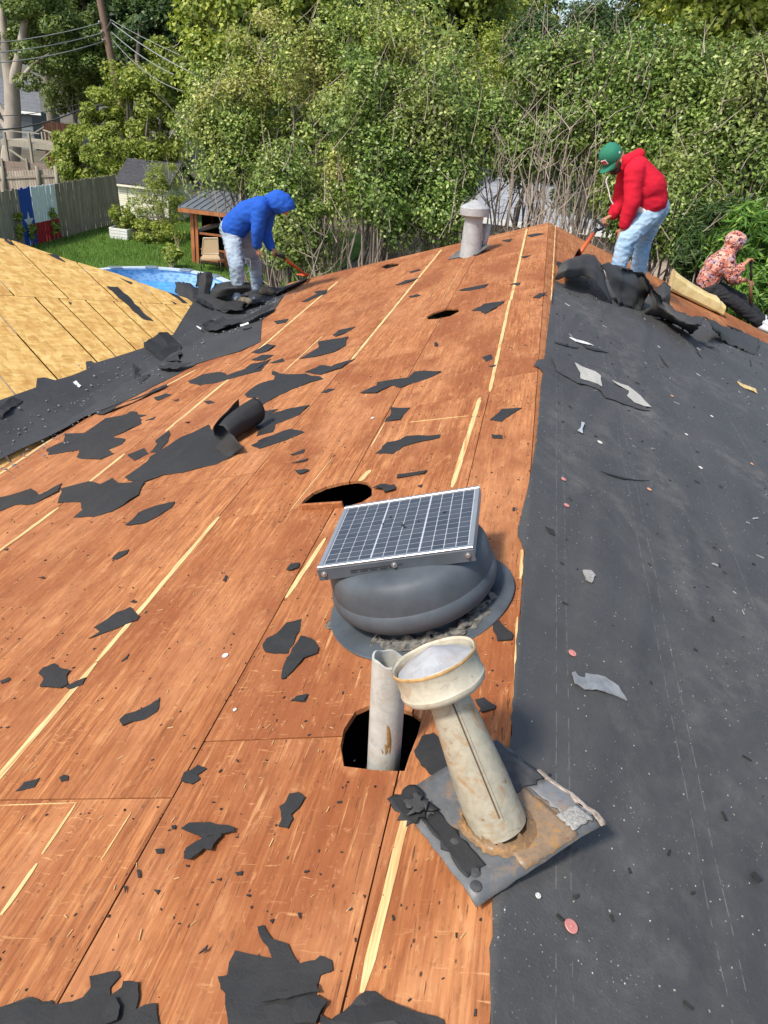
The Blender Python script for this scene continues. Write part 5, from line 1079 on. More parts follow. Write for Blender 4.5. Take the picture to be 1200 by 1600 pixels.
# chair standing in front of it
cb = onG((332, 421)); ch_ = empty('patio_chair', cb, 'tan cane patio chair turned on its back legs before the playhouse', 'chair')
TAN = simple('tan_cane_weave', (.40, .29, .17), .8, var=.3, scale=50); DKM = simple('dark_chair_metal', (.05, .045, .04), .5)
def CP(px, py, dy=0.0): return atY(px, py, cb.y + dy)
bm = bmesh.new(); q4 = [CP(318, 372), CP(340, 372), CP(342, 397), CP(315, 397)]
obj('backrest', [p for p in q4] + [p + Vector((0, .04, 0)) for p in q4], [(0, 1, 2, 3), (7, 6, 5, 4), (0, 4, 5, 1), (1, 5, 6, 2), (2, 6, 7, 3), (3, 7, 4, 0)], TAN, ch_); bm.free()
tubes('back_frame', [[(p, .022) for p in q4 + q4[:2]]], simple('pale_tan_frame', (.50, .40, .27), .6), ch_, 8)
q5 = [CP(317, 398, -.05), CP(341, 398, -.05), CP(344, 404, -.5), CP(313, 404, -.5)]
obj('seat', [p for p in q5] + [p - Vector((0, 0, .05)) for p in q5], [(0, 1, 2, 3), (7, 6, 5, 4), (0, 4, 5, 1), (1, 5, 6, 2), (2, 6, 7, 3), (3, 7, 4, 0)], TAN, ch_)
for p in q5: solid_tube('leg', [p, Vector((p.x + .03, p.y, GZ + .02))], .018, DKM, ch_, 6)

# ------------------------------------------------------------------ pale shed
sa = onG((193, 349)); SY = sa.y + 1.2
SHED = simple('cream_metal_siding', (.72, .67, .53), .6, var=.06, scale=3); SHR = simple('charcoal_shingles', (.045, .045, .05), .9, var=.35, scale=9)
def SP(px, py, dy=0.0): return atY(px, py, SY + dy)
s0 = SP(184, 285); s1 = SP(262, 292); ze = (s0.z + s1.z) / 2; xs0, xs1 = s0.x, s1.x
shed = empty('garden_shed', ((xs0 + xs1) / 2, SY + 1.2, GZ), 'cream garden shed with a charcoal gambrel style roof behind the fence end', 'shed')
nb = 15
for i in range(nb):
    z = GZ + .05 + i * (ze - GZ - .05) / nb; hgt = (ze - GZ - .05) / nb
    for (a_, b_) in ((xs0, xs0 + (xs1 - xs0) * .18), (xs0 + (xs1 - xs0) * .18 + .03, xs0 + (xs1 - xs0) * .62), (xs0 + (xs1 - xs0) * .62 + .03, xs1)) if i > 6 else ((xs0, xs1),):
        box('siding_board', ((a_ + b_) / 2, SY - .012, z + hgt / 2), (b_ - a_ - .004, .03, hgt - .012), SHED, shed, Matrix.Rotation(-.06, 3, 'X'), .003)
box('wall', ((xs0 + xs1) / 2, SY + 1.22, (GZ + ze) / 2), (xs1 - xs0 - .03, 2.4, ze - GZ - .01), SHED, shed, None, .01)
rt0 = SP(202, 248, .9); rt1 = SP(268, 256, .9)
def roofq(name, P, mat, par, t=.06):
    P = [Vector(p) for p in P]; return obj(name, P + [p - Vector((0, 0, t)) for p in P], [(0, 1, 2, 3), (7, 6, 5, 4), (0, 4, 5, 1), (1, 5, 6, 2), (2, 6, 7, 3), (3, 7, 4, 0)], mat, par)
zr = rt0.z; roofq('roof', [(xs0 - .12, SY - .18, ze - .02), (xs1 + .12, SY - .18, ze - .02), (xs1 + .12, SY + 1.2, zr), (xs0 - .12, SY + 1.2, zr)], SHR, shed)
roofq('roof', [(xs0 - .12, SY + 1.203, zr), (xs1 + .12, SY + 1.203, zr), (xs1 + .12, SY + 2.6, ze), (xs0 - .12, SY + 2.6, ze)], SHR, shed)
for xg in (xs0 + .02, xs1 - .02): obj('gable', [(xg, SY, ze), (xg, SY + 2.4, ze), (xg, SY + 1.2, zr - .07)], [(0, 1, 2)], simple('beige_gable', (.36, .31, .23), .8) if 'beige_gable' not in bpy.data.materials else bpy.data.materials['beige_gable'], shed)
for i in range(7):
    t = (i + .5) / 7; roofq('shingle_course', [(xs0 - .125, SY - .18 + 1.38 * (t - .07), ze - .02 + (zr - ze + .02) * (t - .07) + .012), (xs1 + .125, SY - .18 + 1.38 * (t - .07), ze - .02 + (zr - ze + .02) * (t - .07) + .012), (xs1 + .125, SY - .18 + 1.38 * (t + .06), ze + (zr - ze) * (t + .06) + .004), (xs0 - .125, SY - .18 + 1.38 * (t + .06), ze + (zr - ze) * (t + .06) + .004)], SHR, shed, .02)
beam('trim', (xs0 - .1, SY - .2, ze - .10), (xs1 + .1, SY - .2, ze - .10), .025, .08, SHED, shed)

# ------------------------------------------------------------------ fence with the painted flag
fxp = -16.9
fence = empty('picket_fence', (fxp, 25, GZ), 'weathered grey board fence with a painted red, white and blue star flag', 'fence')
ybl0, ybl1 = None, None
def onFx(q): return hit(q, (fxp + .02, 0, 0), (1, 0, 0))
fb0, fb1, fw1 = onFx((35, 345)), onFx((55, 345)), onFx((91, 335))
ftz = onFx((70, 312)).z; fmz = onFx((72, 345)).z; fbz = onFx((70, 380)).z
FLAG = Mt('painted_boards', rough=.75, spec=.25); fx_ = FLAG.xyz(); wear = FLAG.noise(1, 5, .65, .5, FLAG.map((20, 20, 2.2)))
top = FLAG.math('GREATER_THAN', FLAG.math('ADD', fx_[2], FLAG.math('MULTIPLY', FLAG.noise(3, 2), .05)), fmz + .025)
fcol = FLAG.mix(top, (.42, .03, .04), (.80, .85, .88)); fcol = FLAG.mix(FLAG.math('LESS_THAN', fx_[1], fb1.y), fcol, (.03, .09, .42))
FLAG.col(FLAG.mix(FLAG.ramp(wear, [(.63, 0.0), (.75, .5)]), fcol, (.24, .21, .18))); FLAG.bump(wear, .003, .4); FLAG = FLAG.m
y = 19.0; i = 0
while y < 29.6:
    wd = .138; tl = random.uniform(-.015, .015) + (.05 * (y - 28) if y > 28 else 0) * 2.2; hgt = 1.83 + random.uniform(-.03, .03)
    fl = fb0.y - .03 < y < fw1.y
    rot = Matrix.Rotation(tl, 3, 'X')
    box('picket', (fxp + random.uniform(-.006, .006), y, GZ + hgt / 2), (.02, wd - .006, hgt), FLAG if fl else FENCE, fence, rot, .004)
    y += wd; i += 1
for z in (.35, 1.5): beam('rail', (fxp - .035, 19, GZ + z), (fxp - .035, 29.4, GZ + z), .04, .09, FENCE, fence)
for yy in np.arange(19.2, 29.5, 2.4): beam('post', (fxp - .11, yy, GZ), (fxp - .11, yy, GZ + 1.75), .09, .09, FENCE, fence, up=(0, 1, 0))
sc_ = onFx((46, 347)); star = []
for k in range(10):
    a = math.pi / 2 + k * math.pi / 5; r = (.30 if k % 2 == 0 else .125); star.append((fxp + .016, sc_.y + r * .92 * math.cos(a), sc_.z + r * 1.15 * math.sin(a)))
obj('painted_star', star + [(p[0] - .004, p[1], p[2]) for p in star], [tuple(range(10)), tuple(range(19, 9, -1))] + [(k, (k + 1) % 10, (k + 1) % 10 + 10, k + 10) for k in range(10)], simple('star_white_paint', (.62, .64, .66), .7, var=.2, scale=9), fence)

# ------------------------------------------------------------------ second fence and the raised deck behind
Y2 = 33.0
fn2 = empty('board_fence', atY(40, 305, Y2), 'older board fence with round posts and a low plank wall behind the flag fence', 'fence')
L2 = lambda px, py, dy=0.0: atY(px, py, Y2 + dy)
a0, a1 = L2(-20, 268), L2(88, 263); n = 26
for i in range(n):
    p = a0.lerp(a1, (i + .5) / n); box('picket', (p.x, p.y, (p.z + GZ) / 2 - .0), ((a1.x - a0.x) / n - .012, .025, p.z - GZ - .06 + random.uniform(-.03, .03)), FENCE, fn2, None, .004)
for dz in (-.30, -1.2): beam('rail', a0 + Vector((0, -.04, dz)), a1 + Vector((0, -.04, dz)), .05, .10, FENCE, fn2)
PALEP = mk_fencewood('pale_post_wood', (.28, .25, .19), (.44, .40, .31))
for px in (3, 58, 87):
    p = L2(px, 266 - (1 if px > 50 else 0), -.12); solid_tube('post', [Vector((p.x, p.y, GZ)), p + Vector((0, 0, .15))], .085, PALEP, fn2, 10)
REDW = mk_fencewood('reddish_plank_wood', (.22, .16, .125), (.36, .29, .23))
for i in range(4):
    z = -i * .26; beam('plank', L2(-20, 249, .5) + Vector((0, 0, z - .13)), L2(86, 257, .5) + Vector((0, 0, z - .13)), .03, .25, REDW, fn2, up=(0, 0, 1))
for px in (2, 41): 
    p = L2(px, 248, .42); beam('plank_post', (p.x, p.y, p.z - 1.0), (p.x, p.y, p.z + .02), .09, .07, PALEP, fn2, up=(0, 1, 0))
YD = 36.0; D_ = lambda px, py, dy=0.0: atY(px, py, YD + dy)
deck = empty('raised_deck', Vector((D_(45, 250).x, YD + 1, GZ)), 'small raised timber deck with a railing at the foot of the big pale tree', 'deck')
d0, d1 = D_(2, 226), D_(88, 229); zd = (d0.z + d1.z) / 2
beam('rim_joist', (d0.x, YD, zd), (d1.x, YD, zd), .05, .22, PALEP, deck)
for i in range(13): beam('deck_board', (d0.x, YD + .1 + i * .17, zd + .13), (d1.x, YD + .1 + i * .17, zd + .13), .155, .03, PALEP, deck)
for px, top_ in ((8, 206), (46, 207), (84, 208)): p = D_(px, top_, .03); beam('post', (p.x, YD - .05, GZ), (p.x, YD - .05, p.z), .11, .11, PALEP, deck, up=(0, 1, 0))
for px in (65, 70, 76): p = D_(px, 206, 1.9); beam('baluster', (p.x, YD + 1.9, zd), (p.x, YD + 1.9, p.z), .07, .07, PALEP, deck, up=(0, 1, 0))
pr1, pr2 = D_(0, 203), D_(62, 209); beam('hand_rail', pr1, pr2, .09, .04, PALEP, deck); beam('hand_rail', D_(68, 203, 2.0), D_(87, 210, 0), .09, .04, PALEP, deck)
beam('leaning_board', D_(40, 216, .5), D_(69, 198, .9), .14, .05, PALEP, deck)
beam('brace', D_(10, 230), D_(40, 251), .10, .06, PALEP, deck); beam('brace', D_(85, 232), D_(63, 251), .10, .06, PALEP, deck)
# reddish shed wall and pale panel beyond
YB = 46; b_ = [atY(84, 196, YB), atY(120, 190, YB), atY(120, 245, YB), atY(84, 245, YB)]
bw = empty('brown_fence', (b_[0].x, YB, GZ), 'dark reddish brown board fence in the shade behind the deck', 'fence'); xa, xb = b_[0].x, b_[1].x; zt2 = (b_[0].z + b_[1].z) / 2
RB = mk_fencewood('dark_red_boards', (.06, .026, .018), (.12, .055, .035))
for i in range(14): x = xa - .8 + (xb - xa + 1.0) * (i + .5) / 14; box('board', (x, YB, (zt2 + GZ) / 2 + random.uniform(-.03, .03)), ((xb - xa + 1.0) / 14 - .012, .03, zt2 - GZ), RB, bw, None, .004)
# neighbour's house at the far left
YN = 52; N_ = lambda px, py, dy=0.0: atY(px, py, YN + dy)
nh = empty('neighbour_house', (N_(10, 180).x, YN + 3, GZ), 'grey roofed house standing behind the big pale tree trunk', 'house')
e0, e1 = N_(-60, 165), N_(64, 176); GREYR = simple('weathered_grey_shingles', (.125, .135, .15), .9, var=.25, scale=5)
roofq('roof', [(e0.x, YN, e1.z), (e1.x, YN, e1.z), (e1.x - 2.5, YN + 4, e1.z + 1.9), (e0.x, YN + 4, e1.z + 1.9)], GREYR, nh, .12)
for i in range(8): roofq('shingle_course', [(e0.x, YN + i * .5, e1.z + .015 + i * .2375), (e1.x - i * .3125, YN + i * .5, e1.z + .015 + i * .2375), (e1.x - i * .3125 - .3, YN + i * .5 + .48, e1.z + .008 + i * .2375 + .228), (e0.x, YN + i * .5 + .48, e1.z + .008 + i * .2375 + .228)], GREYR, nh, .02)
box('wall', ((e0.x + e1.x) / 2 - .5, YN + 2.2, (e1.z + GZ) / 2 - .15), (e1.x - e0.x - 1.2, 3.4, e1.z - GZ - .1), simple('dull_blue_siding', (.16, .18, .19), .8, var=.1), nh)
for i in range(5): box('siding_board', ((e0.x + e1.x) / 2 - .5, YN + .48, e1.z - .5 - i * .3), (e1.x - e0.x - 1.2, .02, .27), bpy.data.materials['dull_blue_siding'], nh)
beam('fascia', (e0.x, YN - .02, e1.z - .1), (e1.x, YN - .02, e1.z - .1), .03, .16, WHITE, nh)

# ------------------------------------------------------------------ planter, lattice
pl0, pl1 = onG((172, 373)), onG((205, 375)); pz = atY(188, 357, pl0.y).z
pt_ = empty('planter_box', (pl0 + pl1) / 2, 'white plank planter box with green plants on the lawn', 'planter'); wpx = pl1.x - pl0.x
for i in range(4): 
    hh = (pz - GZ) / 4; box('plank', ((pl0.x + pl1.x) / 2, pl0.y, GZ + hh * (i + .5)), (wpx, .03, hh - .012), WHITE, pt_, None, .004)
    box('plank', (pl1.x, pl0.y + .45, GZ + hh * (i + .5)), (.03, .88, hh - .012), WHITE, pt_, None, .004); box('plank', (pl0.x, pl0.y + .45, GZ + hh * (i + .5)), (.03, .88, hh - .012), WHITE, pt_, None, .004)
box('soil', ((pl0.x + pl1.x) / 2, pl0.y + .45, pz - .12), (wpx - .05, .85, .05), DIRT, pt_)
lt = empty('lattice_panel', onG((222, 374)), 'white slatted panel leaning in the bush beside the planter', 'panel'); l0 = onG((208, 374)); l1_ = onG((240, 374))
for i in range(7): beam('slat', (l0.x, l0.y + .4, GZ + .08 + i * .14), (l1_.x, l1_.y + .4, GZ + .03 + i * .14), .02, .07, WHITE, lt)
for x in (l0.x + .1, l1_.x - .1): beam('stile', (x, l0.y + .43, GZ), (x, l0.y + .43, GZ + 1.0), .05, .03, WHITE, lt, up=(0, 1, 0))

# ------------------------------------------------------------------ utility pole and wires
YP = 35.0; U = lambda px, py, dy=0.0: atY(px, py, YP + dy)
POLE = mk_fencewood('pole_wood', (.20, .125, .085), (.33, .225, .16)); up0 = U(187, 160); up1 = U(155, -6); d = (up0 - up1) / (up0.z - up1.z); base = up0 - d * (up0.z - GZ); topp = up1 + d * 1.2
pole = empty('utility_pole', base, 'leaning wooden utility pole carrying the overhead wires', 'utility pole'); V_, Q_ = tube_arrays([[(base, .19), (base.lerp(topp, .5), .165), (topp, .14)]], 14); npmesh('pole', V_, Q_, POLE, pole, True)
for q in ((160, 35), (164, 50), (166, 63), (180, 145)): p = U(*q); lathe('insulator', [(.0005, .12), (.04, .10), (.05, .05), (.035, 0)], p + Vector((0, -.16, 0)), (-.3, -1, 0), simple('insulator_grey', (.3, .3, .3), .4) if 'insulator_grey' not in bpy.data.materials else bpy.data.materials['insulator_grey'], pole, 10)
beam('cross_bracket', U(158, 62, -.1), U(174, 32, -.1), .06, .06, DKM, pole)
WIRE = simple('overhead_cable', (.25, .26, .25), .5, var=.1); WIRED = simple('dark_cable', (.03, .03, .03), .6)
def wire(label, a, b, r, sag, mat=WIRE):
    pts = [a.lerp(b, t) - Vector((0, 0, sag * 4 * t * (1 - t))) for t in np.linspace(0, 1, 16)]; c = pts[0]
    o = tubes('overhead_wire', [[(p - c, r) for p in pts]], mat, None, 5); o.location = c; tag(o, label, 'wire', 'overhead wires')
wire('topmost pale wire running left from the leaning pole', U(160, 35), atY(-40, 70, 30), .018, .12); wire('middle pale wire running left from the leaning pole', U(164, 50), atY(-40, 84, 30), .020, .15)
wire('lowest of three pale wires running left from the pole', U(166, 63), atY(-40, 100, 30), .020, .18); wire('thin wire running left low across the big tree trunk', U(181, 143), atY(-40, 181, 31), .014, .3, WIRED)
wire('thick dark cable leaving the pole just above the bushes', U(183, 154), U(140, 164, -.5), .055, .12, WIRED); wire('thick dark cable crossing the trunk of the big tree', U(140, 164, -.5), atY(-40, 203, 31), .035, .3, WIRED)
wire('upper pale wire descending right from the pole', U(174, 35), atY(330, 128, 26), .020, .15); wire('second pale wire descending right from the pole', U(174, 50), atY(322, 136, 26), .018, .25); wire('lower dim wire descending right from the pole', U(176, 62), atY(330, 150, 26), .014, .5); wire('pale wire running up behind the first descending one', U(172, 30), atY(345, 112, 27), .012, .1)

# ------------------------------------------------------------------ houses glimpsed behind the hedge
YH = 24.0; H_ = lambda px, py, dy=0.0: atY(px, py, YH + dy)
nb2 = empty('neighbour_house', (H_(860, 300).x, YH + 3, GZ), 'pale house with a light grey roof glimpsed through the bare stems', 'house')
r0, r1 = H_(690, 345), H_(1180, 390); r2, r3 = H_(1180, 300, 3.5), H_(690, 250, 3.5); LGR = simple('light_grey_roofing', (.27, .28, .30), .8, var=.15, scale=4); zlo = H_(850, 352).z; zhi = H_(850, 262, 3.5).z
roofq('roof', [(r0.x, YH, zlo), (r1.x, YH, zlo), (r1.x, YH + 3.5, zhi), (r0.x, YH + 3.5, zhi)], LGR, nb2, .1)
for i in range(9): t = i / 9; roofq('roof_course', [(r0.x, YH + 3.5 * t, zlo + (zhi - zlo) * t + .02), (r1.x, YH + 3.5 * t, zlo + (zhi - zlo) * t + .02), (r1.x, YH + 3.5 * (t + .1), zlo + (zhi - zlo) * (t + .1) + .01), (r0.x, YH + 3.5 * (t + .1), zlo + (zhi - zlo) * (t + .1) + .01)], LGR, nb2, .02)
zw = H_(850, 215, 3.6).z; box('wall', ((r0.x + r1.x) / 2, YH + 5.2, (GZ + zw) / 2), (r1.x - r0.x - .3, 3.2, zw - GZ), simple('peach_siding', (.52, .40, .31), .8, var=.1), nb2)
box('wall', ((r0.x + r1.x) / 2, YH + 1.9, (GZ + zlo) / 2), (r1.x - r0.x - .6, 3.2, zlo - GZ - .1), bpy.data.materials['peach_siding'], nb2)
beam('eave_board', (r0.x, YH + 3.53, zhi + .22), (r1.x, YH + 3.53, zhi + .22), .06, .34, WHITE, nb2); beam('fascia', (r0.x, YH - .03, zlo - .06), (r1.x, YH - .03, zlo - .06), .04, .16, WHITE, nb2)
for i in range(3): w0 = H_(800 + i * 110, 200, 3.55); box('window', (w0.x, YH + 3.58, zw - .55), (.8, .05, .6), simple('dark_window_glass', (.03, .04, .05), .1) if 'dark_window_glass' not in bpy.data.materials else bpy.data.materials['dark_window_glass'], nb2)
YS = 17.5; T_ = lambda px, py, dy=0.0: atY(px, py, YS + dy); q_ = [T_(1080, 350), T_(1190, 360), T_(1150, 300, 1.5), T_(1085, 298, 1.5)]
nb3 = empty('neighbour_shed', (q_[0].x + 1, YS + 1, GZ), 'low outbuilding with a grey roof glimpsed behind the pink hooded worker', 'shed'); zl, zh_ = q_[0].z, q_[3].z
roofq('roof', [(q_[0].x, YS, zl), (q_[1].x, YS, zl), (q_[1].x, YS + 1.6, zh_), (q_[0].x, YS + 1.6, zh_)], simple('slate_grey_roofing', (.12, .13, .15), .7, var=.2), nb3, .08)
box('wall', ((q_[0].x + q_[1].x) / 2, YS + .9, (GZ + zl) / 2), (q_[1].x - q_[0].x - .3, 1.3, zl - GZ - .08), WHITE, nb3); beam('fascia', (q_[0].x, YS - .03, zl - .03), (q_[1].x, YS - .03, zl - .03), .04, .14, WHITE, nb3)
for i in range(4): t = i / 4; roofq('roof_panel', [(q_[0].x + .02 + i * (q_[1].x - q_[0].x) / 4, YS, zl + .012), (q_[0].x - .02 + (i + 1) * (q_[1].x - q_[0].x) / 4, YS, zl + .012), (q_[0].x - .02 + (i + 1) * (q_[1].x - q_[0].x) / 4, YS + 1.6, zh_ + .012), (q_[0].x + .02 + i * (q_[1].x - q_[0].x) / 4, YS + 1.6, zh_ + .012)], bpy.data.materials['slate_grey_roofing'], nb3, .02)
# ------------------------------------------------------------------ foliage
def leaves(P, N, L, W, rg, droop=0.0):
    n = len(P); a = rg.normal(size=(n, 3)); a[:, 2] -= droop
    a -= N * (a * N).sum(1, keepdims=True) * .6; a /= np.linalg.norm(a, axis=1, keepdims=True) + 1e-9
    b = np.cross(a, N + rg.normal(size=(n, 3)) * .55); b /= np.linalg.norm(b, axis=1, keepdims=True) + 1e-9
    c = np.cross(a, b); s = rg.uniform(.65, 1.3, (n, 1)); l = L * s; w_ = W * s
    V = np.stack([P - a * l * .5, P - a * l * .05 + b * w_ * .5 + c * w_ * .18, P + a * l * .5, P - a * l * .05 - b * w_ * .5 + c * w_ * .18], 1).reshape(-1, 3)
    Q = np.arange(n * 4, dtype=np.int32).reshape(n, 4); return V, Q
def clump_pts(C, R, n, rg, shell=.55):
    """n points spread through each clump (centre C, radius R[3])"""
    m_ = len(C); d = rg.normal(size=(m_, n, 3)); d /= np.linalg.norm(d, axis=2, keepdims=True)
    r = rg.uniform(shell ** 3, 1, (m_, n, 1)) ** (1 / 3.); P = C[:, None] + d * r * R[:, None]
    return P.reshape(-1, 3), d.reshape(-1, 3)
def ell_clumps(c, r, m_, rg, inner=.55, up=.25):
    d = rg.normal(size=(m_, 3)); d /= np.linalg.norm(d, axis=1, keepdims=True); d[:, 2] += up * rg.uniform(0, 1, m_)
    return np.array(c) + d * np.array(r) * rg.uniform(inner, 1.0, (m_, 1))
def branch_lines(base, tops, r0, rg, wig=.12, n=5):
    L = []
    for t in tops:
        b = Vector(base) + Vector(rg.normal(size=3) * .05); t = Vector(t); D = t - b; pts = []
        for i in range(n + 1):
            u = i / n; p = b + D * u; p += Vector(rg.normal(size=3)) * wig * D.length * .18 * math.sin(u * math.pi); p.z += .10 * D.length * math.sin(u * math.pi) * (1 if D.length > 1 else 0)
            pts.append((p, r0 * (1 - .82 * u) + .004))
        L.append(pts)
    return L
BARK = simple('grey_bark', (.20, .17, .14), .9, var=.35, scale=8, bump=.02, aniso=(1, 1, .25)); BARKP = simple('pale_smooth_bark', (.36, .31, .25), .85, var=.22, scale=3.5, bump=.015, aniso=(1, 1, .4)); TWIG = simple('tan_bare_twigs', (.36, .29, .225), .85, var=.3, scale=4); TWIGG = simple('grey_brown_stems', (.26, .21, .165), .85, var=.3, scale=5)
LF_OLIVE = mk_leaf('olive_shrub_leaf', [(0, (0.101, 0.165, 0.033)), (.45, (0.226, 0.320, 0.061)), (.8, (0.392, 0.461, 0.110)), (1, (0.552, 0.584, 0.167))], .45, .25, (.55, (0.460, 0.372, 0.123), .5))
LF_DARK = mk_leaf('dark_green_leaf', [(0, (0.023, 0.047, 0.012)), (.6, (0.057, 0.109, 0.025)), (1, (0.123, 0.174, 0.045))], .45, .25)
LF_BRIGHT = mk_leaf('fresh_green_leaf', [(0, (0.131, 0.192, 0.029)), (.5, (0.279, 0.351, 0.056)), (1, (0.527, 0.543, 0.107))], .45, .35)
LF_LIME = mk_leaf('lime_green_leaf', [(0, (0.141, 0.202, 0.031)), (.5, (0.263, 0.333, 0.058)), (1, (0.473, 0.492, 0.117))], .5, .4)
LF_MID = mk_leaf('mid_green_leaf', [(0, (0.066, 0.109, 0.025)), (.55, (0.140, 0.207, 0.050)), (1, (0.281, 0.331, 0.087))], .45, .3)
LF_RIGHT = mk_leaf('glossy_shrub_leaf', [(0, (0.068, 0.130, 0.025)), (.5, (0.157, 0.246, 0.049)), (.85, (0.284, 0.392, 0.086)), (1, (0.528, 0.582, 0.210))], .35, .25, (.5, (0.299, 0.275, 0.095), .35))
LF_LANCE = mk_leaf('lance_leaf', [(0, (0.044, 0.109, 0.015)), (.6, (0.109, 0.232, 0.033)), (1, (0.290, 0.436, 0.079))], .4, .35)
def plant(name, base, label, cat, group, crowns, leaf, L, W, nl, mat_b, r0, nstems, rc=.35, twigs=0, twl=.8, seed=0, droop=0.0, cl=60, twmat=None, stemtop=None, shell=.5, trunk=None, inner=.55):
    """crowns: [(centre, radii)]; one tree or shrub with its own stems, twigs and leaves"""
    rg = np.random.default_rng(seed + 100); root = empty(name, base, label, cat, group); vol = [r[0] * r[1] * r[2] for _, r in crowns]; tv = sum(v ** .67 for v in vol)
    Vs, Qs, off, allC = [], [], 0, []
    for (c, r), v in zip(crowns, vol):
        n = max(6, int(cl * v ** .67 / tv)); C = ell_clumps(c, r, n, rg, inner); allC.append(C)
        R = rc * rg.uniform(.5, 1.35, (n, 1)) * np.array([[1, 1, .8]]); P, N = clump_pts(C, R, max(8, int(nl / cl)), rg, shell)
        O = P - np.array(c); O /= np.linalg.norm(O, axis=1, keepdims=True) + 1e-9; N = N * .5 + O * .4 + np.array([0, 0, .45]); N /= np.linalg.norm(N, axis=1, keepdims=True)
        Vv, Qq = leaves(P, N, L, W, rg, droop); Vs.append(Vv); Qs.append(Qq + off); off += len(Vv)
    npmesh('crown', np.concatenate(Vs), np.concatenate(Qs), leaf, root)
    allC = np.concatenate(allC); sel = allC[rg.choice(len(allC), min(nstems, len(allC)), replace=False)]
    if trunk:
        tp = Vector(trunk[0]); V_, Q_ = tube_arrays([[(Vector(base), trunk[1]), (Vector(base).lerp(tp, .5), trunk[1] * .85), (tp, trunk[1] * .7)]], 10); npmesh('trunk', V_, Q_, mat_b, root, True)
        ln = branch_lines(tp, sel, trunk[1] * .45, rg)
    else: ln = branch_lines(base, sel, r0, rg, .2)
    tubes('branches', ln, mat_b, root, 5)
    if twigs:
        tl = []
        for k in range(twigs):
            c = Vector(allC[rg.integers(len(allC))]) + Vector(rg.normal(size=3)) * rc * .6; dd = Vector((rg.normal() * .5, rg.normal() * .4 - .1, abs(rg.normal()) * .8 + .35)).normalized() * twl * rg.uniform(.5, 1.4)
            b = Vector(rg.normal(size=3)) * .06 * twl; tl.append([(c - dd * .4, .010), (c + b, .0075), (c + dd * .6, .003)])
        tubes('twigs', tl, twmat or TWIG, root, 4)['kind'] = 'stuff'
    return root
def A(px, py, Y): return tuple(atY(px, py, Y))
def B(px, Y, z=GZ):
    p = atY(px, 300, Y); return (p.x, Y, z)
def rad(px_r, Y): return px_r * (.86 * Y + 1.3) / FPX      # pixel radius to metres at that depth
SHG = 'overgrown shrubs along the back of the house'
# the tall olive hedge right behind the gable: separate many stemmed shrubs
hedge = [  # px centre, py centre, Y, rx px, ry px, base px, label
    (352, 215, 17.5, 75, 88, 425, 'olive shrub hanging over the playhouse roof, leftmost of the tall hedge'),
    (425, 215, 18.0, 70, 150, 430, 'tall olive brown tipped shrub directly behind the blue hood'),
    (455, 330, 15.0, 58, 95, 470, 'low leafy shrub behind the blue worker and his shovel'),
    (520, 190, 17.0, 80, 160, 520, 'broad olive shrub with yellowish tips between the blue worker and the bright tree'),
    (590, 250, 15.0, 75, 150, 590, 'dense green shrub rising behind the middle of the rake'),
    (625, 120, 18.0, 85, 110, 630, 'highest brown topped shrub in the middle of the hedge'),
    (680, 260, 15.2, 60, 130, 690, 'green shrub just left of the far flue'),
    (712, 185, 17.2, 62, 100, 720, 'olive shrub with long upright twigs above the far flue')]
for i, (px, py, Y, rx, ry, bx, lab) in enumerate(hedge):
    RX, RZ = rad(rx, Y), rad(ry, Y); c = A(px, py, Y); cz = c[2]
    cr_ = [(c, (RX, RX * .8, RZ)), ((c[0] + RX * .35, Y - .3, cz - RZ * .35), (RX * .75, RX * .7, RZ * .6)), ((c[0] - RX * .4, Y, cz + RZ * .35), (RX * .6, RX * .6, RZ * .55))]
    plant('hedge_shrub', B(bx, Y), lab, 'shrub', SHG, cr_, LF_OLIVE if i not in (2, 4, 6) else LF_RIGHT, .080, .045, 20000, TWIGG, .026, 20, .40, 110, .75, seed=i, cl=95, inner=.35)
# the right hedge: glossy leaves above, bare stems below
hedge2 = [(800, 220, 17.0, 68, 72, 800, 'shrub with a thicket of bare tan stems right of the far flue', 0), (868, 165, 16.5, 60, 95, 860, 'dark topped shrub with bare stems left of the green cap', 1), (838, 90, 19, 32, 45, 845, 'dark pointed shrub top standing against the sky', 4), (930, 62, 19, 36, 42, 925, 'second dark shrub top right of the patch of sky', 4),
          (945, 180, 16.5, 70, 95, 930, 'olive shrub behind the head of the red worker', 1), (1020, 175, 16, 75, 100, 1010, 'glossy leaved shrub above the red hood', 3), (1095, 200, 15.5, 75, 115, 1090, 'wide glossy shrub above the pink hooded worker', 3), (1170, 215, 15, 70, 125, 1165, 'glossy shrub at the right border', 3), (1060, 330, 14.5, 60, 75, 1065, 'low leafy shrub between the red worker and the pink hooded one', 3), (985, 330, 15.5, 45, 60, 990, 'shaded shrub behind the legs of the red worker', 2)]
for i, (px, py, Y, rx, ry, bx, lab, kind) in enumerate(hedge2):
    RX, RZ = rad(rx, Y), rad(ry, Y); c = A(px, py, Y)
    cr_ = [(c, (RX, RX * .75, RZ * .9)), ((c[0] + RX * .3, Y - .3, c[2] - RZ * .25), (RX * .8, RX * .6, RZ * .55)), ((c[0] - RX * .35, Y, c[2] + RZ * .4), (RX * .6, RX * .6, RZ * .5))]
    plant('hedge_shrub', B(bx, Y), lab, 'shrub', SHG, cr_, LF_DARK if kind == 4 else LF_RIGHT, .078, .042, 15000 if kind < 2 else 19000, TWIG if kind < 2 else TWIGG, .026, 11 if kind < 2 else 14, .40, 240 if kind < 2 else 130, .5, seed=30 + i, cl=85, inner=.35)
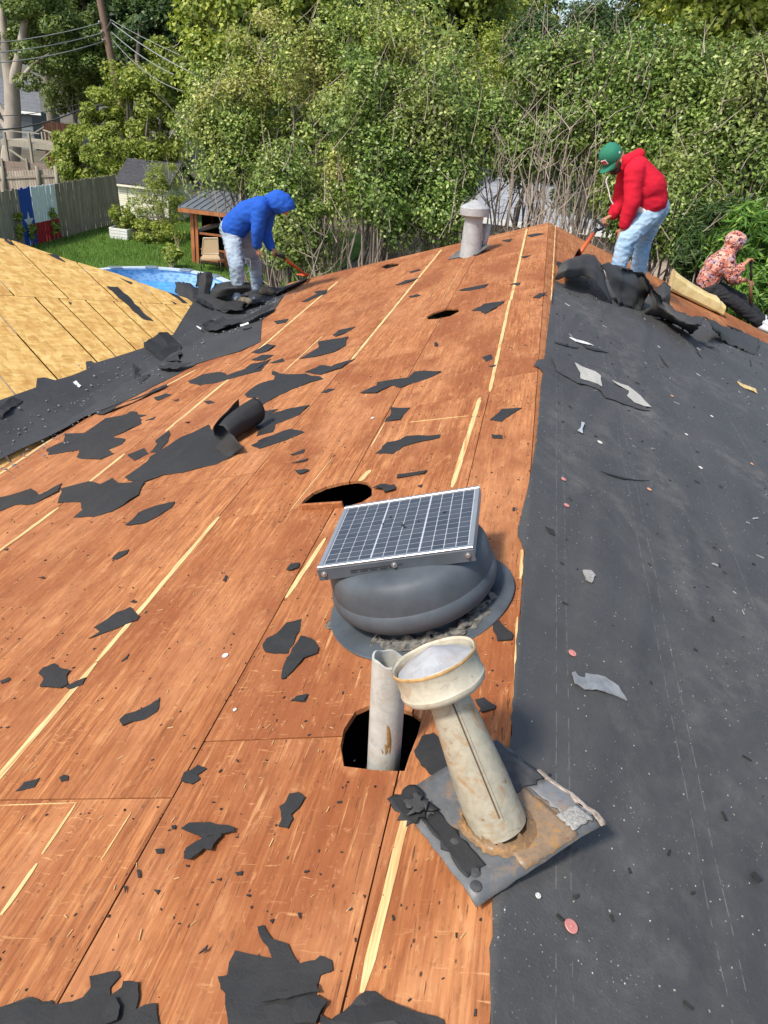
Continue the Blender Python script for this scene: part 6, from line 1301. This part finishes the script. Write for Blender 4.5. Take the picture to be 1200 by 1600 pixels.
# bare stems of the thicket, rising from below the gable
def thicket(base, label, px0, px1, Y, n, seed, ytop=(190, 330)):
    rg = np.random.default_rng(seed); root = empty('bare_shrub', base, label, 'shrub', 'bare stemmed shrubs'); L = []; tw = []
    for k in range(n):
        px = rg.uniform(px0, px1); yy = Y + rg.normal() * .4; b = Vector(B(px + rg.normal() * 6, yy)); t = Vector(A(px + rg.normal() * 26, rg.uniform(*ytop), yy)); D = t - b; pts = []
        for i in range(9):
            u = i / 8; pts.append((b + D * u + Vector(rg.normal(size=3)) * .11 * math.sin(min(1, u * 1.3) * math.pi) + Vector((.12 * math.sin(u * 5 + k), 0, 0)), .024 * (1 - u * .75) * rg.uniform(.7, 1.2)))
        L.append(pts)
        for i in range(3, 9):
            p = pts[i][0]
            for _ in range(2):
                dd = Vector((rg.normal() * .7, rg.normal() * .3, .5 + abs(rg.normal()) * .5)).normalized() * rg.uniform(.25, .75); tw.append([(p, .010), (p + dd * .5 + Vector(rg.normal(size=3)) * .04, .007), (p + dd, .003)])
    for ln_ in L: tubes('stem', [ln_], TWIG, root, 6)
    tubes('twigs', tw, TWIG, root, 4)['kind'] = 'stuff'
thicket(B(800, 15.2), 'dense thicket of bare tan stems behind the right part of the far rake', 745, 860, 15.2, 16, 5)
thicket(B(890, 15.0), 'bare pale stems between the gable peak and the red worker', 850, 950, 15.0, 10, 6, (170, 330))
thicket(B(480, 14.6), 'few bare forked stems behind the orange shovel of the blue worker', 440, 560, 14.6, 9, 7, (300, 390))
# lance leaved plants at the right border
for i, (px, py, Y, r, lab) in enumerate([(1175, 395, 12.6, 55, 'bright lance leaved plant right of the pink hooded worker'), (1110, 385, 13.2, 45, 'dark lance leaved plant behind the back of the pink hooded worker'), (1185, 470, 12.2, 45, 'lime lance leaved plant below the hands of the pink hooded worker')]):
    R_ = rad(r, Y); c = A(px, py, Y); plant('lance_plant', B(px, Y), lab, 'plant', 'lance leaved plants', [(c, (R_, R_ * .8, R_ * 1.2))], LF_LANCE if i != 1 else LF_DARK, .20, .030, 5200, TWIGG, .03, 16, .25, 12, .5, seed=60 + i, cl=60, droop=.5)
# the bright tree
bt = A(405, 40, 28)
plant('broadleaf_tree', B(405, 28), 'bright sunlit broadleaf tree behind the left part of the hedge', 'tree', 'background trees', [(bt, (2.6, 2.3, 2.4)), ((bt[0] - 1.0, 27.5, bt[2] - 1.0), (1.8, 1.6, 1.5)), ((bt[0] + 1.0, 28, bt[2] + 1.2), (2.0, 2.0, 1.8))], LF_BRIGHT, .17, .10, 36000, BARK, .1, 18, .55, 10, .8, seed=70, cl=120, trunk=((bt[0], 28, bt[2] - 2.6), .2), inner=.5)
# trees and bushes on the far side of the fence
plant('leafy_bush', B(235, 33), 'bright green bushy tree growing over the shed roof and pole', 'tree', None, [(A(235, 185, 33), (2.2, 1.2, 2.5)), (A(185, 215, 33.0), (1.5, 1.0, 1.7)), (A(255, 140, 33), (1.5, 1.1, 1.4)), (A(205, 238, 33), (2.0, 1.0, 1.2)), (A(160, 180, 33.4), (.9, .7, 1.1))], LF_LIME, .17, .085, 30000, BARK, .10, 18, .50, 40, 1.2, seed=71, cl=120)
plant('leafy_bush', B(130, 33.6), 'lime green broad leaved bush behind the end of the flag fence', 'bush', None, [(A(150, 250, 33.6), (1.9, 1.3, 1.5)), (A(115, 255, 33.4), (1.0, .8, 1.0)), (A(185, 262, 34), (1.4, 1.2, 1.3))], LF_LIME, .20, .10, 14000, BARK, .06, 14, .42, 6, .7, seed=72, cl=70)
plant('weeping_bush', B(248, 27.4), 'pale airy bush in front of the cream shed', 'bush', None, [(A(245, 330, 27.2), (.95, .8, 1.35)), (A(262, 315, 27.4), (.8, .7, 1.2)), (A(235, 365, 27), (.9, .7, .6))], LF_LIME, .12, .030, 9000, TWIGG, .03, 16, .28, 30, .8, seed=73, cl=80, droop=.3)
plant('green_bush', B(240, 26.6), 'low dark green bush at the foot of the pale airy one', 'bush', None, [(A(245, 366, 26.6), (1.0, .7, .55))], LF_BRIGHT, .10, .045, 4500, TWIGG, .02, 8, .22, 0, seed=74, cl=40)
plant('planter_plant', ((pl0.x + pl1.x) / 2, pl0.y + .4, pz - .1), 'leafy green plants growing in the white planter', 'plant', None, [(((pl0.x + pl1.x) / 2, pl0.y + .4, pz + .30), (.45, .35, .42))], LF_LIME, .16, .05, 1500, TWIGG, .015, 8, .16, 0, seed=75, cl=26)
plant('leafy_plant', onG((268, 425)), 'lime green leafy plant between the pool and playhouse', 'plant', None, [(tuple(onG((268, 420)) + Vector((0, 0, .45))), (.28, .28, .3))], LF_LIME, .22, .11, 260, TWIGG, .012, 6, .12, 0, seed=76, cl=14)
for i, (q, lab) in enumerate([((26, 352), 'climbing vine on the fence left of the painted flag'), ((82, 347), 'climbing vine over the red part of the painted flag'), ((48, 361), 'small vine at the foot of the painted star')]):
    p = onFx(q); rr_ = (.16, .30, .13)[i]; plant('vine', (p.x + .05, p.y, GZ), lab, 'vine', 'vines on the flag fence', [((p.x + .08, p.y, p.z), (.08, .16, (.45, .5, .2)[i]))], LF_BRIGHT, .12, .06, 360, TWIGG, .008, 4, .10, 0, seed=80 + i, cl=16)
dp_ = onG((280, 412)); root = empty('dry_plant', dp_, 'dry straw coloured stalk beside the lime leafy plant', 'plant'); tubes('stalks', [[(dp_, .012), (dp_ + Vector((random.uniform(-.06, .06), 0, .5)), .01), (dp_ + Vector((random.uniform(-.22, .22), random.uniform(-.1, .1), random.uniform(.7, 1.1))), .005)] for _ in range(9)], simple('straw', (.42, .34, .17), .9), root, 5)
# the big pale trunk
YT = 39.0; T = lambda px, py, dy=0.0: Vector(atY(px, py, YT + dy)); bt_ = Vector(B(18, YT))
big = empty('big_tree', bt_, 'big tree with a pale forked trunk behind the raised deck', 'tree')
rpx = lambda r: rad(r, YT)
TL = [[(bt_, rpx(17)), (T(20, 215), rpx(15)), (T(20, 170), rpx(13)), (T(18, 130), rpx(12))], [(T(18, 140), rpx(11)), (T(11, 100), rpx(8.5)), (T(6, 50), rpx(6)), (T(3, 0), rpx(5)), (T(2, -60), rpx(4))], [(T(19, 138), rpx(10)), (T(27, 100), rpx(7.5)), (T(36, 55), rpx(6.5)), (T(41, 10), rpx(6)), (T(46, -50), rpx(5))],
      [(T(38, 48), rpx(4)), (T(47, 20), rpx(3.5)), (T(56, -20), rpx(3))], [(T(24, 140), rpx(5)), (T(34, 122), rpx(3.8)), (T(52, 100), rpx(3)), (T(78, 84), rpx(2))], [(T(14, 190), rpx(6)), (T(5, 175), rpx(5)), (T(-12, 150), rpx(4))], [(T(12, 205), rpx(5)), (T(2, 190), rpx(4)), (T(-14, 182), rpx(4))], [(T(6, 70), rpx(4)), (T(-8, 40), rpx(3)), (T(-20, 10), rpx(2))]]
V_, Q_ = tube_arrays([[(p, r) for p, r in ln] for ln in TL[:1]], 16); npmesh('trunk', V_, Q_, BARKP, big, True)
V_, Q_ = tube_arrays(TL[1:], 10); npmesh('branches', V_, Q_, BARKP, big, True)
rg = np.random.default_rng(5); C = np.array([A(px, py, YT + dy) for px, py, dy in [(70, 15, 1), (95, 40, 0), (115, 70, -1), (80, 60, 2), (140, 85, 0), (150, 40, 1), (60, -10, 0), (0, -20, 0), (-10, 20, 1), (110, 10, 2), (130, 100, 0), (92, 92, 1), (30, -30, -1), (160, 70, 1)]]); C = np.concatenate([C + rg.normal(size=C.shape) * .9 for _ in range(5)])
P, N = clump_pts(C, np.full((len(C), 3), .75) * np.array([1, 1, .6]), 330, rg); N = N * .5 + np.array([0, 0, .6]); N /= np.linalg.norm(N, axis=1, keepdims=True); V_, Q_ = leaves(P, N, .20, .11, rg); npmesh('crown', V_, Q_, LF_MID, big)
st = empty('dead_trunk', B(213, 38), 'thin bare dead trunk right of the utility pole', 'tree'); tubes('trunk', [[(Vector(B(212, 38)), .16), (Vector(A(213, 115, 38)), .12), (Vector(A(219, 30, 38)), .07)]], TWIGG, st, 8)
tubes('branches', branch_lines(A(240, 130, 36), [A(252, 75, 36), A(268, 72, 36), A(280, 68, 36), A(246, 85, 36)], .05, np.random.default_rng(3)), TWIG, st, 5)
# background trees, each its own tree; three prototypes copied
TG = 'background trees'
def proto(leaf, seed, L=.30, W=.17, n=22000, trunkh=4.5):
    rg = np.random.default_rng(seed); cs = [((0, 0, 8), (3.2, 3.0, 3.6))] + [((rg.normal() * 1.8, rg.normal() * 1.5, 6.5 + rg.uniform(-2, 4)), (2.0, 1.9, 1.7)) for _ in range(6)]
    return plant('broadleaf_tree', (0, 0, 0), 'x', 'tree', TG, cs, leaf, L, W, n, BARK, .1, 20, .75, 0, seed=seed, cl=150, trunk=((0, 0, trunkh), .28), inner=.45)
protos = [proto(LF_DARK, 201), proto(LF_MID, 202, .24, .14, 28000), proto(LF_BRIGHT, 203, .21, .12, 34000), proto(LF_LIME, 204, .18, .10, 30000)]
used_ = [False] * 4
def tree(k, px, Y, s, rz, label, zs=1.0):
    p = protos[k]; loc = B(px, Y)
    if not used_[k]: used_[k] = True; r_ = p
    else:
        r_ = p.copy(); COL.objects.link(r_)
        for c in list(p.children): d_ = c.copy(); COL.objects.link(d_); d_.parent = r_; d_.matrix_parent_inverse = Matrix.Identity(4)
    r_.location = loc; r_.rotation_euler.z = rz; r_.scale = (s, s, s * zs); r_['label'] = label
for c in [c for p in protos for c in p.children]: c.matrix_parent_inverse = Matrix.Identity(4)
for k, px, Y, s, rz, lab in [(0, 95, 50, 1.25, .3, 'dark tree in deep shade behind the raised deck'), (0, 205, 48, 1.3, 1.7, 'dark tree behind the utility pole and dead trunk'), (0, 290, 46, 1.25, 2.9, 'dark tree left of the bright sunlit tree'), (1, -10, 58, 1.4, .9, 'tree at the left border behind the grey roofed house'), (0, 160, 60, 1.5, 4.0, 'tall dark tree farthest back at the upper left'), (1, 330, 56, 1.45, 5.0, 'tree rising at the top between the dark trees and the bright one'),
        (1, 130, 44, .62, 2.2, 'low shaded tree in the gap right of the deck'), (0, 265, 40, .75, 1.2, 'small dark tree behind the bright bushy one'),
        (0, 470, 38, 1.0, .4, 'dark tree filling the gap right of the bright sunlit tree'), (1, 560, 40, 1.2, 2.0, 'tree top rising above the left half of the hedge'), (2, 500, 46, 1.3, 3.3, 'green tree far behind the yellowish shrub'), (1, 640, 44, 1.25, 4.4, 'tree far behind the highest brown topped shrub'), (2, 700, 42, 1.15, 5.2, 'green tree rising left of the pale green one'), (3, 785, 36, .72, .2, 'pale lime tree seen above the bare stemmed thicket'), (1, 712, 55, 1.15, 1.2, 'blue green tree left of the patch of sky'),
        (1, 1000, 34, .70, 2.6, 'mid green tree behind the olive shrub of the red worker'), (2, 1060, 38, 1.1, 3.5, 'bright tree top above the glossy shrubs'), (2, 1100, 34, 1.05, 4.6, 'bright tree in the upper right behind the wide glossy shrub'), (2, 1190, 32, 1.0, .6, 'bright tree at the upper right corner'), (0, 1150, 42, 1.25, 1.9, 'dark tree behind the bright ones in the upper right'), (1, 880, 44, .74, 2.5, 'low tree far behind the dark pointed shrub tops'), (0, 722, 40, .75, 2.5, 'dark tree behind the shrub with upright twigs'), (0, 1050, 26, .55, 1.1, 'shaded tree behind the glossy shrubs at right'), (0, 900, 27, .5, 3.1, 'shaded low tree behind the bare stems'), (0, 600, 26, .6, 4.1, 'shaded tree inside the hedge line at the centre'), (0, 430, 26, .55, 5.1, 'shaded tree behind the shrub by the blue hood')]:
    tree(k, px, Y, s, rz, lab)
# lawn blades, in one piece
rg = np.random.default_rng(9); n = 60000; gx = rg.uniform(-20.5, -7, n); gy = rg.uniform(15, 31, n); keep = (np.hypot(gx - pc0.x, gy - pc0.y) > PR + .1) & (gx > fxp + .1); gx, gy = gx[keep], gy[keep]; n = len(gx)
hh = rg.uniform(.04, .12, n); ln_ = rg.normal(size=(n, 2)) * .035; wd = rg.normal(size=(n, 2)); wd /= np.linalg.norm(wd, axis=1, keepdims=True) + 1e-9; wd *= .010
z0 = np.full(n, GZ + .0); V_ = np.stack([np.stack([gx - wd[:, 0], gy - wd[:, 1], z0], 1), np.stack([gx + wd[:, 0], gy + wd[:, 1], z0], 1), np.stack([gx + ln_[:, 0], gy + ln_[:, 1], z0 + hh + .05], 1)], 1).reshape(-1, 3)
gr = npmesh('grass', V_, np.arange(3 * n).reshape(n, 3), mk_leaf('grass_blade', [(0, (.06, .13, .02)), (.6, (.125, .225, .038)), (1, (.22, .29, .075))], .6, .3)); tag(gr, 'short green grass of the lawn', 'grass', kind='stuff')

# ------------------------------------------------------------------ small debris on the roof
def disc(label, q, r, mat, f, n_, h, grp):
    p = f(q, h)
    if f is onR: p = surfF(.004)(p.x, p.y)[0]
    o = lathe('cap_nail', [(.0005, .003), (r * .18, .0035), (r * .25, .0015), (r * .9, .002), (r, .0008), (r, 0)], Vector((0, 0, 0)), n_, mat, None, 18); o.location = p; tag(o, label, 'cap nail', grp)
PINK = simple('pink_plastic_cap', (.52, .20, .17), .5, var=.1); PALEC = simple('pale_plastic_cap', (.58, .56, .52), .5, var=.1); ORC = simple('orange_plastic_cap', (.55, .27, .15), .5, var=.1)
for q, mt, lab, r in [((895, 1440), PINK, 'largest pink cap nail near the lower edge of the felt', .014), ((895, 1018), PINK, 'pink cap nail beside the vent flange on the felt', .0125), ((886, 787), PINK, 'lower of two pink cap nails level with the big oval hole', .012), ((882, 743), PINK, 'upper of two pink cap nails level with the solar panel top', .012), ((1016, 759), ORC, 'small orange cap nail at the end of the dark slit', .012), ((938, 689), PALEC, 'white cap nail in the middle of the felt, alone', .014), ((1096, 727), PALEC, 'white cap nail by the pale dust streak', .013), ((1051, 616), ORC, 'orange cap nail near the lower shingle strip', .013), ((1074, 674), PALEC, 'white cap nail right of the lone middle one', .011), ((843, 1392), PALEC, 'small cream cap nail just right of the flashing plate tip', .006), ((1176, 722), ORC, 'orange cap nail by the right border', .012), ((1113, 648), PALEC, 'white cap nail high on the right of the felt', .012)]:
    disc(lab, q, r, mt, onR, NR, .032, 'cap nails on the felt')
for q, lab in [((352, 1024), 'pale cap nail on bare plywood left of the paired scraps'), ((367, 1109), 'small pale cap nail below the other one on bare plywood'), ((582, 653), 'pale cap nail beside the squarish scrap')]: disc(lab, q, .011 if q[1] < 1100 else .006, PALEC, onL, NL, .004, 'cap nails on the plywood')
def crumbs(name, label, n, area, f, mat, size, h, long=1.0, seed=1, parent=None):
    rg = np.random.default_rng(seed); V = []; F = []
    for k in range(n):
        x, y = area(rg); p, nn = f(h)(x, y); s = size * rg.uniform(.4, 1.5); an = rg.uniform(0, 6.28); l = long * rg.uniform(.6, 1.4)
        u = Vector((math.cos(an), math.sin(an), 0)); u = (u - nn * u.dot(nn)).normalized(); v = nn.cross(u); b = len(V); 
        for z in (0, 1):
            for a_, c_ in ((-1, -.8), (1, -1), (.9, 1), (-1.1, .7)): V.append(p + u * a_ * s * l * .5 + v * c_ * s * .5 + nn * s * (.7 * z + rg.uniform(-.1, .25)))
        F += [(b + 3, b + 2, b + 1, b), (b + 4, b + 5, b + 6, b + 7)] + [(b + i, b + (i + 1) % 4, b + (i + 1) % 4 + 4, b + i + 4) for i in range(4)]
    o = obj(name, V, F, mat); tag(o, label, 'debris', kind='stuff'); return o
TAR = simple('tar_crumb', (.022, .021, .02), .8, var=.3, scale=30); CHIPW = simple('pale_wood_crumb', (.50, .33, .15), .85, var=.3, scale=30); NAIL = simple('bright_nail', (.55, .55, .53), .3, metal=.6)
crumbs('tar_crumbs', 'black crumbs of torn felt strewn over the orange plywood', 2300, lambda r: (-3.2 * r.uniform(0, 1) ** 1.3, .4 + 10.2 * r.uniform(0, 1) ** 1.5), surfL, TAR, .0030, .001, 1.9, 1)
crumbs('wood_crumbs', 'pale splinters strewn over the orange plywood', 700, lambda r: (-3.0 * r.uniform(0, 1), .4 + 9 * r.uniform(0, 1) ** 1.5), surfL, CHIPW, .0018, .002, 7, 2)
crumbs('loose_nails', 'bright loose nails lying on the grey felt', 170, lambda r: (.15 + 3.6 * r.uniform(0, 1) ** .8, 2.2 + 6.8 * r.uniform(0, 1)), surfF, NAIL, .006, .002, 5, 3)
crumbs('felt_crumbs', 'black crumbs lying on the grey felt', 420, lambda r: (.08 + 3.3 * r.uniform(0, 1), .7 + 8 * r.uniform(0, 1) ** 1.4), surfF, TAR, .005, .001, 3, 4)
crumbs('granules', 'pale shingle granules strewn over the grey felt', 1500, lambda r: (.1 + 2.4 * r.uniform(0, 1), .8 + 7 * r.uniform(0, 1) ** 1.4), surfF, GRIT, .0022, .001, 1.2, 5)
crumbs('valley_crumbs', 'grey grit and scraps along the valley', 500, lambda r: (lambda y: (XV + .16 * r.normal() + .5 * (y > 7.5) * r.uniform(0, 1), y))(3.8 + 6 * r.uniform(0, 1)), surfV, GREYB, .008, .02, 1.7, 6)
